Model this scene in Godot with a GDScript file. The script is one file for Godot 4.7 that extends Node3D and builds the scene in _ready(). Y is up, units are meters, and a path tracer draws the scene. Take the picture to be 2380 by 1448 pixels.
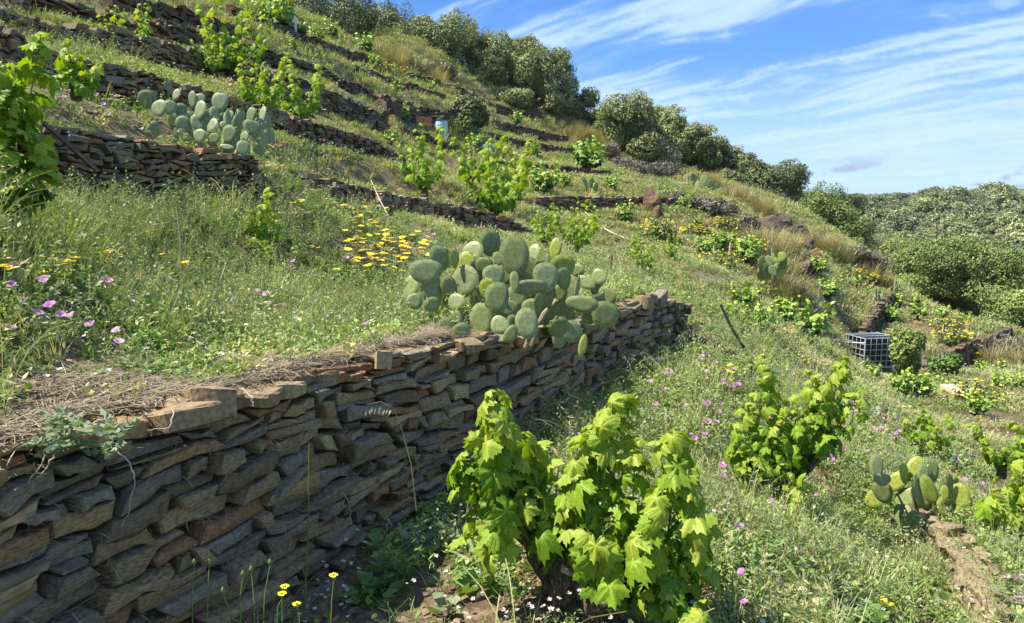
extends Node3D
# A terraced vineyard on a steep hillside: dry stone walls, old bush vines, prickly pears, wild flowers.

var rng := RandomNumberGenerator.new()
var cam: Camera3D

const CTRL := [
	Vector3(-3.000, 0.470, 0.900), Vector3(-2.300, 0.345, -0.900), Vector3(-1.726, 0.395, -2.400), Vector3(-1.513, 0.413, -2.900), Vector3(-1.242, 0.401, -3.300),
	Vector3(-0.997, 0.429, -3.900), Vector3(-0.815, 0.456, -4.300), Vector3(-0.384, 0.468, -5.000), Vector3(0.067, 0.461, -5.700), Vector3(0.771, 0.450, -6.900),
	Vector3(1.763, 0.527, -8.600), Vector3(2.316, 0.446, -9.400), Vector3(-4.071, 2.175, -5.000), Vector3(-4.047, 2.225, -6.000), Vector3(-4.071, 2.178, -6.700),
	Vector3(-3.903, 2.168, -7.300), Vector3(-3.600, 2.175, -8.000), Vector3(-3.046, 2.176, -9.200), Vector3(-5.512, 3.476, -7.400), Vector3(-5.441, 3.571, -8.200),
	Vector3(-5.368, 3.473, -9.000), Vector3(-5.147, 3.446, -9.700), Vector3(-4.875, 3.487, -10.500), Vector3(-4.416, 3.439, -12.700), Vector3(-3.916, 3.317, -15.000),
	Vector3(-3.385, 3.240, -17.000), Vector3(-2.713, 2.920, -19.000), Vector3(-7.163, 4.356, -10.000), Vector3(-6.987, 4.459, -11.200), Vector3(-6.799, 4.491, -13.000),
	Vector3(-6.641, 4.608, -14.200), Vector3(-6.431, 4.715, -15.700), Vector3(-6.008, 4.675, -17.500), Vector3(-5.414, 4.637, -19.200), Vector3(-4.697, 4.523, -21.300),
	Vector3(-3.854, 4.252, -23.200), Vector3(-8.093, 5.272, -12.800), Vector3(-7.759, 5.347, -14.300), Vector3(-7.544, 5.480, -16.000), Vector3(-7.224, 5.623, -17.700),
	Vector3(-6.570, 5.913, -21.000), Vector3(-6.007, 6.004, -23.000), Vector3(-5.491, 5.873, -25.000), Vector3(-4.676, 5.768, -27.600), Vector3(-3.336, 5.567, -31.000),
	Vector3(-8.606, 6.226, -16.500), Vector3(-8.189, 6.521, -19.000), Vector3(-7.916, 6.745, -22.000), Vector3(-8.438, 7.678, -23.000), Vector3(-7.937, 7.697, -25.200),
	Vector3(-7.539, 7.815, -27.000), Vector3(-7.057, 7.946, -28.800), Vector3(-6.199, 8.273, -33.000), Vector3(-5.430, 8.054, -35.000), Vector3(-4.170, 8.090, -37.600),
	Vector3(-3.212, 7.996, -39.300), Vector3(-1.423, 7.806, -42.000), Vector3(-6.020, 7.065, -28.500), Vector3(-5.183, 7.029, -31.000), Vector3(-4.018, 7.041, -33.300),
	Vector3(-3.202, 6.900, -35.000), Vector3(-1.689, 7.488, -41.500), Vector3(-0.247, 7.467, -43.600), Vector3(1.433, 7.414, -46.000), Vector3(-0.983, 6.264, -38.500),
	Vector3(0.652, 6.113, -41.000), Vector3(3.291, 5.894, -44.500), Vector3(-1.211, 5.259, -35.500), Vector3(1.333, 5.041, -39.000), Vector3(3.472, 5.053, -42.000),
	Vector3(-4.155, 4.494, -26.500), Vector3(-3.059, 4.356, -28.300), Vector3(-2.121, 4.053, -30.000), Vector3(-1.193, 3.640, -29.000), Vector3(0.496, 3.569, -31.000),
	Vector3(2.956, 3.598, -34.000), Vector3(4.740, 3.577, -36.000), Vector3(-2.936, 2.238, -11.000), Vector3(-2.709, 2.119, -12.200), Vector3(-2.005, 1.913, -14.000),
	Vector3(-1.014, 1.690, -16.000), Vector3(0.417, 1.152, -18.000), Vector3(0.690, 1.983, -24.000), Vector3(1.455, 2.077, -25.300), Vector3(3.260, 2.137, -27.000),
	Vector3(5.034, 2.181, -28.700), Vector3(7.169, 2.175, -30.400), Vector3(9.021, 2.188, -32.000), Vector3(5.121, 0.381, -23.200), Vector3(6.668, 0.568, -25.000),
	Vector3(8.599, 0.776, -27.000), Vector3(8.310, -0.230, -22.800), Vector3(10.091, -0.104, -25.500), Vector3(11.637, -0.036, -28.000), Vector3(10.774, -2.537, -22.800),
	Vector3(11.804, -2.407, -24.500), Vector3(13.506, -2.113, -27.200), Vector3(15.741, -1.795, -30.500), Vector3(11.818, -2.685, -21.200), Vector3(14.923, -2.811, -24.000),
	Vector3(17.168, -2.834, -26.000), Vector3(19.041, -2.710, -28.000), Vector3(3.245, -0.624, -6.000), Vector3(3.158, -0.593, -5.300), Vector3(2.914, -0.560, -4.500),
	Vector3(2.740, -0.615, -4.000), Vector3(2.370, -0.558, -3.200), Vector3(-0.826, -0.146, -4.200), Vector3(0.304, -0.058, -3.500), Vector3(0.000, 0.008, -3.200),
	Vector3(2.202, -0.443, -5.300), Vector3(0.554, -0.020, -6.600), Vector3(2.276, 0.195, -9.400), Vector3(1.347, 0.134, -7.300), Vector3(5.449, -0.472, -14.000),
	Vector3(7.879, 0.362, -20.500), Vector3(4.462, 0.600, -15.000), Vector3(3.442, 0.886, -16.000), Vector3(4.362, -0.890, -9.200), Vector3(6.087, -1.444, -10.000),
	Vector3(7.467, -1.611, -10.500), Vector3(4.075, -0.974, -5.600), Vector3(1.960, -0.281, -3.900), Vector3(9.400, -2.003, -15.000), Vector3(10.745, -2.126, -18.000),
	Vector3(13.186, -2.573, -20.000), Vector3(16.069, -2.514, -27.000), Vector3(10.720, -2.804, -21.500), Vector3(9.447, -2.579, -19.500), Vector3(11.103, -2.804, -21.500),
	Vector3(11.353, -1.148, -25.000), Vector3(13.953, 1.299, -35.000), Vector3(11.136, 2.765, -38.000), Vector3(14.825, 2.123, -39.000), Vector3(5.500, 6.052, -46.000),
	Vector3(7.453, 4.044, -42.000), Vector3(-4.901, 11.101, -46.000), Vector3(-8.173, 11.427, -43.000), Vector3(-9.544, 10.778, -35.000), Vector3(3.882, 8.494, -49.000),
	Vector3(0.271, 9.675, -48.000), Vector3(17.895, -0.508, -38.000), Vector3(20.709, -2.733, -38.000), Vector3(22.894, -4.269, -34.000), Vector3(29.440, -3.985, -44.000),
	Vector3(-2.729, 1.434, -8.100), Vector3(-3.034, 1.747, -8.900), Vector3(-2.608, 1.290, -5.000), Vector3(-3.905, 1.934, -6.000), Vector3(-2.012, 1.150, -3.100),
	Vector3(-1.326, 1.298, -9.500), Vector3(-0.325, 1.337, -14.000), Vector3(1.408, 0.903, -11.500), Vector3(-2.435, 1.732, -9.800), Vector3(2.427, 1.557, -20.000),
	Vector3(2.343, 0.918, -15.500), Vector3(-0.878, 2.480, -17.000), Vector3(6.771, -1.654, -13.500), Vector3(9.832, -2.214, -16.000), Vector3(6.771, -1.455, -15.000),
	Vector3(8.992, -2.290, -18.000), Vector3(3.000, -0.600, 2.000), Vector3(-8.000, 4.200, 2.000), Vector3(8.000, -3.200, 1.000), Vector3(-12.000, 7.000, -6.000),
	Vector3(-16.000, 10.000, -14.000), Vector3(-14.000, 10.500, -22.000), Vector3(-8.600, 10.100, -43.000), Vector3(-14.000, 11.200, -33.000), Vector3(-6.000, 5.000, -62.000),
	Vector3(2.000, 1.000, -66.000), Vector3(10.000, -2.000, -66.000), Vector3(25.000, -6.000, -62.000), Vector3(40.000, -14.000, -50.000), Vector3(40.000, -14.000, -25.000),
	Vector3(25.000, -9.500, -10.000), Vector3(18.000, -7.000, 0.000), Vector3(0.000, 1.000, 10.000), Vector3(-20.000, 14.000, 10.000), Vector3(25.000, -13.000, 12.000)]
# terrace walls: line of the top edge (uphill on its left), height, how far the step shapes the ground, mean stone size
const WALLS := [
	{"at": [Vector3(-3.000, 1.020, 0.900), Vector3(-2.300, 1.020, -0.900), Vector3(-1.726, 1.045, -2.400), Vector3(-1.513, 1.038, -2.900), Vector3(-1.242, 1.011, -3.300), Vector3(-0.997, 1.004, -3.900), Vector3(-0.815, 1.016, -4.300), Vector3(-0.384, 0.993, -5.000), Vector3(0.067, 0.951, -5.700), Vector3(0.771, 0.875, -6.900), Vector3(1.763, 0.877, -8.600), Vector3(2.316, 0.671, -9.400)], "high": [1.10, 1.35, 1.30, 1.25, 1.22, 1.15, 1.12, 1.05, 0.98, 0.85, 0.70, 0.45], "reach": 1.6, "stone": Vector2(0.2, 0.058), "single": 300, "tilt": 0.1, "caps": true, "label": "long dark dry stone wall in the foreground holding up the flowery terrace"},
	{"at": [Vector3(-4.071, 2.600, -5.000), Vector3(-4.047, 2.635, -6.000), Vector3(-4.071, 2.628, -6.700), Vector3(-3.903, 2.608, -7.300), Vector3(-3.600, 2.600, -8.000), Vector3(-3.046, 2.551, -9.200)], "high": [0.85, 0.82, 0.90, 0.88, 0.85, 0.75], "reach": 1.3, "stone": Vector2(0.145, 0.057), "single": 300, "tilt": 0.03, "label": "dark stone wall behind the left vine with a prickly pear on top"},
	{"at": [Vector3(-5.512, 3.836, -7.400), Vector3(-5.441, 3.871, -8.200), Vector3(-5.368, 3.773, -9.000), Vector3(-5.147, 3.746, -9.700), Vector3(-4.875, 3.727, -10.500), Vector3(-4.416, 3.679, -12.700), Vector3(-3.916, 3.587, -15.000), Vector3(-3.385, 3.510, -17.000), Vector3(-2.713, 3.190, -19.000)], "high": [0.72, 0.60, 0.60, 0.60, 0.48, 0.48, 0.54, 0.54, 0.54], "reach": 1.2, "stone": Vector2(0.16, 0.062), "single": 300, "tilt": 0.1, "label": "rough stone terrace wall behind the upper left vines and yellow flowers"},
	{"at": [Vector3(-7.163, 4.596, -10.000), Vector3(-6.987, 4.669, -11.200), Vector3(-6.799, 4.731, -13.000), Vector3(-6.641, 4.848, -14.200), Vector3(-6.431, 4.955, -15.700), Vector3(-6.008, 4.945, -17.500), Vector3(-5.414, 4.937, -19.200), Vector3(-4.697, 4.883, -21.300), Vector3(-3.854, 4.702, -23.200)], "high": [0.48, 0.42, 0.48, 0.48, 0.48, 0.54, 0.60, 0.72, 0.90], "reach": 1.6, "stone": Vector2(0.19, 0.075), "single": 300, "tilt": 0.1, "label": "tall brown wall ending in a sharp corner on the middle of the slope"},
	{"at": [Vector3(-8.093, 5.452, -12.800), Vector3(-7.759, 5.527, -14.300), Vector3(-7.544, 5.660, -16.000), Vector3(-7.224, 5.803, -17.700), Vector3(-6.570, 6.123, -21.000), Vector3(-6.007, 6.214, -23.000), Vector3(-5.491, 6.113, -25.000), Vector3(-4.676, 6.008, -27.600), Vector3(-3.336, 5.867, -31.000)], "high": [0.36, 0.36, 0.36, 0.36, 0.42, 0.42, 0.48, 0.48, 0.60], "reach": 1.8, "stone": Vector2(0.28, 0.11), "single": 0, "tilt": 0.1, "label": "low wall above the cornered wall running down to the split rock"},
	{"at": [Vector3(-8.606, 6.436, -16.500), Vector3(-8.189, 6.821, -19.000), Vector3(-7.916, 7.105, -22.000)], "high": [0.42, 0.60, 0.72], "reach": 1.8, "stone": Vector2(0.3, 0.12), "single": 0, "tilt": 0.1, "label": "dark upper wall at the top edge with a vine on its left end"},
	{"at": [Vector3(-8.438, 7.918, -23.000), Vector3(-7.937, 7.997, -25.200), Vector3(-7.539, 8.085, -27.000), Vector3(-7.057, 8.126, -28.800), Vector3(-6.199, 8.483, -33.000), Vector3(-5.430, 8.294, -35.000), Vector3(-4.170, 8.360, -37.600), Vector3(-3.212, 8.266, -39.300), Vector3(-1.423, 8.106, -42.000)], "high": [0.48, 0.60, 0.54, 0.36, 0.42, 0.48, 0.54, 0.54, 0.60], "reach": 2.0, "stone": Vector2(0.3, 0.12), "single": 0, "tilt": 0.1, "label": "highest long wall running under the trees along the ridge"},
	{"at": [Vector3(-6.020, 7.215, -28.500), Vector3(-5.183, 7.209, -31.000), Vector3(-4.018, 7.221, -33.300), Vector3(-3.202, 7.110, -35.000)], "high": [0.30, 0.36, 0.36, 0.42], "reach": 1.5, "stone": Vector2(0.3, 0.12), "single": 0, "tilt": 0.1, "label": "short low wall just below the yellow flowers under the ridge"},
	{"at": [Vector3(-1.689, 7.758, -41.500), Vector3(-0.247, 7.767, -43.600), Vector3(1.433, 7.684, -46.000)], "high": [0.54, 0.60, 0.54], "reach": 1.8, "stone": Vector2(0.3, 0.12), "single": 0, "tilt": 0.1, "label": "short wall under the round ridge trees above the shrub"},
	{"at": [Vector3(-0.983, 6.444, -38.500), Vector3(0.652, 6.353, -41.000), Vector3(3.291, 6.164, -44.500)], "high": [0.36, 0.48, 0.54], "reach": 1.6, "stone": Vector2(0.3, 0.12), "single": 0, "tilt": 0.1, "label": "low wall ending beside the tall straw grass"},
	{"at": [Vector3(-1.211, 5.499, -35.500), Vector3(1.333, 5.311, -39.000), Vector3(3.472, 5.293, -42.000)], "high": [0.48, 0.54, 0.48], "reach": 1.6, "stone": Vector2(0.3, 0.12), "single": 0, "tilt": 0.1, "label": "wall behind the lying blue barrel"},
	{"at": [Vector3(-4.155, 4.734, -26.500), Vector3(-3.059, 4.596, -28.300), Vector3(-2.121, 4.323, -30.000)], "high": [0.48, 0.48, 0.54], "reach": 1.5, "stone": Vector2(0.28, 0.11), "single": 0, "tilt": 0.1, "label": "dark wall under the standing blue barrel"},
	{"at": [Vector3(-1.193, 3.820, -29.000), Vector3(0.496, 3.779, -31.000), Vector3(2.956, 3.808, -34.000), Vector3(4.740, 3.697, -36.000)], "high": [0.36, 0.42, 0.42, 0.24], "reach": 1.7, "stone": Vector2(0.28, 0.11), "single": 0, "tilt": 0.1, "label": "long low wall below the lying blue barrel"},
	{"at": [Vector3(-2.936, 2.418, -11.000), Vector3(-2.709, 2.309, -12.200), Vector3(-2.005, 2.123, -14.000), Vector3(-1.014, 1.900, -16.000), Vector3(0.417, 1.332, -18.000)], "high": [0.36, 0.38, 0.42, 0.42, 0.36], "reach": 1.4, "stone": Vector2(0.2, 0.08), "single": 300, "tilt": 0.1, "label": "low half hidden wall behind the yellow daisies and big prickly pear"},
	{"at": [Vector3(0.690, 2.283, -24.000), Vector3(1.455, 2.347, -25.300), Vector3(3.260, 2.377, -27.000), Vector3(5.034, 2.391, -28.700), Vector3(7.169, 2.385, -30.400), Vector3(9.021, 2.338, -32.000)], "high": [0.60, 0.54, 0.48, 0.42, 0.42, 0.30], "reach": 1.8, "stone": Vector2(0.26, 0.07), "single": 300, "tilt": 0.1, "label": "straight wall with a sunlit left corner beside the standing brown rock"},
	{"at": [Vector3(5.121, 0.591, -23.200), Vector3(6.668, 0.808, -25.000), Vector3(8.599, 0.986, -27.000)], "high": [0.42, 0.48, 0.42], "reach": 1.4, "stone": Vector2(0.24, 0.09), "single": 0, "tilt": 0.1, "label": "short shaded wall under the yellow flower patches on the spur"},
	{"at": [Vector3(8.310, -0.050, -22.800), Vector3(10.091, 0.106, -25.500), Vector3(11.637, 0.174, -28.000)], "high": [0.36, 0.42, 0.42], "reach": 1.4, "stone": Vector2(0.24, 0.09), "single": 0, "tilt": 0.1, "label": "low wall running up to the rusty rocks at the spur"},
	{"at": [Vector3(10.774, -2.237, -22.800), Vector3(11.804, -2.032, -24.500), Vector3(13.506, -1.738, -27.200), Vector3(15.741, -1.495, -30.500)], "high": [0.60, 0.75, 0.75, 0.60], "reach": 1.6, "stone": Vector2(0.24, 0.09), "single": 0, "tilt": 0.1, "label": "long dark wall seen end on beyond the caged water tank"},
	{"at": [Vector3(11.818, -2.585, -21.200), Vector3(14.923, -2.411, -24.000), Vector3(17.168, -2.459, -26.000), Vector3(19.041, -2.510, -28.000)], "high": [0.20, 0.80, 0.75, 0.40], "reach": 1.8, "stone": Vector2(0.24, 0.08), "single": 0, "tilt": 0.1, "label": "small wall corner by the lower right terrace edge"},
	{"at": [Vector3(3.245, -0.484, -6.000), Vector3(3.158, -0.443, -5.300), Vector3(2.914, -0.410, -4.500), Vector3(2.740, -0.465, -4.000), Vector3(2.370, -0.408, -3.200)], "high": [0.28, 0.30, 0.30, 0.30, 0.30], "reach": 1.1, "stone": Vector2(0.24, 0.08), "single": 60, "tilt": 0.1, "caps": true, "label": "low edge of pale orange stones bordering the lower right terrace"},
]
const SC := 20.0
var rbf: Array = []
var gx0 := -60.0
var gz0 := -90.0
var gn := 300
var gm := 260
var gstep := 0.5
var gcache := PackedFloat32Array()
var wboxes: Array = []
var hill_noise := FastNoiseLite.new()
var patch_noise := FastNoiseLite.new()
var M := {}
var taken := {}


func R(a: float, b: float) -> float:
	return rng.randf_range(a, b)


# ---------------------------------------------------------------- ground shape
func phi(r2: float) -> float:
	return 0.5 * r2 * log(r2 + 1e-9)


func solve_ground() -> void:
	var n := CTRL.size()
	var m := n + 3
	var A: Array = []
	for i in m:
		var row := PackedFloat64Array()
		row.resize(m + 1)
		A.append(row)
	for i in n:
		var ci: Vector3 = CTRL[i] / SC
		for j in n:
			var cj: Vector3 = CTRL[j] / SC
			var dx := ci.x - cj.x
			var dz := ci.z - cj.z
			A[i][j] = phi(dx * dx + dz * dz)
		A[i][i] += 0.0005
		A[i][n] = 1.0
		A[i][n + 1] = ci.x
		A[i][n + 2] = ci.z
		A[n][i] = 1.0
		A[n + 1][i] = ci.x
		A[n + 2][i] = ci.z
		A[i][m] = CTRL[i].y
	for c in m:
		var best := c
		for r in range(c + 1, m):
			if absf(A[r][c]) > absf(A[best][c]):
				best = r
		var t = A[c]
		A[c] = A[best]
		A[best] = t
		for r in range(c + 1, m):
			var f: float = A[r][c] / A[c][c]
			if f != 0.0:
				for k in range(c, m + 1):
					A[r][k] -= f * A[c][k]
	rbf.resize(m)
	for c in range(m - 1, -1, -1):
		var s: float = A[c][m]
		for k in range(c + 1, m):
			s -= A[c][k] * rbf[k]
		rbf[c] = s / A[c][c]
	gcache.resize(gn * gm)
	var cx := PackedFloat64Array()
	var cz := PackedFloat64Array()
	for c in CTRL:
		cx.append(c.x / SC)
		cz.append(c.z / SC)
	for j in gm:
		for i in gn:
			var x := (gx0 + i * gstep) / SC
			var z := (gz0 + j * gstep) / SC
			var y: float = rbf[n] + x * rbf[n + 1] + z * rbf[n + 2]
			for k in n:
				var dx := x - cx[k]
				var dz := z - cz[k]
				var r2 := dx * dx + dz * dz
				y += rbf[k] * 0.5 * r2 * log(r2 + 1e-9)
			gcache[j * gn + i] = y
	for w in WALLS:
		var b := Rect2(w.at[0].x, w.at[0].z, 0, 0)
		for p in w.at:
			b = b.expand(Vector2(p.x, p.z))
		wboxes.append(b.grow(w.reach + 0.6))


func base_height(x: float, z: float) -> float:
	var fx := clampf((x - gx0) / gstep, 0.0, gn - 1.001)
	var fz := clampf((z - gz0) / gstep, 0.0, gm - 1.001)
	var i := int(fx)
	var j := int(fz)
	fx -= i
	fz -= j
	var k := j * gn + i
	return lerpf(lerpf(gcache[k], gcache[k + 1], fx), lerpf(gcache[k + gn], gcache[k + gn + 1], fx), fz)


func ground(x: float, z: float) -> float:
	var y := base_height(x, z)
	for wi in WALLS.size():
		var b: Rect2 = wboxes[wi]
		if not b.has_point(Vector2(x, z)):
			continue
		var P: Array = WALLS[wi].at
		var hs: Array = WALLS[wi].high
		var best := 1e9
		var sd := 0.0
		var hh := 0.0
		var tp := 0.0
		var en := 0.0
		for i in P.size() - 1:
			var a: Vector3 = P[i]
			var c: Vector3 = P[i + 1]
			var dx := c.x - a.x
			var dz := c.z - a.z
			var l2 := dx * dx + dz * dz
			var l := sqrt(l2)
			var t := ((x - a.x) * dx + (z - a.z) * dz) / l2
			var tc := clampf(t, 0.0, 1.0)
			var qx := x - a.x - tc * dx
			var qz := z - a.z - tc * dz
			var d := qx * qx + qz * qz
			if d < best:
				best = d
				sd = ((x - a.x) * dz - (z - a.z) * dx) / l
				hh = lerpf(hs[i], hs[i + 1], tc)
				tp = lerpf(a.y, c.y, tc)
				en = 0.0
				if i == 0:
					en = maxf(en, -t * l)
				if i == P.size() - 2:
					en = maxf(en, (t - 1.0) * l)
		var rel: float = 1.0 - best / (WALLS[wi].reach * WALLS[wi].reach)
		if rel > 0.0:
			y = lerpf(y, tp - hh * (1.0 - clampf((sd - 0.12) / 0.16, 0.0, 1.0)) + 0.1 * sd, rel * rel * clampf(1.0 - en / 0.5, 0.0, 1.0))
	return y


func bumpy(x: float, z: float) -> float:
	return ground(x, z) + 0.05 * hill_noise.get_noise_2d(x * 40.0, z * 40.0)


func on(p: Vector2, lift := 0.0) -> Vector3:
	return Vector3(p.x, ground(p.x, p.y) + lift, p.y)


func far_height(x: float, z: float) -> float:
	# the valley and the scrub covered hill on its far side
	var d := sqrt(x * x + z * z)
	var b := atan2(x, -z)
	var ridge := 5.5 + 3.0 * sin(b * 9.0 + 1.0) + 2.5 * hill_noise.get_noise_2d(b * 300.0, 7.0)
	var y := lerpf(-22.0, ridge, smoothstep(75.0, 265.0, d))
	y -= smoothstep(265.0, 520.0, d) * 45.0
	y += 5.0 * hill_noise.get_noise_2d(x * 1.2, z * 1.2) * smoothstep(60.0, 120.0, d)
	return y


# ---------------------------------------------------------------- mesh collecting
class Shape:
	var v := PackedVector3Array()
	var c := PackedColorArray()
	var uv := PackedVector2Array()
	var ix := PackedInt32Array()
	var tint := Color.WHITE

	func vert(p: Vector3, u := Vector2.ZERO) -> int:
		v.append(p)
		c.append(tint)
		uv.append(u)
		return v.size() - 1

	func tri(a: int, b: int, d: int) -> void:
		ix.append(a)
		ix.append(b)
		ix.append(d)

	func quad(a: int, b: int, d: int, e: int) -> void:
		tri(a, b, d)
		tri(a, d, e)

	func add(o, t: Transform3D, col = null) -> void:
		var k := v.size()
		for i in o.v.size():
			v.append(t * o.v[i])
			c.append(o.c[i] if col == null else o.c[i] * col)
			uv.append(o.uv[i])
		for i in o.ix:
			ix.append(i + k)

	func mesh(m: Material, flat := false) -> ArrayMesh:
		var vv := v
		var cc := c
		var uu := uv
		var ii := ix
		if flat:
			vv = PackedVector3Array()
			cc = PackedColorArray()
			uu = PackedVector2Array()
			ii = PackedInt32Array()
			for k in ix.size():
				vv.append(v[ix[k]])
				cc.append(c[ix[k]])
				uu.append(uv[ix[k]])
				ii.append(k)
		var nn := PackedVector3Array()
		nn.resize(vv.size())
		for k in range(0, ii.size(), 3):
			var n := (vv[ii[k + 2]] - vv[ii[k]]).cross(vv[ii[k + 1]] - vv[ii[k]])
			nn[ii[k]] += n
			nn[ii[k + 1]] += n
			nn[ii[k + 2]] += n
		for k in nn.size():
			nn[k] = nn[k].normalized() if nn[k].length_squared() > 1e-20 else Vector3.UP
		var a: Array = []
		a.resize(Mesh.ARRAY_MAX)
		a[Mesh.ARRAY_VERTEX] = vv
		a[Mesh.ARRAY_NORMAL] = nn
		a[Mesh.ARRAY_COLOR] = cc
		a[Mesh.ARRAY_TEX_UV] = uu
		a[Mesh.ARRAY_INDEX] = ii
		var am := ArrayMesh.new()
		am.add_surface_from_arrays(Mesh.PRIMITIVE_TRIANGLES, a)
		am.surface_set_material(0, m)
		return am


func tube(s: Shape, pts: Array, radii: Array, sides := 6, rough := 0.0, cap := true) -> void:
	var k0 := -1
	var ref := Vector3(0.31, 0.2, 0.93).normalized()
	for i in pts.size():
		var d: Vector3 = (pts[mini(i + 1, pts.size() - 1)] - pts[maxi(i - 1, 0)]).normalized()
		var x := d.cross(ref)
		if x.length() < 0.1:
			x = d.cross(Vector3.RIGHT)
		x = x.normalized()
		var y := d.cross(x)
		var k := s.v.size()
		for j in sides:
			var a := TAU * j / sides
			var r: float = radii[i] * (1.0 + (rng.randf() - 0.5) * 2.0 * rough)
			s.vert(pts[i] + (x * cos(a) + y * sin(a)) * r, Vector2(float(j) / sides, i * 0.3))
		if k0 >= 0:
			for j in sides:
				var j2 := (j + 1) % sides
				s.quad(k0 + j, k + j, k + j2, k0 + j2)
		k0 = k
	if cap:
		var e := s.vert(pts[-1])
		var b := s.vert(pts[0])
		for j in sides:
			s.tri(k0 + j, e, k0 + (j + 1) % sides)
			s.tri(b, b - 1 - sides * pts.size() + j, b - 1 - sides * pts.size() + (j + 1) % sides)


func box(s: Shape, at: Vector3, size: Vector3, turn := Basis.IDENTITY) -> void:
	var h := size / 2.0
	for f in 6:
		var n := Vector3.ZERO
		n[f / 2] = 1.0 if f % 2 else -1.0
		var u := Vector3.ZERO
		u[(f / 2 + 1) % 3] = 1.0
		var w := n.cross(u)
		var k := s.v.size()
		for q in [[-1, -1], [-1, 1], [1, 1], [1, -1]]:
			s.vert(at + turn * ((n + u * q[0] + w * q[1]) * h), Vector2(q[0], q[1]))
		s.quad(k, k + 1, k + 2, k + 3)


# ---------------------------------------------------------------- naming
func numbered(n: String) -> String:
	var k: int = taken.get(n, 0)
	taken[n] = k + 1
	return n if k == 0 else "%s_%03d" % [n, k]


func thing(called: String, label: String, category: String, at := Vector3.ZERO, turn := 0.0, group := "") -> Node3D:
	var o := Node3D.new()
	o.name = numbered(called)
	add_child(o)
	o.position = at
	o.rotation.y = turn
	tag(o, label, category, group)
	return o


func tag(o: Node, label: String, category: String, group := "") -> void:
	o.set_meta("label", label)
	o.set_meta("category", category)
	if group:
		o.set_meta("group", group)


func part(called: String, mesh: Mesh, parent: Node, at := Transform3D.IDENTITY, m: Material = null) -> MeshInstance3D:
	var o := MeshInstance3D.new()
	o.name = called
	o.mesh = mesh
	o.transform = at
	if m:
		o.material_override = m
	parent.add_child(o, true)
	return o


func single(called: String, mesh: Mesh, label: String, category: String, at := Transform3D.IDENTITY, group := "") -> MeshInstance3D:
	var o := MeshInstance3D.new()
	o.name = numbered(called)
	o.mesh = mesh
	o.transform = at
	add_child(o)
	tag(o, label, category, group)
	return o


func structure(called: String, mesh: Mesh, label: String) -> MeshInstance3D:
	var o := MeshInstance3D.new()
	o.name = numbered(called)
	o.mesh = mesh
	add_child(o)
	o.set_meta("kind", "structure")
	o.set_meta("label", label)
	return o


func copy(src: Node3D, called: String, at: Vector3, turn: float, scl: float, label: String, group := "") -> Node3D:
	var o: Node3D = src.duplicate()
	o.name = numbered(called)
	add_child(o)
	o.transform = Transform3D(Basis(Vector3.UP, turn).scaled(Vector3.ONE * scl), at)
	o.set_meta("label", label)
	if group:
		o.set_meta("group", group)
	return o


func stuff(called: String, mesh: Mesh, places: Array, tints: Array, label: String) -> MultiMeshInstance3D:
	var mm := MultiMesh.new()
	mm.transform_format = MultiMesh.TRANSFORM_3D
	mm.use_colors = true
	mm.mesh = mesh
	mm.instance_count = places.size()
	for i in places.size():
		mm.set_instance_transform(i, places[i])
		mm.set_instance_color(i, tints[i])
	var o := MultiMeshInstance3D.new()
	o.name = numbered(called)
	o.multimesh = mm
	add_child(o)
	o.set_meta("kind", "stuff")
	o.set_meta("label", label)
	return o


# ---------------------------------------------------------------- materials
func lin(r: float, g: float, b: float) -> Color:
	return Color(r, g, b).linear_to_srgb()


func mat(name: String, col: Color, rough := 0.85, back := 0.0, vertex := false, back_tint := Color.WHITE) -> StandardMaterial3D:
	var m := StandardMaterial3D.new()
	m.resource_name = name
	m.albedo_color = col
	m.roughness = rough
	m.cull_mode = BaseMaterial3D.CULL_DISABLED
	m.vertex_color_use_as_albedo = vertex
	if back > 0.0:
		m.backlight_enabled = true
		m.backlight = Color(back_tint.r * back, back_tint.g * back, back_tint.b * back)
	M[name] = m
	return m


func noise_image(size: int, freq: float, octaves: int, seed_: int, kind := FastNoiseLite.TYPE_SIMPLEX_SMOOTH) -> Image:
	var n := FastNoiseLite.new()
	n.seed = seed_
	n.noise_type = kind
	n.frequency = freq
	n.fractal_octaves = octaves
	return n.get_seamless_image(size, size)


func ramp_texture(im: Image, stops: Array) -> ImageTexture:
	# stops: [[at, Color(sRGB)], ...]
	var g := Gradient.new()
	g.offsets = PackedFloat32Array(stops.map(func(s): return s[0]))
	g.colors = PackedColorArray(stops.map(func(s): return s[1]))
	var out := Image.create(im.get_width(), im.get_height(), false, Image.FORMAT_RGB8)
	for y in im.get_height():
		for x in im.get_width():
			out.set_pixel(x, y, g.sample(im.get_pixel(x, y).r))
	return ImageTexture.create_from_image(out)


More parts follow.
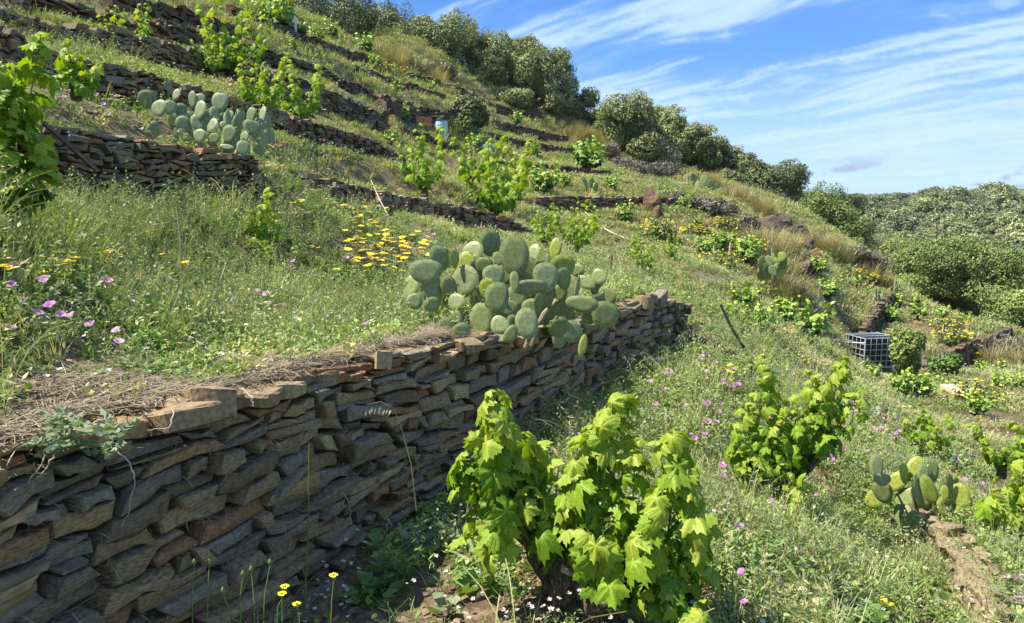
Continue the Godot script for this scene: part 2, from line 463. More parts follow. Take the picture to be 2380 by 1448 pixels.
func make_materials() -> void:
	var streak := noise_image(512, 0.012, 5, 3)
	var fine := noise_image(512, 0.03, 5, 8)
	var streak_t := ramp_texture(streak, [[0.0, Color(0.5, 0.48, 0.46)], [0.4, Color(0.76, 0.74, 0.71)], [0.6, Color(0.88, 0.85, 0.8)], [1.0, Color(1, 0.98, 0.94)]])
	var bump := ImageTexture.create_from_image(streak)
	var fine_bump := ImageTexture.create_from_image(fine)
	var tones := [lin(0.31, 0.245, 0.165), lin(0.35, 0.27, 0.17), lin(0.235, 0.205, 0.165), lin(0.4, 0.3, 0.175), lin(0.33, 0.19, 0.105), lin(0.265, 0.247, 0.215), lin(0.45, 0.355, 0.22), lin(0.19, 0.148, 0.105)]
	for i in tones.size():
		var m := mat("schist_%d" % i, tones[i], 0.8)
		m.albedo_texture = streak_t
		m.uv1_triplanar = true
		m.uv1_scale = Vector3(3.4, 11.0, 3.4)
		m.uv1_offset = Vector3(i * 0.37, i * 0.21, i * 0.53)
		m.heightmap_enabled = true
		m.heightmap_texture = bump
		m.heightmap_scale = 0.6
	var pale := mat("pale_stone", lin(0.33, 0.28, 0.2), 0.85)
	pale.albedo_texture = streak_t
	pale.uv1_triplanar = true
	pale.uv1_scale = Vector3(4, 5, 4)
	pale.heightmap_enabled = true
	pale.heightmap_texture = bump
	pale.heightmap_scale = 1.2
	var loose := mat("loose_stone", Color.WHITE, 0.85, 0.0, true)
	loose.albedo_texture = streak_t
	loose.uv1_triplanar = true
	loose.uv1_world_triplanar = true
	loose.uv1_scale = Vector3(1.3, 6.0, 1.3)
	var rock := mat("rock", Color.WHITE, 0.9, 0.0, true)
	rock.albedo_texture = ramp_texture(fine, [[0.2, Color(0.5, 0.47, 0.45)], [0.5, Color(0.8, 0.78, 0.74)], [0.8, Color(1, 1, 1)]])
	rock.uv1_triplanar = true
	rock.uv1_scale = Vector3(1.2, 1.2, 1.2)
	rock.heightmap_enabled = true
	rock.heightmap_texture = fine_bump
	rock.heightmap_scale = 8.0
	var soil := mat("soil", Color.WHITE, 0.95, 0.0, true)
	soil.albedo_texture = ramp_texture(noise_image(512, 0.02, 6, 21), [[0.15, Color(0.55, 0.5, 0.44)], [0.5, Color(0.78, 0.75, 0.7)], [0.8, Color(1.0, 0.98, 0.94)]])
	soil.uv1_triplanar = true
	soil.uv1_world_triplanar = true
	soil.uv1_scale = Vector3(0.9, 0.9, 0.9)
	soil.heightmap_enabled = true
	soil.heightmap_texture = fine_bump
	soil.heightmap_scale = 3.0
	var bark := mat("old_bark", lin(0.2, 0.165, 0.13), 0.95)
	bark.albedo_texture = ramp_texture(streak, [[0.25, Color(0.3, 0.28, 0.26)], [0.5, Color(0.7, 0.68, 0.66)], [0.75, Color(1, 1, 1)]])
	bark.uv1_triplanar = true
	bark.uv1_scale = Vector3(9, 2.2, 9)
	bark.heightmap_enabled = true
	bark.heightmap_texture = bump
	bark.heightmap_scale = 2.5
	mat("cut_wood", lin(0.34, 0.29, 0.23), 0.9)
	mat("cane", lin(0.17, 0.2, 0.06), 0.6)
	var veins := leaf_texture()
	var greens := [lin(0.11, 0.25, 0.018), lin(0.215, 0.42, 0.026), lin(0.35, 0.57, 0.042), lin(0.49, 0.66, 0.08)]
	for i in 4:
		var m := mat("vine_leaf_%d" % i, greens[i], 0.5, 0.95, false, Color(1.0, 1.0, 0.5))
		m.albedo_texture = veins
		m.metallic_specular = 0.4
	mat("leafage", Color.WHITE, 0.55, 0.6, true, Color(1, 1, 0.6))
	mat("blade", Color.WHITE, 0.6, 0.8, true, Color(1, 1, 0.65))
	mat("crown", Color.WHITE, 0.6, 0.5, true, Color(1, 1, 0.6))
	mat("twig", lin(0.15, 0.12, 0.09), 0.9)
	mat("dry_root", lin(0.38, 0.33, 0.27), 0.8)
	mat("petal_pink", lin(0.42, 0.16, 0.42), 0.6, 0.6)
	mat("throat", lin(0.3, 0.06, 0.2), 0.6)
	mat("petal_pale", lin(0.5, 0.3, 0.5), 0.6, 0.6)
	mat("petal_yellow", lin(0.85, 0.7, 0.02), 0.5, 0.5)
	mat("disc_yellow", lin(0.7, 0.38, 0.01), 0.7)
	mat("stem_green", lin(0.13, 0.2, 0.06), 0.6)
	var pad := mat("cactus_pad", lin(0.24, 0.31, 0.11), 0.5)
	pad.albedo_texture = pad_texture()
	var pad2 := mat("young_pad", lin(0.34, 0.42, 0.07), 0.5)
	pad2.albedo_texture = pad.albedo_texture
	var pad3 := mat("shaded_pad", lin(0.27, 0.335, 0.14), 0.5)
	pad3.albedo_texture = pad.albedo_texture
	var pad4 := mat("glaucous_pad", lin(0.25, 0.33, 0.17), 0.55)
	pad4.albedo_texture = pad.albedo_texture
	mat("corky", lin(0.3, 0.25, 0.16), 0.9)
	mat("black_plastic", lin(0.015, 0.015, 0.017), 0.45)
	mat("black_pipe", lin(0.012, 0.012, 0.013), 0.7).metallic_specular = 0.15
	mat("pale_hose", lin(0.5, 0.5, 0.32), 0.6)
	mat("light_blue", lin(0.33, 0.52, 0.66), 0.5)
	mat("drum_blue", lin(0.03, 0.17, 0.5), 0.4)
	mat("dark_lid", lin(0.05, 0.06, 0.07), 0.5)
	var cage := mat("cage_metal", lin(0.42, 0.52, 0.54), 0.4)
	cage.metallic = 0.3
	mat("white_paint", lin(0.72, 0.72, 0.7), 0.7)
	mat("terracotta", lin(0.4, 0.17, 0.09), 0.85)
	mat("plank", lin(0.42, 0.36, 0.28), 0.9)
	mat("roof_orange", lin(0.55, 0.2, 0.1), 0.8)


func leaf_texture() -> ImageTexture:
	# u across the leaf, v from the petiole to the tip: five main veins, fine side veins, mottled blade
	var n := FastNoiseLite.new()
	n.frequency = 0.05
	n.fractal_octaves = 3
	var im := Image.create(256, 256, false, Image.FORMAT_RGB8)
	for y in 256:
		for x in 256:
			var p := Vector2((x - 127.5) / 127.5, y / 255.0 * 1.7 - 0.5)
			var best := 1.0
			for a in [-1.95, -0.95, 0.0, 0.95, 1.95]:
				var d := Vector2(sin(a), cos(a))
				var along := p.dot(d)
				var across := absf(p.dot(Vector2(d.y, -d.x)))
				if along > 0.0:
					best = minf(best, across / (0.035 * (1.15 - along)) if along < 1.1 else 1.0)
					var side := absf(fposmod(along * 6.0 - across * 5.0, 1.0) - 0.5)
					if across < 0.32 * along + 0.02:
						best = minf(best, 0.45 + side * 6.0)
			var v := 0.82 + 0.13 * n.get_noise_2d(x, y)
			var vein := clampf(1.0 - best, 0.0, 1.0)
			im.set_pixel(x, y, Color(v + vein * 0.22, v + vein * 0.12, v + vein * 0.16))
	return ImageTexture.create_from_image(im)


func pad_texture() -> ImageTexture:
	# a waxy skin with rows of small dark areoles and scattered corky scars
	var n := FastNoiseLite.new()
	n.frequency = 0.02
	n.fractal_octaves = 4
	var im := Image.create(256, 256, false, Image.FORMAT_RGB8)
	for y in 256:
		for x in 256:
			var q := Vector2(x, y) / 256.0
			var v := 0.86 + 0.16 * n.get_noise_2d(x, y)
			var c := Color(v, v, v)
			var corky := n.get_noise_2d(x * 2.0 + 500.0, y * 2.0)
			if corky > 0.42:
				c = c.lerp(Color(1.0, 0.85, 0.75), 0.6)
			im.set_pixel(x, y, c)
	for j in 7:
		for i in 7:
			var cx := int(((i + (0.5 if j % 2 else 0.0)) / 7.0 + R(-0.015, 0.015)) * 256)
			var cy := int((j + 0.5) / 7.0 * 256 + R(-3, 3))
			for b in range(-5, 6):
				for a in range(-5, 6):
					var d := sqrt(a * a + b * b)
					if d < 5.2:
						var px := posmod(cx + a, 256)
						var py := clampi(cy + b, 0, 255)
						im.set_pixel(px, py, im.get_pixel(px, py).lerp(Color(0.32, 0.24, 0.16) if d < 2.8 else Color(0.8, 0.78, 0.7), 0.75))
	return ImageTexture.create_from_image(im)


# ---------------------------------------------------------------- sky
func make_sky() -> ImageTexture:
	var wide := 3072
	var tall := 1536
	var im := Image.create(wide, tall, false, Image.FORMAT_RGBF)
	im.fill(Color(0.5, 0.6, 0.7))
	var a := FastNoiseLite.new()
	a.seed = 11
	a.frequency = 1.0
	a.fractal_octaves = 4
	a.fractal_gain = 0.55
	var b := FastNoiseLite.new()
	b.seed = 5
	b.frequency = 1.0
	b.fractal_octaves = 3
	var ax := Vector2(sin(deg_to_rad(-38.0)), -cos(deg_to_rad(-38.0)))     # the way the streaks run
	var ac := Vector2(-ax.y, ax.x)
	for y in tall / 2:
		var up := (0.5 - (y + 0.5) / tall) * PI
		var sy := sin(up)
		var cy := cos(up)
		# clear air: pale near the horizon, deep blue above
		var clear := Color(0.47, 0.72, 0.93).lerp(Color(0.16, 0.39, 0.86), smoothstep(0.02, 0.2, sy)).lerp(Color(0.085, 0.25, 0.74), smoothstep(0.17, 0.34, sy)).lerp(Color(0.1, 0.27, 0.7), smoothstep(0.4, 0.9, sy))
		for x in wide:
			var az := ((x + 0.5) / wide - 0.5) * TAU
			var dir := Vector3(sin(az) * cy, sy, -cos(az) * cy)
			var pl := Vector2(dir.x, dir.z) / (sy + 0.12)
			var u := pl.dot(ax)
			var w := pl.dot(ac)
			var warp := b.get_noise_2d(u * 0.45, w * 0.45)
			var w2 := w + warp * 0.22
			var veil := b.get_noise_2d(u * 0.32 + 9.0, w2 * 0.9 + 3.0)
			var s1 := a.get_noise_2d(u * 0.55, w2 * 2.6)
			var s2 := 1.25 * a.get_noise_2d(u * 1.5 + 40.0, w2 * 10.0) + 0.75 * a.get_noise_2d(u * 3.0 + 7.0 + warp * 2.0, w2 * 22.0 + 5.0)
			var tuft := a.get_noise_2d(u * 2.6 + warp * 3.0, w * 3.2 + 70.0)
			var d := 0.48 * smoothstep(-0.4, 0.4, veil + 0.45 * s1) * (0.55 + 0.8 * s1 + 0.5 * s2)
			d += 0.6 * smoothstep(-0.08, 0.5, s1 + 0.4 * s2 + 0.5 * veil)
			d += 0.45 * smoothstep(0.08, 0.5, tuft) * smoothstep(-0.2, 0.3, veil)
			d += 0.32 * smoothstep(0.2, 0.03, sy)
			d = 0.94 * (1.0 - exp(-1.9 * maxf(d, 0.0)))
			var c := clear.lerp(Color(0.58, 0.78, 0.95), d)
			if up < 0.14:
				# low grey clouds far off
				var puff := a.get_noise_2d(az * 5.0 + 3.0, up * 22.0 + 1.0) + 0.4 * a.get_noise_2d(az * 24.0, up * 60.0)
				var band := smoothstep(0.0, 0.022, up) * smoothstep(0.075, 0.045, up)
				c = c.lerp(Color(0.36, 0.42, 0.62), 0.8 * smoothstep(0.2, 0.42, puff) * band)
			im.set_pixel(x, y, c)
	return ImageTexture.create_from_image(im)


# ---------------------------------------------------------------- the ground
func lines(lo: float, hi: float, near_lo: float, near_hi: float, fine: float, coarse: float) -> PackedFloat64Array:
	var out := PackedFloat64Array()
	var x := near_lo
	var step := fine
	var down: Array = []
	while x > lo:
		step = minf(step * 1.06, coarse)
		x -= step
		down.append(x)
	down.reverse()
	for q in down:
		out.append(q)
	x = near_lo
	while x < near_hi:
		out.append(x)
		x += fine
	step = fine
	while x < hi:
		out.append(x)
		step = minf(step * 1.06, coarse)
		x += step
	return out


func soil_tone(x: float, z: float) -> Color:
	var n := patch_noise.get_noise_2d(x * 2.0, z * 2.0)
	var n2 := patch_noise.get_noise_2d(x * 11.0 + 90.0, z * 11.0)
	var bare := Color(0.22, 0.165, 0.115)
	var grassy := Color(0.17, 0.18, 0.08)
	return bare.lerp(grassy, clampf(0.55 + n * 0.9 + n2 * 0.4, 0.0, 1.0))


func build_ground() -> void:
	var xs := lines(-48.0, 62.0, -5.0, 7.0, 0.12, 0.42)
	var zs := lines(-80.0, 12.0, -14.0, 1.0, 0.12, 0.42)
	var s := Shape.new()
	for z in zs:
		for x in xs:
			s.tint = soil_tone(x, z)
			s.vert(Vector3(x, bumpy(x, z), z))
	var n := xs.size()
	for j in zs.size() - 1:
		for i in n - 1:
			s.quad(j * n + i, (j + 1) * n + i, (j + 1) * n + i + 1, j * n + i + 1)
	structure("terraced_ground", s.mesh(M.soil), "terraced hillside soil under the grass and vines")
	# the valley and the far hill, out to where the eye reaches
	var f := Shape.new()
	var rings := 90
	var spokes := 160
	for r in rings:
		var d := 40.0 * pow(1500.0 / 40.0, float(r) / (rings - 1))
		for k in spokes:
			var a := TAU * k / spokes
			var x := sin(a) * d
			var z := -cos(a) * d
			var y := far_height(x, z)
			f.tint = Color(0.13, 0.14, 0.075).lerp(Color(0.09, 0.115, 0.05), 0.5 + 0.5 * patch_noise.get_noise_2d(x * 0.4, z * 0.4))
			f.vert(Vector3(x, y - 14.0 * smoothstep(70.0, 40.0, d), z))
	for r in rings - 1:
		for k in spokes:
			var k2 := (k + 1) % spokes
			f.quad(r * spokes + k, (r + 1) * spokes + k, (r + 1) * spokes + k2, r * spokes + k2)
	structure("far_hill", f.mesh(M.soil), "far hillside across the valley covered in green scrub")


# ---------------------------------------------------------------- dry stone walls
func clip(poly: PackedVector2Array, mid: Vector2, nrm: Vector2) -> PackedVector2Array:
	var out := PackedVector2Array()
	var n := poly.size()
	for i in n:
		var a := poly[i]
		var b := poly[(i + 1) % n]
		var da := (a - mid).dot(nrm)
		var db := (b - mid).dot(nrm)
		if da <= 0.0:
			out.append(a)
		if (da < 0.0 and db > 0.0) or (da > 0.0 and db < 0.0):
			out.append(a.lerp(b, da / (da - db)))
	return out


func stone_shape(s: Shape, poly: PackedVector2Array, c: Vector2, proud: float, gap: float, deep: float, fancy: bool, xf: Transform3D, turn: float) -> void:
	# poly in wall metres (along, up); c its centre; the stone sticks out by «proud» and reaches back by «deep»
	var rim: Array = []
	var n := poly.size()
	for i in n:
		var a := poly[i]
		var b := poly[(i + 1) % n]
		var len := a.distance_to(b)
		rim.append(a)
		if fancy and len > 0.07:
			var k := 1
			var perp := (b - a).orthogonal().normalized()
			for q in k:
				rim.append(a.lerp(b, (q + 1.0) / (k + 1.0) + R(-0.08, 0.08)) + perp * R(-0.008, 0.006))
	var rot := Transform2D(-turn, Vector2.ZERO)
	var tilt := Vector2(R(-0.22, 0.22), R(-0.22, 0.3))
	var k0 := s.v.size()
	var m := rim.size()
	var size := sqrt(absf(area(poly)))
	var bevel := clampf(0.06 * size, 0.004, 0.012)
	for ring in 3:
		for i in m:
			var p: Vector2 = rim[i] - c
			var l := maxf(p.length(), 0.001)
			var z := 0.0
			if ring == 0:
				p *= 0.9
				z = -deep
			elif ring == 1:
				p *= maxf(1.0 - gap / l, 0.5)
				z = proud + p.dot(tilt) - bevel + R(-0.004, 0.004)
			else:
				p *= maxf(1.0 - (gap + bevel * (1.1 + R(-0.4, 0.7))) / l, 0.3)
				z = proud + p.dot(tilt) + R(-0.005, 0.006)
			var q := rot * p
			s.vert(xf * Vector3(q.x, q.y, z))
	for ring in 2:
		for i in m:
			var i2 := (i + 1) % m
			s.quad(k0 + ring * m + i, k0 + ring * m + i2, k0 + (ring + 1) * m + i2, k0 + (ring + 1) * m + i)
	var e := s.vert(xf * Vector3(R(-0.1, 0.1) * size, R(-0.06, 0.06) * size, proud + R(0.0, 0.1) * size))
	for i in m:
		s.tri(k0 + 2 * m + i, k0 + 2 * m + (i + 1) % m, e)


func area(p: PackedVector2Array) -> float:
	var a := 0.0
	for i in p.size():
		a += p[i].cross(p[(i + 1) % p.size()])
	return a / 2.0


func build_wall(w: Dictionary) -> void:
	var pts: Array = w.at
	var ds := 0.08
	var st: Array = []       # along the face: place, outward, foot, height
	for i in pts.size() - 1:
		var a := Vector2(pts[i].x, pts[i].z)
		var b := Vector2(pts[i + 1].x, pts[i + 1].z)
		var k := maxi(1, int(a.distance_to(b) / ds))
		for q in k:
			st.append(a.lerp(b, float(q) / k))
	st.append(Vector2(pts[-1].x, pts[-1].z))
	# smooth the bends
	for pass_ in 5:
		for i in range(1, st.size() - 1):
			st[i] = st[i] * 0.5 + (st[i - 1] + st[i + 1]) * 0.25
	var along := PackedFloat64Array([0.0])
	var outw: Array = []
	var foot := PackedFloat64Array()
	var high := PackedFloat64Array()
	for i in st.size():
		if i:
			along.append(along[i - 1] + st[i].distance_to(st[i - 1]))
		var t: Vector2 = (st[mini(i + 1, st.size() - 1)] - st[maxi(i - 1, 0)]).normalized()
		var o := Vector2(-t.y, t.x)            # downhill
		outw.append(o)
		var up: Vector2 = st[i] - o * 0.4
		var dn: Vector2 = st[i] + o * 0.1
		var top := ground(up.x, up.y)
		var bot := ground(dn.x, dn.y)
		foot.append(bot)
		high.append(maxf(top - bot, 0.05))
	for pass_ in 4:
		for i in range(1, st.size() - 1):
			foot[i] = foot[i] * 0.5 + (foot[i - 1] + foot[i + 1]) * 0.25
			high[i] = high[i] * 0.5 + (high[i - 1] + high[i + 1]) * 0.25
	var L := along[along.size() - 1]
	var cw: float = w.stone.x
	var ch: float = w.stone.y
	var hmax := 0.0
	for h in high:
		hmax = maxf(hmax, h)
	var th: float = w.tilt
	# irregular courses: each is cut into slabs with slanting ends, some split again into thin flakes
	var stones: Array = []
	var rows := int((hmax + 0.3) / ch) + 2
	var wave := FastNoiseLite.new()
	wave.seed = rng.randi() % 500
	wave.frequency = 0.55 / cw
	wave.fractal_octaves = 2
	var thick_of: Array = []
	var base_of: Array = [-0.16]
	for r in rows:
		base_of.append(base_of[r] + ch * R(0.5, 1.75))
	for r in rows:
		var x := R(-cw, 0.0)
		while x < L:
			var slab := cw * (R(0.3, 0.9) if rng.randf() < 0.42 else R(0.9, 1.7) if rng.randf() < 0.75 else R(1.6, 2.2))
			var lines_: Array = [[], []]
			for e in 2:
				for k in 4:
					var px := x + slab * k / 3.0
					lines_[e].append(Vector2(px, base_of[r + e] + 0.65 * ch * wave.get_noise_2d(px, (r + e) * 17.0) + 0.04 * sin(px * 1.3 + th * 20.0)))
			var s0 := R(-0.9, 0.9) * ch
			var s1 := R(-0.9, 0.9) * ch
			var lo: Array = lines_[0]
			var hi: Array = lines_[1]
			hi[0].x += s0
			hi[3].x += s1
			lo[0].x -= s0 * 0.5
			lo[3].x -= s1 * 0.5
			var pieces: Array = []
			if rng.randf() < 0.36 and slab > cw * 0.8:
				var f0 := R(0.15, 0.85)
				var f1 := R(0.15, 0.85)
				var m0: Vector2 = lo[0].lerp(hi[0], f0)
				var m1: Vector2 = lo[3].lerp(hi[3], f1)
				pieces = [[lo[0], lo[1], lo[2], lo[3], m1, m0], [m0, m1, hi[3], hi[2], hi[1], hi[0]]]
			else:
				pieces = [[lo[0], lo[1], lo[2], lo[3], hi[3], hi[2], hi[1], hi[0]]]
			x += slab
			for pc in pieces:
				var poly := PackedVector2Array(pc)
				var c := Vector2.ZERO
				for p in poly:
					c += p
				c /= poly.size()
				var si := clampi(int(c.x / L * (st.size() - 1)), 0, st.size() - 1)
				if c.y > high[si] + 0.02:
					continue
				# broken corners
				for i in poly.size():
					poly[i] += Vector2(R(-0.22, 0.22), R(-0.13, 0.13)) * ch
				poly = clip(poly, Vector2(c.x, high[si] + R(0.0, 0.06)), Vector2(R(-0.1, 0.1), 1).normalized())
				poly = clip(poly, Vector2(L, 0), Vector2.RIGHT)
				poly = clip(poly, Vector2(0, 0), Vector2.LEFT)
				if poly.size() < 3 or absf(area(poly)) < 0.12 * cw * ch:
					continue
				stones.append([poly, si, c])
	var t0 := thing("dry_stone_wall", w.label, "stone wall", Vector3(st[0].x, foot[0], st[0].y))
	t0.set_meta("kind", "thing")
	# where each stone shows largest, it is a piece of its own
	var order: Array = []
	for k in stones.size():
		var si: int = stones[k][1]
		var p := Vector3(st[si].x, foot[si] + stones[k][2].y, st[si].y)
		var dist := p.distance_to(cam.position)
		var seen_: bool = absf(p.x) < -p.z * 0.75 and p.z < -1.5 and stones[k][2].y > 0.0
		order.append([-(absf(area(stones[k][0])) / (dist * dist) if seen_ else 0.0), k])
	order.sort()
	var rest := Shape.new()
	var pal := [0, 0, 0, 1, 1, 2, 2, 3, 4, 5, 5, 6, 7]
	if st[0].y < -4.5:
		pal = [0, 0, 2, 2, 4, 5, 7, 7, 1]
	for oi in order.size():
		var k: int = order[oi][1]
		var poly: PackedVector2Array = stones[k][0]
		var si: int = stones[k][1]
		var c := Vector2.ZERO
		for p in poly:
			c += p
		c /= poly.size()
		si = clampi(int(c.x / L * (st.size() - 1)), 0, st.size() - 1)
		var o: Vector2 = outw[si]
		var z := Vector3(o.x, 0, o.y)
		var lean := 0.1 * c.y
		var at := Vector3(st[si].x, foot[si] + c.y, st[si].y) - z * lean + Vector3(-o.y, 0, o.x) * 0.0
		var tang := Vector3.UP.cross(z)
		var off: float = c.x - along[si]
		at += tang * off
		if at.z < -13.0:
			at += z * 0.16
		var basis := Basis(tang, Vector3.UP, z)
		var turn := th + R(-0.22, 0.22)
		var proud := R(-0.06, 0.07) * clampf(ch / 0.08, 0.6, 1.2)
		var deep := 0.42 if c.y > high[si] - ch * 1.2 and w.has("caps") else 0.2
		if oi < int(w.single):
			var s := Shape.new()
			stone_shape(s, poly, c, proud, 0.013, deep, w.single >= 300 and ch > 0.075 and at.distance_to(cam.position) < 9.0, Transform3D.IDENTITY, turn)
			var xf := Transform3D(basis * Basis(Vector3(0, 0, 1), turn + R(-0.06, 0.06)), at)
			var m: Material = M["schist_%d" % pal[rng.randi() % pal.size()]]
			if w.label.contains("pale"):
				m = M.pale_stone
			part("stone", s.mesh(m, true), t0, Transform3D(xf.basis, xf.origin - t0.position))
		else:
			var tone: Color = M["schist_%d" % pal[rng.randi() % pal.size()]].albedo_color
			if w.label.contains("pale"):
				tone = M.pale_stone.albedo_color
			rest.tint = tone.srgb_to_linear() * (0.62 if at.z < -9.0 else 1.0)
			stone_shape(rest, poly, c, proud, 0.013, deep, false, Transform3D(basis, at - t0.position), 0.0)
	if w.has("caps"):
		# loose slabs and blocks lying along the top edge
		var sx := 0.4
		while sx < L - 0.3:
			var si2 := clampi(int(sx / L * (st.size() - 1)), 0, st.size() - 1)
			var big := R(0.07, 0.17) * (1.0 if rng.randf() < 0.85 else 1.4) * (0.75 if w.label.contains("pale") else 1.0)
			var poly := PackedVector2Array()
			var k := rng.randi_range(5, 7)
			var a0 := R(0, TAU)
			for i in k:
				var a := a0 - TAU * i / k + R(-0.3, 0.3)
				poly.append(Vector2(cos(a) * big * R(0.8, 1.3), sin(a) * big * R(0.45, 0.8)))
			var s := Shape.new()
			var thick := R(0.015, 0.04) if rng.randf() < 0.8 else R(0.05, 0.09)
			stone_shape(s, poly, Vector2.ZERO, thick, 0.0, 0.05, true, Transform3D.IDENTITY, 0.0)
			var o2: Vector2 = outw[si2]
			var zz := Vector3(o2.x, 0, o2.y)
			var tn := Vector3.UP.cross(zz)
			var at2 := Vector3(st[si2].x, foot[si2] + high[si2] + R(-0.035, 0.0), st[si2].y) - zz * R(0.05, 0.24)
			var bb := Basis(tn, -zz, Vector3.UP) * Basis(Vector3.RIGHT, R(-0.28, 0.12)) * Basis(Vector3.UP, R(-0.2, 0.2)) * Basis(Vector3(0, 0, 1), R(-0.5, 0.5))
			part("stone", s.mesh(M.pale_stone if w.label.contains("pale") else M["schist_%d" % [0, 1, 3, 6, 5, 1][rng.randi() % 6]], true), t0, Transform3D(bb, at2 - t0.position))
			sx += big * R(0.8, 2.6)
	if rest.v.size():
		var r := part("stone", rest.mesh(M.loose_stone, true), t0)
		r.set_meta("kind", "stuff")


# ---------------------------------------------------------------- vines
var leaf_shapes: Array = []
var leaf_meshes: Array = []       # [shape][tone]
var small_leaves: Array = []


func make_leaf(curl: float, fold: float, seed_: int) -> Shape:
	# a five lobed toothed vine leaf; the petiole joins at the origin, the tip points along +y
	var r := RandomNumberGenerator.new()
	r.seed = seed_
	var s := Shape.new()
	var mid := s.vert(Vector3(0, 0.0, 0), Vector2(0.5, 0.29))
	var n := 38
	var ring: Array = []
	for i in n + 1:
		var a := -2.85 + 5.7 * i / n       # angle from the tip
		var lobes := 0.0
		for l in [[0.0, 1.0, 0.55], [1.0, 0.92, 0.5], [-1.0, 0.92, 0.5], [2.05, 0.74, 0.62], [-2.05, 0.74, 0.62]]:
			lobes = maxf(lobes, l[1] * (1.0 - 0.36 * pow(absf(a - l[0]) / l[2], 1.5)))
		lobes = maxf(lobes, 0.6) * (1.0 + (0.1 if i % 2 else -0.09) + r.randf_range(-0.05, 0.05))
		var p := Vector2(sin(a), cos(a)) * lobes
		var z := -fold * absf(p.x) - curl * p.length_squared() + 0.13 * sin(a * 5.0 + seed_) * p.length() + r.randf_range(-0.045, 0.045)
		ring.append(s.vert(Vector3(p.x * 0.55, p.y * 0.55, z * 0.55), Vector2(0.5 + p.x * 0.5, (p.y + 0.5) / 1.7)))
	# an inner ring lets the blade bend
	var inner: Array = []
	for i in n + 1:
		var q: Vector3 = s.v[ring[i]]
		var p := Vector2(q.x, q.y) * 0.52 / 0.55
		var z := -fold * 0.8 * absf(p.x) - curl * 0.5 * p.length_squared() + 0.09 * cos(i * 1.03 + seed_) + r.randf_range(-0.03, 0.03)
		inner.append(s.vert(Vector3(p.x * 0.55, p.y * 0.55, z * 0.4), Vector2(0.5 + p.x * 0.5, (p.y + 0.5) / 1.7)))
	for i in range(0, n):
		s.quad(inner[i], ring[i], ring[i + 1], inner[i + 1])
		s.tri(mid, inner[i], inner[i + 1])
	return s


func make_small_leaf() -> Shape:
	var s := Shape.new()
	var o := [Vector3(0, 0, 0), Vector3(-0.42, 0.02, -0.1), Vector3(-0.5, 0.4, -0.16), Vector3(-0.2, 0.45, -0.02), Vector3(0, 0.62, -0.12), Vector3(0.2, 0.45, -0.02), Vector3(0.5, 0.4, -0.16), Vector3(0.42, 0.02, -0.1)]
	for p in o:
		s.vert(p, Vector2(0.5 + p.x, 0.3 + p.y))
	for i in range(1, 7):
		s.tri(0, i, i + 1)
	return s


func prepare_leaves() -> void:
	for k in 4:
		var sh := make_leaf([0.25, 0.5, 0.1, 0.75][k], [0.2, 0.35, 0.5, 0.1][k], k * 7 + 1)
		leaf_shapes.append(sh)
		var row: Array = []
		for t in 4:
			row.append(sh.mesh(M["vine_leaf_%d" % t]))
		leaf_meshes.append(row)


func along(pts: Array, t: float) -> Vector3:
	var f := clampf(t, 0.0, 0.9999) * (pts.size() - 1)
	var i := int(f)
	return pts[i].lerp(pts[i + 1], f - i)


func leaf_spots(shoot: Array, spacing: float, size: float, reach: float, tip_small := 0.7) -> Array:
	# where leaves sit along one shoot: [Transform3D, place along it]
	var out: Array = []
	var len := 0.0
	for i in shoot.size() - 1:
		len += shoot[i].distance_to(shoot[i + 1])
	var n := maxi(2, int(len / spacing))
	var ang := R(0, TAU)
	for i in n:
		var t := (i + 0.6) / n
		ang += PI + R(-0.9, 0.9)
		var p := along(shoot, t)
		var o := Vector3(cos(ang), 0, sin(ang))
		var lift := R(-0.1, 0.35)
		var sz := size * lerpf(1.05, tip_small, pow(t, 2.2)) * R(0.55, 1.25)
		var at := p + (o + Vector3.UP * lift).normalized() * reach * R(0.4, 1.1) * lerpf(1.0, 0.6, t * t)
		var nrm := (o * R(0.4, 1.0) + Vector3.UP * R(0.35, 1.0) + Vector3(R(-0.4, 0.4), R(-0.3, 0.3), R(-0.4, 0.4))).normalized()
		var tip := (o * R(0.3, 0.9) + Vector3.DOWN * R(0.3, 1.0) + Vector3(R(-0.5, 0.5), 0, R(-0.5, 0.5)))
		if t > 0.93:
			tip = o + Vector3.UP * R(0.2, 1.0)
		tip = (tip - nrm * tip.dot(nrm)).normalized()
		out.append([Transform3D(Basis(tip.cross(nrm), tip, nrm).scaled(Vector3.ONE * sz), at), t, p])
	return out


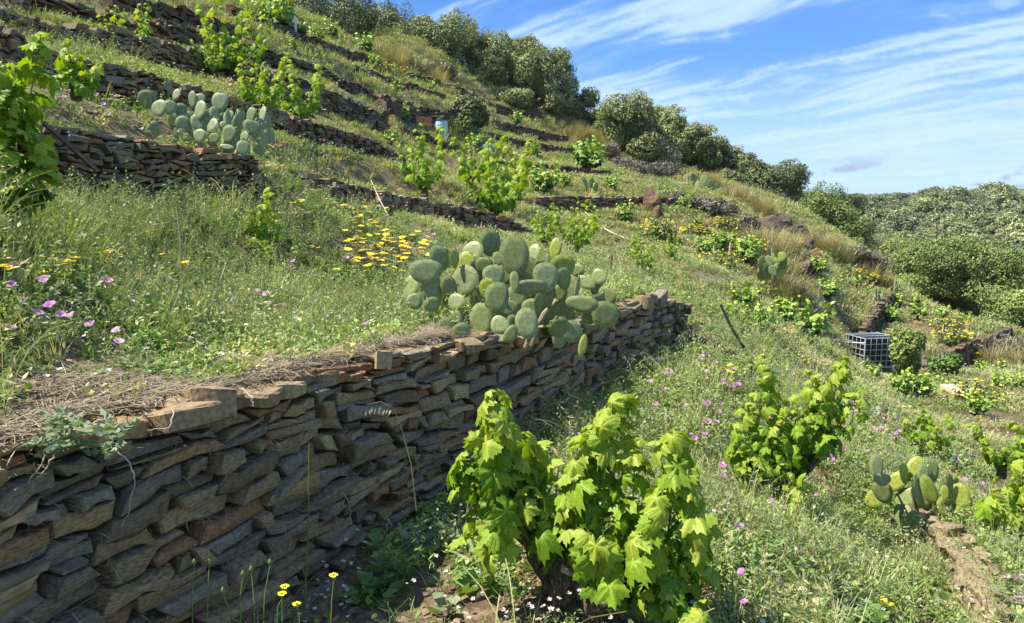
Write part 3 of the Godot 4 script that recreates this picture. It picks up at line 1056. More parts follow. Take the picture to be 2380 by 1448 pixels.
func build_vine(at: Vector3, label: String, trunks: Array, shoots: Array, size: float, spacing: float, reach: float, yellow := 0.0, group := "") -> Node3D:
	# trunks: [[points], [radii]]; shoots: lists of world points
	var o := thing("grape_vine", label, "grape vine", at, 0.0, group)
	var ts := Shape.new()
	for t in trunks:
		var pts: Array = []
		var rr: Array = []
		var n: int = t[0].size()
		for i in (n - 1) * 4 + 1:
			var f := float(i) / 4.0
			var k := mini(int(f), n - 2)
			var p: Vector3 = t[0][k].lerp(t[0][k + 1], f - k) - at
			pts.append(p + Vector3(R(-1, 1), R(-0.6, 0.6), R(-1, 1)) * 0.3 * t[1][k])
			rr.append(lerpf(t[1][k], t[1][k + 1], f - k) * R(0.82, 1.25))
		tube(ts, pts, rr, 9, 0.16)
	part("trunk", ts.mesh(M.old_bark, true), o)
	for t in trunks:
		if t.size() > 2:      # a pale pruning cut on a stub
			var cs := Shape.new()
			var e: Vector3 = t[0][-1] - at
			var d: Vector3 = (t[0][-1] - t[0][-2]).normalized()
			tube(cs, [e - d * 0.01, e + d * 0.008], [t[1][-1] * 0.95, t[1][-1] * 0.7], 8, 0.1)
			part("pruning_cut", cs.mesh(M.cut_wood, true), o)
	for sh in shoots:
		var local: Array = sh.map(func(q): return q - at)
		var cs := Shape.new()
		var rr: Array = []
		for i in local.size():
			rr.append(lerpf(0.006, 0.0025, float(i) / (local.size() - 1)))
		tube(cs, local, rr, 5)
		for sp in leaf_spots(local, spacing, size, reach):
			var x: Transform3D = sp[0]
			tube(cs, [sp[2], x.origin], [0.0018, 0.0014], 3)
			var f: float = sp[1] + R(-0.28, 0.28) + yellow
			var tone := 0 if f < 0.12 else 1 if f < 0.5 else 2 if f < 0.86 else 3
			part("leaf", leaf_meshes[rng.randi() % 4][tone], o, x)
		part("cane", cs.mesh(M.cane), o)
	return o


func bush_vine(seed_: int, height: float, width: float, count: int, upright: int) -> Array:
	# shoots of a young goblet vine, local points
	var out: Array = []
	for i in upright:
		var a := TAU * i / upright + R(-0.5, 0.5)
		var o := Vector3(cos(a), 0, sin(a))
		var h := height * R(0.65, 1.0)
		var w := width * R(0.3, 1.0) * 0.5
		out.append([o * 0.05 + Vector3.UP * height * 0.22, o * w * 0.7 + Vector3.UP * h * 0.55, o * w + Vector3.UP * h])
	return out


func foliage_mesh(shoots: Array, spacing: float, size: float, reach: float, tones: Array) -> Shape:
	var s := Shape.new()
	for sh in shoots:
		for sp in leaf_spots(sh, spacing, size, reach, 0.6):
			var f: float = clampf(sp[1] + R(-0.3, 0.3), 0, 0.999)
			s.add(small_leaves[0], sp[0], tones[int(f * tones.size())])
	return s


# ---------------------------------------------------------------- prickly pears
var pad_cache := {}


func pad_shape(w: float, h: float) -> Shape:
	# an egg shaped fleshy pad standing on its narrow end, 0.12 as thick as it is tall
	var s := Shape.new()
	var rings := 5
	var n := 20
	var th := clampf(0.06 * (w + h), 0.01, 0.024)
	for side in 2:
		var sg := 1.0 if side == 0 else -1.0
		var k0 := s.vert(Vector3(0, h * 0.02, sg * th * 0.5), Vector2(0.5, 0.5))
		for r in range(1, rings + 1):
			var f := float(r) / rings
			for i in n:
				var a := TAU * i / n
				var yy := -cos(a)
				var ww := sin(a) * (1.02 - 0.24 * (0.5 - 0.5 * yy))
				var wob := 1.0 + 0.025 * sin(a * 3.0 + w * 90.0)
				var z := sg * th * 0.5 * sqrt(maxf(0.0, 1.0 - pow(f, 7.0)))
				s.vert(Vector3(ww * w * 0.5 * f * wob, yy * h * 0.5 * f * wob, z), Vector2(0.5 + 0.48 * ww * f, 0.5 - 0.48 * yy * f))
		for i in n:
			var i2 := (i + 1) % n
			if side == 0:
				s.tri(k0, k0 + 1 + i2, k0 + 1 + i)
			else:
				s.tri(k0, k0 + 1 + i, k0 + 1 + i2)
			for r in rings - 1:
				var a0 := k0 + 1 + r * n
				if side == 0:
					s.quad(a0 + i, a0 + i2, a0 + n + i2, a0 + n + i)
				else:
					s.quad(a0 + i, a0 + n + i, a0 + n + i2, a0 + i2)
	return s


func prickly_pear(at: Vector3, rows: Array, label: String, young := 0.06, grow := 1.24, glaucous := false) -> Node3D:
	var o := thing("prickly_pear", label, "prickly pear", at)
	for q in rows:
		var sh := pad_shape(q[3] * grow, q[4] * grow)
		# bumps where spines and flower buds sit along the upper rim
		var buds: Array = []
		if q[4] > 0.1 and rng.randf() < 0.5:
			for b in rng.randi_range(1, 5):
				var a := R(-0.9, 0.9)
				var p := Vector3(sin(a) * q[3] * 0.47, cos(a) * q[4] * 0.48, 0)
				var bud := Shape.new()
				tube(bud, [p, p + Vector3(sin(a), cos(a), 0) * R(0.012, 0.03)], [0.006, 0.008], 5)
				buds.append(bud)
		var face := deg_to_rad(q[6] * 1.0)
		var m: Material = M.young_pad if rng.randf() < young else M.cactus_pad if rng.randf() < 0.7 else M.shaded_pad
		if glaucous and m != M.young_pad:
			m = M.glaucous_pad
		var spin := deg_to_rad(-q[5])
		var xf := Transform3D(Basis(Vector3.UP, deg_to_rad(q[6]) + R(-0.15, 0.15)) * Basis(Vector3.RIGHT, R(-0.35, 0.12)) * Basis(Vector3.BACK, spin), Vector3(q[0], maxf(q[1], -0.25), q[2]))
		var pd := part("pad", sh.mesh(m), o, xf)
		for bud in buds:
			part("bud", bud.mesh(M.young_pad), pd)
	var st := Shape.new()
	for k in 7:
		var q = rows[rng.randi() % rows.size()]
		var top := Vector3(q[0] * 0.7, maxf(q[1], 0.0) * 0.7, q[2] * 0.7)
		var sz: float = q[4] * 0.16
		tube(st, [Vector3(q[0] * 0.3, -0.15, q[2] * 0.3 - 0.1), Vector3(q[0] * 0.5, top.y * 0.45, q[2] * 0.5 - 0.1), top - Vector3(0, 0, 0.06)], [sz, sz * 0.85, sz * 0.6], 7, 0.12)
	part("stem", st.mesh(M.corky, true), o)
	return o


func wild_pads(n: int, size: float, spread: float, height: float) -> Array:
	var out: Array = []
	for i in n:
		var f := sqrt(rng.randf())
		var a := R(0, TAU)
		var x := cos(a) * f * spread
		var z := sin(a) * f * spread
		var y := size * 0.45 + rng.randf() * height * (1.0 - 0.6 * f)
		out.append([x, y, z, size * R(0.6, 0.9), size * R(0.85, 1.2), R(-35, 35) + x / spread * 30.0, R(-60, 60)])
	return out


# ---------------------------------------------------------------- trees and shrubs
func leaf_cloud(s: Shape, lobes: Array, count: int, leaf: float, tones: Array, gap: FastNoiseLite, gap_at := -0.18, up := 0.35) -> void:
	# small leaf clumps near the skins of several uneven lobes, with holes where the noise is low
	var total := 0.0
	for l in lobes:
		total += l[1].x * l[1].y
	for l in lobes:
		var k := int(count * l[1].x * l[1].y / total)
		var lobe_tone := R(-0.22, 0.22)
		for i in k:
			var d := Vector3(rng.randfn(), rng.randfn(), rng.randfn()).normalized()
			var f := 1.0 - absf(rng.randfn()) * 0.2
			var rough := 1.0 + 0.42 * gap.get_noise_3d(d.x * 60.0 + l[0].x * 30.0, d.y * 60.0 + l[0].y * 30.0, d.z * 60.0)
			var p: Vector3 = l[0] + d * l[1] * f * rough
			if gap.get_noise_3d(p.x * 42.0, p.y * 42.0, p.z * 42.0) < gap_at:
				continue
			var n := (d * 0.7 + Vector3.UP * up + Vector3(rng.randfn(), rng.randfn(), rng.randfn()) * 0.5).normalized()
			var t := n.cross(Vector3(rng.randfn(), rng.randfn(), rng.randfn())).normalized()
			var b := n.cross(t)
			var z := leaf * R(0.6, 1.4)
			var tn: float = clampf(0.5 + lobe_tone + R(-0.3, 0.3) + 0.35 * gap.get_noise_3d(p.x * 15.0, p.y * 15.0, p.z * 15.0), 0, 0.999)
			s.tint = tones[int(tn * tones.size())]
			var k0 := s.vert(p - t * z)
			s.vert(p + b * z * 0.45 + n * z * 0.15)
			s.vert(p + t * z)
			s.vert(p - b * z * 0.45 + n * z * 0.1)
			s.quad(k0, k0 + 1, k0 + 2, k0 + 3)


func tree(called: String, label: String, category: String, at: Vector3, w: float, h: float, count: int, leaf: float, tones: Array, group := "", trunk_share := 0.22, flat_top := false, gap_at := -0.18) -> Node3D:
	var o := thing(called, label, category, at, 0.0, group)
	var gap := FastNoiseLite.new()
	gap.seed = rng.randi() % 1000
	gap.frequency = 0.02 * clampf(4.0 / maxf(h, 1.0), 0.6, 2.0)
	var lobes: Array = []
	var n := 15
	var mid := h * (1.0 + trunk_share) / 2.0
	var half := h * (1.0 - trunk_share) / 2.0 * 0.9
	w *= 0.97
	for i in n:
		var a := R(0, TAU)
		var f := sqrt(rng.randf()) * 0.7
		var y := R(-0.62, 0.62)
		if flat_top:
			y = R(-0.2, 0.45)
		var r := R(0.24, 0.5)
		var room := sqrt(maxf(0.1, 1.0 - y * y * 0.6))
		lobes.append([Vector3(cos(a) * f * w / 2.0 * room, mid + y * half, sin(a) * f * w / 2.0 * room), Vector3(w / 2.0 * r * 1.1, half * r * 1.15, w / 2.0 * r * 1.1)])
	lobes.append([Vector3(0, mid, 0), Vector3(w * 0.36, half * 0.78, w * 0.36)])
	var ts := Shape.new()
	tube(ts, [Vector3(0, -0.4, 0), Vector3(R(-0.04, 0.04) * w, h * 0.2, 0), Vector3(R(-0.06, 0.06) * w, h * 0.45, 0), Vector3(0, h * 0.75, 0)], [h * 0.035, h * 0.03, h * 0.022, h * 0.008], 7, 0.1)
	for l in lobes:
		var s0 := Vector3(0, h * R(0.08, 0.4), 0)
		tube(ts, [s0, s0.lerp(l[0], 0.55) + Vector3(0, -0.03 * h, 0), l[0]], [h * 0.016, h * 0.011, h * 0.004], 5)
		for k in 3:
			var e: Vector3 = l[0] + Vector3(rng.randfn(), rng.randfn(), rng.randfn()).normalized() * l[1] * 0.9
			tube(ts, [s0.lerp(l[0], 0.6), e], [h * 0.007, h * 0.002], 3, 0.0, false)
	part("trunk", ts.mesh(M.twig), o)
	var s := Shape.new()
	leaf_cloud(s, lobes, count, leaf, tones, gap, gap_at)
	part("crown", s.mesh(M.crown), o)
	return o


# ---------------------------------------------------------------- rocks
func rock(at: Vector3, size: Vector3, turn: float, label: String, tone: Color, called := "rock_outcrop", category := "rock", seed_ := 1) -> MeshInstance3D:
	var s := Shape.new()
	var nz := FastNoiseLite.new()
	nz.seed = seed_
	nz.frequency = 0.9
	nz.fractal_octaves = 3
	var rings := 12
	var n := 18
	for j in rings + 1:
		for i in n:
			var b := PI * j / rings
			var a := TAU * i / n
			var d := Vector3(sin(b) * cos(a), cos(b), sin(b) * sin(a))
			# broken facets: flatten the ball against random planes
			var p := d
			for k in 9:
				var q := Vector3(sin(k * 2.4 + seed_), cos(k * 1.7 + seed_ * 0.6) * 0.8, cos(k * 3.1 + seed_)).normalized()
				var over := p.dot(q) - 0.66
				if over > 0.0:
					p -= q * over
			p += d * 0.16 * nz.get_noise_3d(d.x * 1.6, d.y * 3.2, d.z * 1.6)
			s.tint = tone * (1.0 + 0.35 * nz.get_noise_3d(p.x * 2.0 + 9.0, p.y * 4.0, p.z * 2.0))
			s.vert(p * size)
	for j in rings:
		for i in n:
			var i2 := (i + 1) % n
			s.quad(j * n + i, (j + 1) * n + i, (j + 1) * n + i2, j * n + i2)
	return single(called, s.mesh(M.rock, true), label, category, Transform3D(Basis(Vector3.UP, turn), at))


# ---------------------------------------------------------------- grass and flowers
func blade(s: Shape, at: Vector3, dir: Vector3, len: float, w: float, bend: float, segs := 2) -> void:
	var side := Vector3(-dir.z, 0, dir.x)
	if side.length() < 0.05:
		side = Vector3(cos(at.x * 99.0), 0, sin(at.x * 99.0))
	side = side.normalized() * w * 0.5
	var k := -1
	var p := at
	var out := Vector3(dir.x, 0, dir.z)
	out = out.normalized() if out.length() > 0.01 else Vector3.RIGHT
	var d := dir.normalized()
	for i in segs + 1:
		var f := float(i) / segs
		if i == segs:
			var e := s.vert(p)
			s.tri(k, k + 1, e)
		else:
			var q := s.vert(p - side * (1.0 - f * 0.5))
			s.vert(p + side * (1.0 - f * 0.5))
			if k >= 0:
				s.quad(k, k + 1, q + 1, q)
			k = q
		p += d * len / segs
		d = (d + (out * 0.6 + Vector3.DOWN * 0.55) * bend).normalized()


func leaflet(s: Shape, at: Vector3, dir: Vector3, len: float, w: float) -> void:
	var n := Vector3(rng.randfn(), rng.randfn() + 1.0, rng.randfn()).normalized()
	var b := dir.cross(n).normalized() * w * 0.5
	var k := s.vert(at)
	s.vert(at + dir * len * 0.45 + b)
	s.vert(at + dir * len)
	s.vert(at + dir * len * 0.45 - b)
	s.quad(k, k + 1, k + 2, k + 3)


func tuft(n: int, h: float, w: float, spread: float, bend: float) -> Shape:
	var s := Shape.new()
	for i in n:
		var a := R(0, TAU)
		var r := sqrt(rng.randf()) * spread
		var lean := R(0.05, 0.75)
		var v := R(0.75, 1.25)
		s.tint = Color(v, v * R(0.95, 1.05), v * R(0.8, 1.1))
		blade(s, Vector3(cos(a) * r, -0.02, sin(a) * r), Vector3(cos(a + R(-0.6, 0.6)) * lean, 1.0, sin(a + R(-0.6, 0.6)) * lean), h * R(0.45, 1.1), w * R(0.7, 1.3), bend * R(0.4, 1.5), 3 if bend > 0.3 else 2)
	return s


func herb(stems: int, h: float, leaf: float, width: float, spread: float, per: int) -> Shape:
	var s := Shape.new()
	for i in stems:
		var a := R(0, TAU)
		var lean := R(0.1, 0.9)
		var d := Vector3(cos(a) * lean, 1.0, sin(a) * lean).normalized()
		var p := Vector3(cos(a), 0, sin(a)) * R(0, spread)
		var len := h * R(0.5, 1.15)
		s.tint = Color(0.9, 0.95, 0.8)
		blade(s, p, d, len, 0.004, 0.15, 2)
		for k in per:
			var f := (k + 0.6) / per
			var v := R(0.7, 1.35)
			s.tint = Color(v, v, v * R(0.7, 1.1))
			var e := Vector3(rng.randfn(), rng.randfn() * 0.6 + 0.4, rng.randfn()).normalized()
			leaflet(s, p + d * len * f, e, leaf * R(0.6, 1.3) * (1.1 - 0.4 * f), width * R(0.7, 1.3))
	return s


func rosette(n: int, r: float, w: float) -> Shape:
	var s := Shape.new()
	for i in n:
		var a := R(0, TAU)
		var v := R(0.75, 1.3)
		s.tint = Color(v, v, v * R(0.8, 1.1))
		var p := Vector3(cos(a), 0, sin(a)) * R(0, r * 0.6)
		leaflet(s, p + Vector3.UP * R(0.0, 0.06), Vector3(cos(a + R(-0.7, 0.7)), R(0.0, 0.7), sin(a + R(-0.7, 0.7))).normalized(), r * R(0.4, 0.9), w * R(0.7, 1.3))
	return s


func litter(n: int, len: float, spread: float) -> Shape:
	# dry stems lying about
	var s := Shape.new()
	for i in n:
		var a := R(0, TAU)
		var v := R(0.55, 1.25)
		s.tint = Color(v, v * 0.96, v * 0.9)
		var p := Vector3(R(-1, 1) * spread, R(0.0, 0.045), R(-1, 1) * spread)
		blade(s, p, Vector3(cos(a), R(-0.05, 0.25), sin(a)), len * R(0.4, 1.2), 0.0045, R(0.0, 0.2), 3)
	return s


func oats(n: int, h: float) -> Shape:
	# tall wild oat: thin stems that nod under hanging spikelets
	var s := Shape.new()
	for i in n:
		var a := R(0, TAU)
		var o := Vector3(cos(a), 0, sin(a))
		var p := o * R(0, 0.06)
		var d := (Vector3.UP + o * R(0.05, 0.3)).normalized()
		var len := h * R(0.6, 1.1)
		s.tint = Color(0.85, 0.95, 0.75)
		var q := p
		for k in 5:
			var nx := q + d * len / 5.0
			var sd := d.cross(Vector3(0.3, 0.1, 0.9)).normalized() * 0.0016
			var k0 := s.vert(q - sd)
			s.vert(q + sd)
			s.vert(nx + sd)
			s.vert(nx - sd)
			s.quad(k0, k0 + 1, k0 + 2, k0 + 3)
			q = nx
			if k >= 2:
				for b in 3:
					s.tint = Color(1.5, 1.45, 1.25)
					leaflet(s, q + o * R(0, 0.03) + Vector3.DOWN * R(0, 0.03), (Vector3.DOWN + o * R(0.2, 0.8) + Vector3(R(-0.4, 0.4), 0, R(-0.4, 0.4))).normalized(), 0.026, 0.006)
				s.tint = Color(0.85, 0.95, 0.75)
			d = (d + (o * 0.16 + Vector3.DOWN * 0.1) * (1.0 + k * 0.4)).normalized()
	return s


func wall_distance(x: float, z: float, wi: int) -> float:
	# uphill positive distance from a wall's face
	var P: Array = WALLS[wi].at
	var best := 1e9
	var sd := 1e9
	for i in P.size() - 1:
		var a := Vector2(P[i].x, P[i].z)
		var b := Vector2(P[i + 1].x, P[i + 1].z)
		var q := Geometry2D.get_closest_point_to_segment(Vector2(x, z), a, b)
		var d := q.distance_to(Vector2(x, z))
		if d < best:
			best = d
			sd = d * signf((x - a.x) * (b.y - a.y) - (z - a.y) * (b.x - a.x))
	return sd


func near_any_face(x: float, z: float) -> bool:
	for wi in WALLS.size():
		if wboxes[wi].has_point(Vector2(x, z)):
			var d := wall_distance(x, z, wi)
			if d > (-0.06 if z > -14.0 else -0.3) and d < 0.3 and wi < WALLS.size() - 1:
				return true
	return false


# places where the soil shows: x, z, radius
const BARE := [Vector3(-2.61, -7.8, 0.4), Vector3(10.62, -32.3, 2.6), Vector3(11.12, -32.1, 2.2), Vector3(10.58, -27.6, 1.2), Vector3(9.84, -38.1, 2), Vector3(10.52, -24.6, 1), Vector3(9.79, -23.9, 0.8), Vector3(15.71, -27.5, 1.2), Vector3(14.26, -23.1, 1.1), Vector3(12.39, -22, 0.8), Vector3(2.39, -9.52, 0.7), Vector3(5.05, -10.28, 0.7), Vector3(6.52, -36.7, 2), Vector3(7.62, -19.76, 0.9)]


func lay_grass() -> void:
	var kinds := {
		"fine_grass": [tuft(20, 0.17, 0.007, 0.08, 0.35), tuft(26, 0.12, 0.006, 0.1, 0.5)],
		"leafy_herb": [herb(9, 0.16, 0.048, 0.018, 0.07, 11), herb(7, 0.22, 0.055, 0.012, 0.06, 13), herb(8, 0.12, 0.042, 0.028, 0.09, 9)],
		"broad_leaf": [rosette(24, 0.15, 0.05), rosette(20, 0.11, 0.06)],
		"dry_grass": [tuft(12, 0.34, 0.004, 0.08, 0.25), litter(36, 0.16, 0.12)],
		"tall_grass": [tuft(22, 0.36, 0.007, 0.09, 0.35), oats(6, 0.5)],
		"feathery_weed": [herb(8, 0.36, 0.06, 0.006, 0.08, 22), herb(5, 0.42, 0.035, 0.014, 0.06, 16)],
		"far_grass": [tuft(38, 0.18, 0.016, 0.26, 0.35), herb(14, 0.2, 0.07, 0.035, 0.24, 8), tuft(30, 0.24, 0.011, 0.22, 0.45)],
	}
	var places := {}
	var tints := {}
	for k in kinds:
		for i in kinds[k].size():
			places[k + str(i)] = []
			tints[k + str(i)] = []
	var soilz := FastNoiseLite.new()
	soilz.seed = 40
	soilz.frequency = 0.35
	soilz.fractal_octaves = 3
	for n in 88000:
		var az := R(-0.86, 0.86)
		var u := rng.randf()
		var d := 1.5 + 52.0 * pow(u, 2.0)
		if n < 15000:
			d = R(1.6, 9.0)
		var x := sin(az) * d
		var z := -cos(az) * d
		if near_any_face(x, z):
			continue
		var nz := soilz.get_noise_2d(x, z)
		var nz2 := patch_noise.get_noise_2d(x * 3.0, z * 3.0)
		var w1 := wall_distance(x, z, 0) if d < 11.0 else 9.0
		var w20 := wall_distance(x, z, WALLS.size() - 1) if d < 8.0 else 9.0
		var strip := w1 > 0.0 and w1 < (0.6 + 0.4 * smoothstep(-2.6, -3.6, z)) * (1.0 + nz * 0.6) and z > -5.8
		var edge := w20 > 0.0 and w20 < 0.28 + nz * 0.3
		var bare := w1 < 0.0 and Vector2(x + 0.05, z + 3.1).length() < 1.35 + nz * 0.6
		if bare and rng.randf() < (0.6 if edge else 0.9):
			continue
		var naked := false
		for q in BARE:
			if Vector2(x - q.x, z - q.y).length() < q.z * (1.0 + nz * 0.8):
				naked = true
		if naked and rng.randf() < 0.8:
			continue
		if nz + nz2 * 0.5 < -0.22 and rng.randf() < 0.8:
			continue
		var at := Vector3(x, bumpy(x, z), z)
		var kind := "leafy_herb"
		var r := rng.randf()
		if d > 13.0:
			kind = "far_grass"
		elif strip:
			kind = "dry_grass" if r < 0.86 else "leafy_herb" if r < 0.95 else "broad_leaf"
		elif w1 < 0.0 and w1 > -0.9:
			kind = "leafy_herb" if r < 0.4 else "tall_grass" if r < 0.5 else "fine_grass" if r < 0.7 else "broad_leaf"
		elif r < 0.24 + nz * 0.25:
			kind = "fine_grass"
		elif r < 0.62:
			kind = "leafy_herb"
		elif r < 0.72:
			kind = "broad_leaf"
		elif r < 0.9:
			kind = "dry_grass"
		else:
			kind = "tall_grass"
		if (kind == "leafy_herb" or kind == "fine_grass") and d > 3.0 and rng.randf() < 0.09 + maxf(0.0, nz2) * 0.35:
			kind = "feathery_weed"
		if d > 4.5 and d < 11.0 and not strip:
			var w2 := wall_distance(x, z, 1)
			if w2 < 0.0 and w2 > -1.0 and x < -1.5 and rng.randf() < 0.3:
				kind = "tall_grass" if rng.randf() < 0.5 else "feathery_weed"
		if kind == "tall_grass" and d < 2.6:
			kind = "fine_grass"
		var i := rng.randi() % int(kinds[kind].size())
		if strip and kind == "dry_grass":
			i = 1
		var sc := R(0.65, 1.2) * (1.0 + 0.55 * soilz.get_noise_2d(x * 1.7 + 50.0, z * 1.7))
		if kind == "far_grass":
			sc *= clampf(d / 24.0, 0.75, 1.35)
		var hue := clampf(0.5 + nz * 0.5 + nz2 * 0.5 + R(-0.3, 0.3), 0, 1)
		var c := Color(0.165, 0.29, 0.085).lerp(Color(0.35, 0.47, 0.13), hue)
		if rng.randf() < 0.25:
			c = Color(0.25, 0.3, 0.18)
		if kind == "dry_grass":
			c = Color(0.46, 0.4, 0.3).lerp(Color(0.38, 0.34, 0.21), rng.randf())
			if not strip and not edge and rng.randf() < 0.5:
				c = Color(0.36, 0.35, 0.16)
		if kind == "far_grass":
			c = Color(0.18, 0.275, 0.1).lerp(Color(0.36, 0.42, 0.17), hue)
			if rng.randf() < 0.2:
				c = Color(0.38, 0.34, 0.2)
		if kind == "feathery_weed":
			c = Color(0.2, 0.28, 0.12).lerp(Color(0.27, 0.33, 0.17), rng.randf())
		if rng.randf() < 0.12 and kind != "dry_grass":
			c = c.lerp(Color(0.58, 0.54, 0.27), 0.7)
		if kind == "tall_grass" and i == 1:
			c = Color(0.34, 0.34, 0.18)
		var up := Vector3(R(-0.12, 0.12), 1, R(-0.12, 0.12)).normalized()
		var turn := R(0, TAU)
		var xx := Vector3(cos(turn), 0, sin(turn))
		xx = (xx - up * xx.dot(up)).normalized()
		places[kind + str(i)].append(Transform3D(Basis(xx, up, xx.cross(up)).scaled(Vector3.ONE * sc), at))
		tints[kind + str(i)].append(c)
	for n in 1700:
		# cut stems drying along the top of the long foreground wall
		var t := rng.randf()
		var q := along(WALLS[0].at.slice(2), t * t * 0.75)
		var x := q.x + R(-0.75, -0.12)
		var z := q.z + R(-0.3, 0.3)
		var wd := wall_distance(x, z, 0)
		if wd < 0.1 or wd > 0.75 or rng.randf() < wd - 0.25:
			continue
		places["dry_grass1"].append(Transform3D(Basis(Vector3.UP, R(0, TAU)).scaled(Vector3.ONE * R(0.7, 1.2)), Vector3(x, bumpy(x, z) + 0.01, z)))
		tints["dry_grass1"].append(Color(0.46, 0.4, 0.32).lerp(Color(0.33, 0.29, 0.24), rng.randf()))
	var pebble := Shape.new()
	for i in 14:
		var d := Vector3(sin(i * 2.4) * sqrt(1.0 - pow(i / 6.5 - 1.0, 2.0)), i / 6.5 - 1.0, cos(i * 2.4) * sqrt(maxf(0.0, 1.0 - pow(i / 6.5 - 1.0, 2.0))))
		pebble.vert(d * Vector3(1.0, 0.5, 0.7) * R(0.8, 1.15))
	for i in 12:
		for j in range(i + 1, 14):
			for k in range(j + 1, 14):
				var n := (pebble.v[j] - pebble.v[i]).cross(pebble.v[k] - pebble.v[i]).normalized()
				var one_side := true
				var sg := 0.0
				for l in 14:
					if l != i and l != j and l != k:
						var e := n.dot(pebble.v[l] - pebble.v[i])
						if sg == 0.0:
							sg = signf(e)
						elif e * sg < -0.0001:
							one_side = false
							break
				if one_side:
					if sg > 0.0:
						pebble.tri(i, j, k)
					else:
						pebble.tri(i, k, j)
	var stones_at: Array = []
	var stone_tones: Array = []
	for n in 5200:
		var az := R(-0.8, 0.8)
		var d := 1.8 + 32.0 * pow(rng.randf(), 1.6)
		var x := sin(az) * d
		var z := -cos(az) * d
		stones_at.append(Transform3D(Basis.from_euler(Vector3(R(-0.3, 0.3), R(0, TAU), R(-0.3, 0.3))).scaled(Vector3.ONE * R(0.008, 0.035) * (1.0 + d * 0.05)), Vector3(x, bumpy(x, z) + 0.004, z)))
		stone_tones.append(Color(0.27, 0.22, 0.16) * R(0.7, 1.5))
	stuff("pebbles", pebble.mesh(M.loose_stone, true), stones_at, stone_tones, "small loose stones lying on the soil between the plants")
	var says := {"fine_grass": "fine green grass growing all over the terraces", "leafy_herb": "small leaved green herbs among the grass", "broad_leaf": "low broad leaved weeds between the grass", "dry_grass": "dry straw coloured grass and cut stems along the wall tops", "feathery_weed": "taller feathery weeds scattered through the meadow", "tall_grass": "tall grass and wild oats standing over the meadow", "far_grass": "coarse grass covering the more distant terraces"}
	for k in kinds:
		for i in kinds[k].size():
			if places[k + str(i)].size():
				stuff(k, kinds[k][i].mesh(M.blade), places[k + str(i)], tints[k + str(i)], says[k])


var bindweed_meshes: Array = []
var daisy_mesh: Array = []


func prepare_flowers() -> void:
	var s := Shape.new()
	var t := Shape.new()
	var n := 15
	for ring in 3:
		for i in n:
			var a := TAU * i / n
			var r: float = [0.005, 0.017, 0.03][ring] * (1.0 + (0.06 * cos(a * 5.0) if ring == 2 else 0.0))
			s.vert(Vector3(cos(a) * r, [-0.02, -0.004, 0.002][ring] + (0.003 * sin(a * 5.0) if ring == 2 else 0.0), sin(a) * r))
	for ring in 2:
		for i in n:
			var i2 := (i + 1) % n
			s.quad(ring * n + i, ring * n + i2, (ring + 1) * n + i2, (ring + 1) * n + i)
	for i in 8:
		var a := TAU * i / 8
		t.vert(Vector3(cos(a) * 0.008, -0.0085, sin(a) * 0.008))
	t.vert(Vector3(0, -0.014, 0))
	for i in 8:
		t.tri(i, (i + 1) % 8, 8)
	var st := Shape.new()
	tube(st, [Vector3(0.01, -0.2, 0.01), Vector3(0.004, -0.1, -0.004), Vector3(0, -0.02, 0)], [0.0015, 0.0015, 0.0025], 4)
	bindweed_meshes = [s.mesh(M.petal_pink), s.mesh(M.petal_pale), t.mesh(M.throat), st.mesh(M.stem_green)]
	var p := Shape.new()
	for i in 14:
		var a := TAU * i / 14
		var d := Vector3(cos(a), R(-0.05, 0.16), sin(a))
		var b := Vector3(-sin(a), 0, cos(a)) * 0.006
		var k := p.vert(d * 0.008)
		p.vert(d * 0.024 + b)
		p.vert(d * 0.034)
		p.vert(d * 0.024 - b)
		p.quad(k, k + 1, k + 2, k + 3)
	var c := Shape.new()
	for i in 8:
		var a := TAU * i / 8
		c.vert(Vector3(cos(a) * 0.011, 0.001, sin(a) * 0.011))
	c.vert(Vector3(0, 0.007, 0))
	for i in 8:
		c.tri(i, (i + 1) % 8, 8)
	var ds := Shape.new()
	tube(ds, [Vector3(0.015, -0.3, 0.01), Vector3(0.006, -0.15, -0.006), Vector3(0, 0, 0)], [0.0022, 0.002, 0.002], 4)
	for i in 9:
		leaflet(ds, Vector3(0.01, R(-0.28, -0.08), 0.0), Vector3(rng.randfn(), 0.5, rng.randfn()).normalized(), 0.05, 0.01)
	daisy_mesh = [p.mesh(M.petal_yellow), c.mesh(M.disc_yellow), ds.mesh(M.stem_green)]


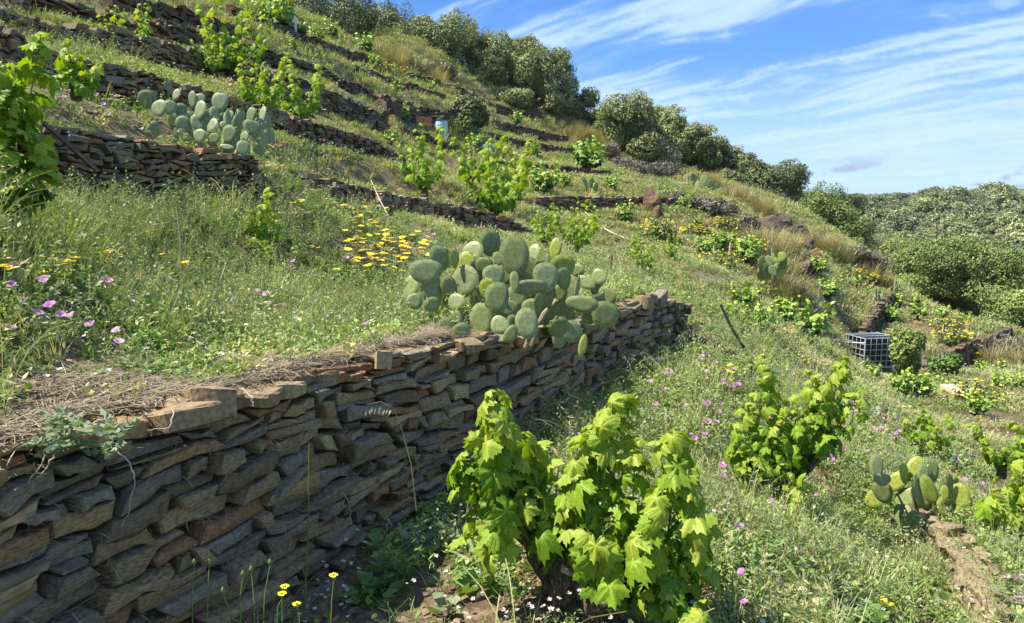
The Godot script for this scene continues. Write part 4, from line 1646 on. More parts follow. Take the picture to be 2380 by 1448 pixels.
# things that small flowers can be found by
const LANDMARKS := [[Vector2(0, -8.52), "the big prickly pear"], [Vector2(-2.63, -7.88), "the slender single young vine"], [Vector2(-4.24, -6.4), "the tall vine at the left edge"], [Vector2(-4.04, -10.32), "the left prickly pear"], [Vector2(0.3, -3.44), "the large foreground vine"], [Vector2(1.79, -4.8), "the tall vine with many shoots"], [Vector2(3.4, -5.56), "the small prickly pear at the lower right"], [Vector2(2.47, -10.52), "the right end of the foreground wall"], [Vector2(-2.61, -5.8), "the pale forking fennel stalk"], [Vector2(-2.14, -5.2), "the pale fennel stalk leaning right"], [Vector2(-2.54, -4.16), "the thin fennel stalk at the left"], [Vector2(-1.96, -3.4), "the plant trailing over the foreground wall"], [Vector2(10.05, -20.4), "the caged water tank"], [Vector2(6.24, -17.76), "the upright tree like cactus"], [Vector2(11.65, -28.5), "the rusty red boulder"], [Vector2(5.25, -28.3), "the standing brown rock"], [Vector2(15.07, -29.9), "the wall seen end on"], [Vector2(15.43, -24.7), "the small wall corner at the lower right"], [Vector2(-0.92, -32.1), "the lying blue barrel"], [Vector2(-4.09, -40.4), "the light olive ridge tree"], [Vector2(-4.84, -8.24), "the bushy vine behind the tall left vine"], [Vector2(-5.92, -16.36), "the vine of three upright shoots"], [Vector2(-6.74, -13.88), "the upright vine on the upper left"], [Vector2(1.18, -13.48), "the leafy vine behind the big prickly pear"], [Vector2(-1.67, -9.44), "the thickest patch of daisies"], [Vector2(3.26, -4.56), "the large leaved vine at the right edge"], [Vector2(6.23, -19.48), "the yellow bushes on the spur"], [Vector2(5.47, -9.44), "the low vine on the lower slope"], [Vector2(-4.29, -29.1), "the split brown rock"], [Vector2(2.17, -7.92), "the loose stones by the wall's end"]]


func landmark(q: Vector2) -> String:
	var best := 1e9
	var found := ""
	for l in LANDMARKS:
		var d: float = q.distance_to(l[0])
		if d < best:
			best = d
			found = l[1]
	return found


func bindweed(spots: Array, label: String, group: String) -> void:
	for q in spots:
		var o := thing("bindweed_flower", label + " nearest to " + landmark(q), "flower", on(q, R(0.15, 0.24)), R(0, TAU), group)
		o.rotation = Vector3(R(-0.1, 0.8), R(-0.8, 0.8), R(-0.5, 0.5))
		o.scale = Vector3.ONE * R(0.85, 1.2) * clampf(q.length() / 5.0, 0.65, 1.0)
		part("petals", bindweed_meshes[0 if rng.randf() < 0.7 else 1], o)
		part("throat", bindweed_meshes[2], o)
		part("stem", bindweed_meshes[3], o)


func daisies(spots: Array, lift: float, label: String, group: String, size := 1.0) -> void:
	for q in spots:
		var o := thing("yellow_daisy", label + " nearest to " + landmark(q), "flower", on(q, lift * R(0.75, 1.25)), R(0, TAU), group)
		o.rotation.x = R(-0.25, 0.3)
		o.rotation.z = R(-0.2, 0.2)
		o.scale = Vector3.ONE * R(0.75, 1.15) * size
		part("petals", daisy_mesh[0], o)
		part("disc", daisy_mesh[1], o)
		part("stem", daisy_mesh[2], o)


func foreground_vines() -> void:
	var a := build_vine(Vector3(0.3, -0.12, -3.5), "large bush vine in the foreground beside the long stone wall", [
		[[Vector3(0.31, -0.22, -3.5), Vector3(0.18, 0.08, -3.5), Vector3(0.06, 0.31, -3.5), Vector3(0.02, 0.46, -3.52), Vector3(-0.08, 0.6, -3.5)], [0.075, 0.055, 0.042, 0.045, 0.034], 1],
		[[Vector3(0.32, -0.21, -3.5), Vector3(0.48, 0.01, -3.4), Vector3(0.64, 0.14, -3.35), Vector3(0.73, 0.14, -3.3)], [0.075, 0.05, 0.045, 0.04], 1],
		[[Vector3(0.26, -0.1, -3.45), Vector3(0.23, 0.11, -3.4), Vector3(0.27, 0.19, -3.38)], [0.07, 0.062, 0.05], 1],
		[[Vector3(0.33, -0.11, -3.4), Vector3(0.4, 0.05, -3.3), Vector3(0.43, 0.1, -3.25)], [0.06, 0.055, 0.045], 1],
		[[Vector3(0.25, -0.11, -3.6), Vector3(0.22, 0.15, -3.6), Vector3(0.13, 0.3, -3.62)], [0.05, 0.04, 0.03]]],
		[[Vector3(-0.02, 0.35, -3.5), Vector3(-0.05, 0.62, -3.5), Vector3(-0.08, 0.87, -3.45), Vector3(-0.08, 1.05, -3.45)], [Vector3(-0.04, 0.42, -3.45), Vector3(-0.15, 0.59, -3.45), Vector3(-0.17, 0.83, -3.45)], [Vector3(0, 0.49, -3.55), Vector3(0.04, 0.66, -3.5), Vector3(0, 0.88, -3.5)],
		[Vector3(0.04, 0.38, -3.6), Vector3(0.13, 0.58, -3.6), Vector3(0.14, 0.74, -3.6)], [Vector3(-0.05, 0.55, -3.4), Vector3(-0.15, 0.45, -3.38), Vector3(-0.17, 0.28, -3.38)], [Vector3(-0.02, 0.48, -3.4), Vector3(-0.08, 0.39, -3.36), Vector3(-0.05, 0.24, -3.36)], [Vector3(-0.1, 0.61, -3.42), Vector3(-0.21, 0.68, -3.4), Vector3(-0.22, 0.53, -3.4)],
		[Vector3(0.3, 0.17, -3.5), Vector3(0.38, 0.51, -3.5), Vector3(0.42, 0.79, -3.5), Vector3(0.5, 0.91, -3.5), Vector3(0.54, 0.98, -3.5)], [Vector3(0.24, 0.17, -3.5), Vector3(0.21, 0.44, -3.5), Vector3(0.23, 0.67, -3.5)], [Vector3(0.21, 0.29, -3.45), Vector3(0.13, 0.43, -3.42), Vector3(0.1, 0.58, -3.42)],
		[Vector3(0.49, 0.13, -3.45), Vector3(0.44, 0.43, -3.42), Vector3(0.35, 0.69, -3.42), Vector3(0.43, 0.89, -3.45)], [Vector3(0.33, 0.22, -3.4), Vector3(0.31, 0.45, -3.38), Vector3(0.29, 0.6, -3.38)],
		[Vector3(0.65, 0.11, -3.4), Vector3(0.58, 0.48, -3.4), Vector3(0.6, 0.83, -3.45)], [Vector3(0.71, 0.12, -3.3), Vector3(0.74, 0.48, -3.3), Vector3(0.77, 0.73, -3.3), Vector3(0.74, 0.88, -3.32)], [Vector3(0.72, 0.13, -3.28), Vector3(0.81, 0.44, -3.25), Vector3(0.81, 0.72, -3.28)],
		[Vector3(0.7, 0.17, -3.25), Vector3(0.65, 0.44, -3.2), Vector3(0.69, 0.66, -3.22)], [Vector3(0.75, 0.1, -3.25), Vector3(0.86, 0.3, -3.2), Vector3(0.82, 0.46, -3.2)], [Vector3(0.7, 0.17, -3.25), Vector3(0.61, 0.35, -3.18), Vector3(0.59, 0.47, -3.18)], [Vector3(0.76, 0.14, -3.15), Vector3(0.79, 0.08, -3.1), Vector3(0.9, 0.15, -3.08)],
		[Vector3(0.61, 0.13, -3.2), Vector3(0.63, 0.12, -3.15), Vector3(0.66, 0.22, -3.12)], [Vector3(0.39, 0.14, -3.35), Vector3(0.33, 0.31, -3.3), Vector3(0.3, 0.44, -3.3)], [Vector3(0.47, 0.12, -3.3), Vector3(0.44, 0.3, -3.25), Vector3(0.42, 0.44, -3.25)]],
		0.19, 0.031, 0.12, 0.18)
	build_vine(Vector3(2.02, -0.59, -5.4), "tall bush vine with many shoots standing right of the big foreground vine", [
		[[Vector3(2.04, -0.73, -5.4), Vector3(1.87, -0.31, -5.4), Vector3(1.8, -0.04, -5.4)], [0.07, 0.05, 0.03]], [[Vector3(2.02, -0.7, -5.4), Vector3(1.97, -0.31, -5.4), Vector3(2.14, -0.06, -5.45), Vector3(2.33, 0.11, -5.45)], [0.06, 0.05, 0.04, 0.03], 1], [[Vector3(2.18, -0.13, -5.45), Vector3(2.28, -0.01, -5.4), Vector3(2.4, 0.23, -5.4)], [0.035, 0.03, 0.02]]],
		[[Vector3(1.8, -0.18, -5.4), Vector3(1.74, 0.2, -5.4), Vector3(1.79, 0.48, -5.4)], [Vector3(1.86, -0.11, -5.4), Vector3(1.97, 0.36, -5.4), Vector3(1.87, 0.84, -5.4)], [Vector3(1.86, -0.08, -5.4), Vector3(1.86, 0.26, -5.4), Vector3(1.86, 0.59, -5.4)], [Vector3(1.94, -0.02, -5.35), Vector3(2.04, 0.21, -5.35), Vector3(2.04, 0.54, -5.35)],
		[Vector3(2.19, -0.04, -5.5), Vector3(2.34, 0.3, -5.5), Vector3(2.27, 0.7, -5.5)], [Vector3(2.29, -0.01, -5.5), Vector3(2.44, 0.3, -5.5), Vector3(2.47, 0.64, -5.5), Vector3(2.51, 0.8, -5.5)], [Vector3(2.31, 0.09, -5.4), Vector3(2.56, 0.33, -5.4), Vector3(2.57, 0.58, -5.4)], [Vector3(2.11, 0.03, -5.3), Vector3(2.16, 0.29, -5.3), Vector3(2.12, 0.42, -5.3)],
		[Vector3(2.29, 0.08, -5.35), Vector3(2.35, 0.24, -5.35), Vector3(2.26, 0.41, -5.35)], [Vector3(1.97, -0.45, -5.25), Vector3(2.06, -0.2, -5.2), Vector3(2, 0.05, -5.2)], [Vector3(2.01, -0.47, -5.2), Vector3(2.1, -0.24, -5.15), Vector3(2.11, -0.02, -5.15)], [Vector3(1.85, -0.12, -5.35), Vector3(1.69, 0.09, -5.3), Vector3(1.65, 0.36, -5.3)],
		[Vector3(1.8, -0.24, -5.3), Vector3(1.81, -0.02, -5.25), Vector3(1.72, 0.18, -5.25)], [Vector3(2.05, -0.01, -5.3), Vector3(1.95, 0.16, -5.3), Vector3(1.99, 0.36, -5.3)], [Vector3(2.33, 0.18, -5.45), Vector3(2.34, 0.48, -5.45), Vector3(2.36, 0.68, -5.45)], [Vector3(1.79, -0.31, -5.3), Vector3(1.85, -0.12, -5.25), Vector3(1.89, 0.08, -5.25)]],
		0.165, 0.033, 0.1, 0.12)
	build_vine(Vector3(-3.14, 1.94, -4.7), "tall leafy vine cut off by the left edge before the dark wall", [
		[[Vector3(-3.15, 1.87, -4.7), Vector3(-3.12, 2.14, -4.7), Vector3(-3.02, 2.32, -4.7)], [0.05, 0.04, 0.025]]],
		[[Vector3(-3.14, 1.98, -4.7), Vector3(-3.07, 2.27, -4.7), Vector3(-2.94, 2.71, -4.7), Vector3(-2.87, 2.98, -4.7)], [Vector3(-3.09, 1.98, -4.7), Vector3(-2.94, 2.14, -4.65), Vector3(-2.89, 2.4, -4.65)], [Vector3(-3.16, 2.01, -4.7), Vector3(-3.14, 2.4, -4.7), Vector3(-3.13, 2.79, -4.7)], [Vector3(-3.08, 1.98, -4.7), Vector3(-2.93, 2.06, -4.65), Vector3(-2.86, 2.29, -4.65)],
		[Vector3(-3.1, 2.01, -4.65), Vector3(-3.01, 2.32, -4.6), Vector3(-2.95, 2.57, -4.6)], [Vector3(-3.19, 2.01, -4.7), Vector3(-3.26, 2.4, -4.7), Vector3(-3.31, 2.66, -4.7)], [Vector3(-3.09, 2.03, -4.6), Vector3(-3.1, 2.13, -4.55), Vector3(-3.02, 2.39, -4.55)], [Vector3(-3.27, 2.09, -4.8), Vector3(-3.37, 2.2, -4.8), Vector3(-3.46, 2.47, -4.8)], [Vector3(-3.03, 2.3, -4.7), Vector3(-3.09, 2.51, -4.7), Vector3(-3.07, 2.69, -4.7)],
		[Vector3(-3.07, 1.95, -4.6), Vector3(-2.98, 2.03, -4.55), Vector3(-2.94, 2.13, -4.55)], [Vector3(-3.06, 2.39, -4.6), Vector3(-3.06, 2.59, -4.6), Vector3(-3.1, 2.82, -4.6)]],
		0.175, 0.036, 0.11)
	build_vine(Vector3(3.72, -0.77, -5.2), "large leaved vine at the right edge beside the small prickly pear", [
		[[Vector3(3.78, -0.94, -5.2), Vector3(3.7, -0.6, -5.2), Vector3(3.71, -0.33, -5.2)], [0.05, 0.04, 0.025]]],
		[[Vector3(3.7, -0.7, -5.2), Vector3(3.62, -0.4, -5.2), Vector3(3.58, -0.07, -5.2)], [Vector3(3.77, -0.67, -5.2), Vector3(3.79, -0.33, -5.2), Vector3(3.72, 0.06, -5.2)], [Vector3(3.63, -0.51, -5.15), Vector3(3.49, -0.32, -5.1), Vector3(3.44, -0.13, -5.1)], [Vector3(3.64, -0.62, -5.1), Vector3(3.57, -0.43, -5.05), Vector3(3.57, -0.2, -5.05)], [Vector3(3.73, -0.62, -5.1), Vector3(3.76, -0.22, -5.1), Vector3(3.75, 0.16, -5.1)], [Vector3(3.91, -0.65, -5.3), Vector3(3.96, -0.21, -5.3), Vector3(3.86, 0.23, -5.3)]],
		0.2, 0.038, 0.13, 0.18)
	build_vine(Vector3(5.6, -1.05, -8.2), "spreading vine above the right edge vine with bare ground behind it", [[[Vector3(5.66, -1.15, -8.2), Vector3(5.61, -0.89, -8.2), Vector3(5.63, -0.79, -8.2)], [0.06, 0.04, 0.03]]],
		[[Vector3(5.6, -0.97, -8.2), Vector3(5.4, -0.74, -8.2), Vector3(5.28, -0.51, -8.2)], [Vector3(5.65, -1, -8.2), Vector3(5.47, -0.86, -8.1), Vector3(5.37, -0.76, -8.1)], [Vector3(5.7, -1, -8.2), Vector3(5.8, -0.79, -8.2), Vector3(5.75, -0.49, -8.2)], [Vector3(5.68, -1.01, -8.1), Vector3(5.62, -0.86, -8.1), Vector3(5.56, -0.71, -8.1)], [Vector3(5.8, -1, -8.2), Vector3(5.95, -0.79, -8.2), Vector3(5.89, -0.38, -8.2)]], 0.16, 0.042, 0.11, 0.1)
	build_vine(Vector3(5.33, -1.29, -9.2), "low vine on the slope between the tall vine and the right edge", [[[Vector3(5.34, -1.38, -9.2), Vector3(5.32, -1.12, -9.2), Vector3(5.34, -1, -9.2)], [0.06, 0.045, 0.03]]],
		[[Vector3(5.29, -1.18, -9.2), Vector3(5.11, -0.95, -9.2), Vector3(5.04, -0.69, -9.2)], [Vector3(5.32, -1.18, -9.2), Vector3(5.3, -0.83, -9.2), Vector3(5.25, -0.55, -9.2)], [Vector3(5.38, -1.18, -9.2), Vector3(5.55, -0.95, -9.2), Vector3(5.59, -0.66, -9.2)], [Vector3(5.27, -1.2, -9.1), Vector3(5.15, -1.03, -9.1), Vector3(5.11, -0.86, -9.1)], [Vector3(5.32, -1.2, -9.1), Vector3(5.39, -1.03, -9.1), Vector3(5.4, -0.8, -9.1)]], 0.16, 0.042, 0.11, 0.1)
	build_vine(Vector3(-4.16, 3.02, -7.3), "bushy vine behind the tall left vine in front of dark stones", [[[Vector3(-4.17, 2.97, -7.3), Vector3(-4.15, 3.1, -7.3), Vector3(-4.13, 3.16, -7.3)], [0.05, 0.04, 0.03]]],
		[[Vector3(-4.22, 3.06, -7.3), Vector3(-4.26, 3.28, -7.3), Vector3(-4.24, 3.51, -7.3)], [Vector3(-4.08, 3.06, -7.3), Vector3(-3.98, 3.18, -7.3), Vector3(-3.93, 3.3, -7.3)], [Vector3(-4.16, 3.06, -7.3), Vector3(-4.12, 3.24, -7.3), Vector3(-4.14, 3.38, -7.3)], [Vector3(-4.12, 3.03, -7.2), Vector3(-4.18, 3.11, -7.2), Vector3(-4.25, 3.2, -7.2)], [Vector3(-4.06, 3.03, -7.2), Vector3(-4.04, 3.11, -7.2), Vector3(-4.01, 3.2, -7.2)]], 0.16, 0.036, 0.1, 0.1)
	build_vine(Vector3(-2.67, 1.44, -8), "slender single young vine growing alone on the flowery terrace", [[[Vector3(-2.67, 1.39, -8), Vector3(-2.67, 1.53, -8), Vector3(-2.68, 1.62, -8)], [0.03, 0.025, 0.015]]],
		[[Vector3(-2.68, 1.49, -8), Vector3(-2.69, 1.81, -8), Vector3(-2.58, 2.15, -8)], [Vector3(-2.68, 1.53, -8), Vector3(-2.78, 1.72, -8), Vector3(-2.82, 1.9, -8)], [Vector3(-2.67, 1.46, -8), Vector3(-2.57, 1.67, -8), Vector3(-2.54, 1.9, -8)]], 0.15, 0.04, 0.08, 0.35)


func slope_vines() -> void:
	# middle distance vines: three grown forms, each with its own leaves
	var forms: Array = []
	for k in 4:
		var sh := bush_vine(k, 1.0, 0.85, 0, [6, 5, 4, 7][k])
		var o := build_vine(Vector3.ZERO, "", [[[Vector3(0, -0.1, 0), Vector3(0.02, 0.15, 0.01), Vector3(0.0, 0.3, 0)], [0.05, 0.042, 0.03]]], sh, 0.135, 0.047, 0.11, 0.15)
		forms.append(o)
		remove_child(o)
	taken["grape_vine"] = taken["grape_vine"] - 4
	var rows := [
		[Vector2(-5.92, -16.36), 2, 0, "tall vine of three upright shoots left of the two leafy vines on the slope"], [Vector2(-6.09, -15.56), 1.08, 1, "lower vine touching the left side of the three upright shoots"], [Vector2(-4.43, -13.48), 1.32, 3, "dense vine, the left of two standing just above the left prickly pear"], [Vector2(-4.14, -15), 1.49, 0, "dense vine, the right of two standing above the left prickly pear"], [Vector2(-4.6, -13.2), 0.65, 2, "small vine wedged between the upright shoots and the dense vines"],
		[Vector2(-5.08, -10.56), 0.43, 2, "small young vine among wild flowers left behind the left prickly pear"], [Vector2(-5.01, -11.12), 0.36, 2, "tiny young vine right behind the left prickly pear"], [Vector2(-6.88, -13.32), 0.76, 2, "thin yellowish vine on the left among pink and yellow flowers"], [Vector2(-6.74, -13.88), 1.07, 1, "upright vine just right of the thin yellowish vine"],
		[Vector2(-1.75, -15.16), 1.67, 1, "vine with three separated shoots above the big prickly pear's left end"], [Vector2(-1.11, -22.8), 1.67, 0, "tall vine upslope of the row behind the big prickly pear"], [Vector2(-0.4, -17.2), 2.31, 3, "broad vine directly behind the big prickly pear's middle"], [Vector2(0, -20.3), 1.82, 1, "vine joined to the right side of the broad vine behind the big prickly pear"], [Vector2(0.67, -14.12), 0.92, 1, "small vine rising just behind the big prickly pear's right part"], [Vector2(1.18, -13.48), 1.1, 3, "leafy vine at the right shoulder of the big prickly pear"],
		[Vector2(2.28, -12.84), 0.73, 3, "round vine on the grassy slope right of the big prickly pear"], [Vector2(2.34, -14.36), 0.58, 2, "thin vine left behind the round vine on the grassy slope"], [Vector2(3.24, -15.04), 0.61, 1, "vine under the yellow flower bush on the slope"]]
	for r in rows:
		copy(forms[r[2]], "grape_vine", on(r[0]), R(0, TAU), r[1], r[3])
	# farther vines: leaves joined, too small to pick apart
	small_leaves = [make_small_leaf()]
	var far_forms: Array = []
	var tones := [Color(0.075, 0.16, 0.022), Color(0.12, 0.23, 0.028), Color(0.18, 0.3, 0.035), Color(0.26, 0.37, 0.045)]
	for k in 4:
		var sh := bush_vine(k, 1.0, [0.8, 1.0, 0.6, 0.9][k], 0, [7, 9, 4, 12][k])
		var o := thing("grape_vine", "", "grape vine")
		var ts := Shape.new()
		tube(ts, [Vector3(0, -0.15, 0), Vector3(0.03, 0.15, 0), Vector3(0, 0.35, 0.02)], [0.05, 0.045, 0.03], 6, 0.15)
		part("trunk", ts.mesh(M.old_bark), o)
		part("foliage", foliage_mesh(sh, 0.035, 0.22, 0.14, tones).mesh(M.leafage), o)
		far_forms.append(o)
		remove_child(o)
	taken["grape_vine"] = taken["grape_vine"] - 4
	var far := [
		[Vector2(-8.52, -18.2), 0.74, 1, "vine on top of the dark upper wall near the top edge"], [Vector2(-7.89, -26.4), 1.61, 1, "large vine cluster just left below the white box at the top"], [Vector2(-8.63, -27.4), 1.23, 0, "vine left of the white box on the upper terrace"], [Vector2(-7.61, -27.8), 0.79, 0, "small vine under the white box on the upper terrace"], [Vector2(-7.33, -28.9), 0.71, 3, "round vine at the upper end of the long ridge wall"], [Vector2(-7.75, -33), 0.94, 0, "vine below the dark ridge tree at the top"], [Vector2(-26.78, -119.9), 3.42, 2, "thin vine against the dark ridge tree at the top"],
		[Vector2(-6.85, -35.7), 1.16, 0, "upright vine standing on the long ridge wall under the trees"], [Vector2(-6.89, -24.1), 0.59, 2, "small vine below the ridge wall near the white box"], [Vector2(-7.31, -28.7), 0.47, 2, "small vine on the terrace under the ridge wall's upper end"], [Vector2(-6.84, -20.6), 0.59, 2, "faint young vine above the three upright shoots"],
		[Vector2(-5.83, -32.4), 0.66, 3, "small vine left of the yellow flowers under the ridge"], [Vector2(-4.55, -30.4), 0.87, 2, "thin vine below the yellow flowers under the ridge"], [Vector2(-3.76, -35.6), 0.72, 2, "thin vine at the end of the short wall under the ridge"],
		[Vector2(-4.09, -28.5), 0.81, 0, "vine beside the split brown rock on the slope"], [Vector2(0.24, -41.6), 1.29, 2, "upright vine on the low terrace right of the round shrub"], [Vector2(-1.52, -31.4), 0.87, 0, "vine standing left of the lying blue barrel"], [Vector2(-0.79, -36.5), 0.48, 2, "thin vine just behind the lying blue barrel"], [Vector2(1.02, -35.6), 0.93, 3, "vine on the terrace right of the lying blue barrel"], [Vector2(3.66, -35.1), 1.77, 3, "largest vine on the upper right terrace under the straw grass"], [Vector2(-3.45, -21.6), 0.62, 2, "small vine below the standing blue barrel's wall"],
		[Vector2(1.16, -26.6), 1.19, 1, "vine above the sunlit corner of the straight wall"], [Vector2(2.03, -28.7), 0.58, 3, "small round vine above the straight wall's middle"], [Vector2(3.92, -29.7), 0.73, 3, "small vine above the straight wall near the brown rock"], [Vector2(5.35, -45.1), 0.81, 2, "tiny vine near the ridge beside the utility pole"],
		[Vector2(3.89, -25.7), 0.84, 0, "vine below the straight wall left of the brown rock"], [Vector2(1.54, -24.2), 0.49, 2, "small vine at the foot of the sunlit wall corner"], [Vector2(6.78, -29.2), 0.67, 3, "small vine in front of the wall right of the brown rock"], [Vector2(6.86, -27.4), 0.56, 2, "tiny vine between the brown rock and the yellow patches"],
		[Vector2(4.74, -18.12), 0.66, 0, "vine in front of the short shaded wall, its left one"], [Vector2(5.51, -19.36), 0.63, 1, "vine in front of the short shaded wall, its right one"], [Vector2(6.12, -19.12), 0.78, 3, "vine among yellow flowers left of the tree cactus"], [Vector2(5.29, -17.8), 0.43, 2, "small vine below the yellow flowers left of the tree cactus"],
		[Vector2(4.17, -13.12), 0.56, 1, "vine beside the black pipe in the middle right"], [Vector2(3.61, -12.04), 0.44, 2, "small vine touching the black pipe in the middle right"], [Vector2(4.15, -12.24), 0.6, 0, "yellow green vine below the tree cactus"], [Vector2(5.32, -14.24), 0.64, 3, "darker vine right below the tree cactus"], [Vector2(6.39, -15.8), 0.97, 1, "wide vine left of the caged water tank"],
		[Vector2(10.68, -25.8), 0.74, 3, "small vine beside the low wall at the rusty rocks"], [Vector2(10.69, -24.8), 0.81, 3, "round vine left of the long end on wall"], [Vector2(7.65, -19.64), 0.45, 0, "small vine left of the rusty rock wall"], [Vector2(13.94, -29.8), 0.85, 2, "staked vine beside the yellow flowers near the end on wall"], [Vector2(12.12, -27.3), 0.62, 2, "thin vine between two small round vines at the rusty rocks"],
		[Vector2(15.98, -30.5), 0.7, 3, "small vine just right of the end on wall"], [Vector2(15.75, -28.4), 1.11, 2, "upright vine right of the end on wall"], [Vector2(17.04, -30.9), 0.75, 2, "thin vine upslope of the upright vine beyond the end on wall"], [Vector2(17.14, -29.1), 0.83, 2, "upright vine above the yellow flowers at the lower right"], [Vector2(17.72, -28.6), 0.7, 2, "thin vine below the large green bush"], [Vector2(14.6, -28.2), 0.8, 1, "pale vine beside the end on wall's foot"],
		[Vector2(8.23, -15.16), 0.62, 1, "vine directly right of the caged water tank's foot"], [Vector2(8.64, -15.16), 0.68, 0, "vine two steps right of the caged water tank"], [Vector2(8.19, -16.4), 0.53, 2, "vine hiding the foot of the caged water tank"], [Vector2(12.64, -19.52), 0.51, 0, "small vine right of the black corner pipe"], [Vector2(14.72, -21.9), 0.62, 2, "thin vine at the far lower right terrace"], [Vector2(9, -13.92), 0.57, 1, "wide low vine in front of the pale slab"], [Vector2(11.12, -16.52), 0.47, 1, "low vine right behind the pale slab"], [Vector2(11.64, -16.56), 0.47, 0, "vine cut off by the right edge beyond the pale slab"]]
	for r in far:
		copy(far_forms[r[2]], "grape_vine", on(r[0]), R(0, TAU), r[1], r[3])
	for q in [forms, far_forms]:
		for o in q:
			o.free()


func cacti() -> void:
	var big: Array = [
	[-0.18, 0.66, -0.35, 0.161, 0.187, 0, 5], [0.02, 0.57, -0.05, 0.212, 0.264, -5, -8], [-0.57, 0.55, -0.1, 0.148, 0.174, -18, 20], [-0.67, 0.45, 0, 0.238, 0.161, 0, 15],
	[-0.37, 0.37, -0.05, 0.199, 0.212, 10, -10], [-0.32, 0.58, -0.3, 0.167, 0.161, 0, -15], [0.17, 0.54, -0.35, 0.122, 0.193, 5, -30], [0.26, 0.42, 0.12, 0.187, 0.187, 0, 20],
	[0.4, 0.48, -0.1, 0.180, 0.167, 5, 15], [0.4, 0.4, 0.05, 0.122, 0.148, -5, 25], [0.35, 0.62, -0.2, 0.087, 0.142, 8, -10], [-0.11, 0.28, 0.3, 0.167, 0.193, 5, 8],
	[0.13, 0.35, 0.2, 0.251, 0.096, -4, 5], [0.53, 0.22, 0.2, 0.225, 0.105, 8, 5], [0.71, 0.13, 0.15, 0.193, 0.174, 15, 10], [0.74, 0.26, 0, 0.148, 0.122, 40, -25],
	[0.69, 0.4, -0.1, 0.122, 0.100, 50, -20], [0.58, 0.36, -0.05, 0.142, 0.080, 30, -15], [0.11, 0.1, 0.38, 0.161, 0.193, 0, 15], [-0.09, 0.09, 0.4, 0.135, 0.109, 40, 0],
	[0.01, 0.09, 0.36, 0.090, 0.122, -8, 25], [-0.01, 0.03, 0.45, 0.135, 0.077, -60, 0], [0.35, 0.06, 0.3, 0.154, 0.122, -40, 10], [0.46, 0, 0.15, 0.161, 0.142, 60, 20],
	[-0.23, 0.1, 0.2, 0.161, 0.212, -8, -10], [-0.5, 0.05, 0.3, 0.109, 0.142, 5, 10], [-0.42, 0.1, 0.25, 0.093, 0.135, -5, -15], [-0.37, 0.04, 0.42, 0.129, 0.118, -30, 10],
	[-0.63, 0.32, 0, 0.148, 0.167, 20, 20], [-0.8, 0.32, -0.1, 0.135, 0.174, 10, -20], [-0.45, 0.55, -0.05, 0.080, 0.122, 0, 30], [-0.37, 0.49, -0.2, 0.135, 0.180, 8, -10],
	[-0.04, 0.45, -0.1, 0.096, 0.187, 0, -20], [-0.14, 0.42, 0.05, 0.167, 0.148, 10, 25], [0.02, 0.4, 0.3, 0.067, 0.135, 0, 15], [-0.11, 0.55, -0.05, 0.071, 0.093, -10, 10],
	[-0.08, 0.63, -0.4, 0.093, 0.122, 0, 0], [0.53, 0.44, -0.25, 0.109, 0.084, 10, -20], [0.09, 0.27, 0, 0.199, 0.122, 0, 0], [0.27, 0.28, 0, 0.187, 0.180, 0, 15],
	[0.2, 0.24, 0.25, 0.067, 0.122, 5, 30], [0.5, 0.33, 0.1, 0.058, 0.167, 25, 60], [-0.61, 0.21, 0.15, 0.116, 0.096, -20, 15], [-0.43, 0.22, 0.05, 0.135, 0.109, 10, -20],
	[0.58, 0.1, 0.1, 0.122, 0.071, 50, 10], [0.36, -0.05, 0.2, 0.109, 0.116, 20, 15], [0.54, -0.1, 0.2, 0.167, 0.054, -75, 5], [-0.3, 0.44, -0.15, 0.077, 0.142, -10, 35],
	[-0.19, 0.33, 0.1, 0.116, 0.142, 10, -20], [0.37, 0.28, 0, 0.116, 0.116, 10, -15], [-0.49, 0.33, 0, 0.116, 0.154, -20, 15], [-0.04, 0.18, 0.1, 0.180, 0.116, 10, 5],
	[0.44, 0.28, -0.05, 0.142, 0.103, 40, 10], [0.68, 0.3, -0.15, 0.116, 0.090, 40, 15], [-0.28, 0.51, -0.3, 0.090, 0.116, 8, -30], [0.04, 0.26, 0.05, 0.154, 0.154, 0, 20],
	[0.15, 0.18, 0.1, 0.142, 0.116, -20, 0], [0.68, 0.21, 0, 0.142, 0.116, -20, 20], [-0.75, 0.23, 0.1, 0.116, 0.103, -20, 10], [0.22, 0.48, -0.2, 0.090, 0.090, 0, 10],
	[0.31, 0.53, -0.25, 0.064, 0.103, 0, 0], [-0.22, 0.49, -0.1, 0.129, 0.116, 5, -10]]
	for i in 22:
		var a := R(0.15, PI - 0.15)
		var r := sqrt(R(0.05, 0.85))
		big.append([cos(a) * r * 0.68, sin(a) * r * 0.42 + 0.04, R(-0.6, -0.12), R(0.18, 0.23), R(0.25, 0.31), cos(a) * 35.0 + R(-15, 15), R(-30, 30)])
	prickly_pear(Vector3(0, 0.98, -5.75), big, "big sprawling prickly pear growing over the foreground wall", 0.05)
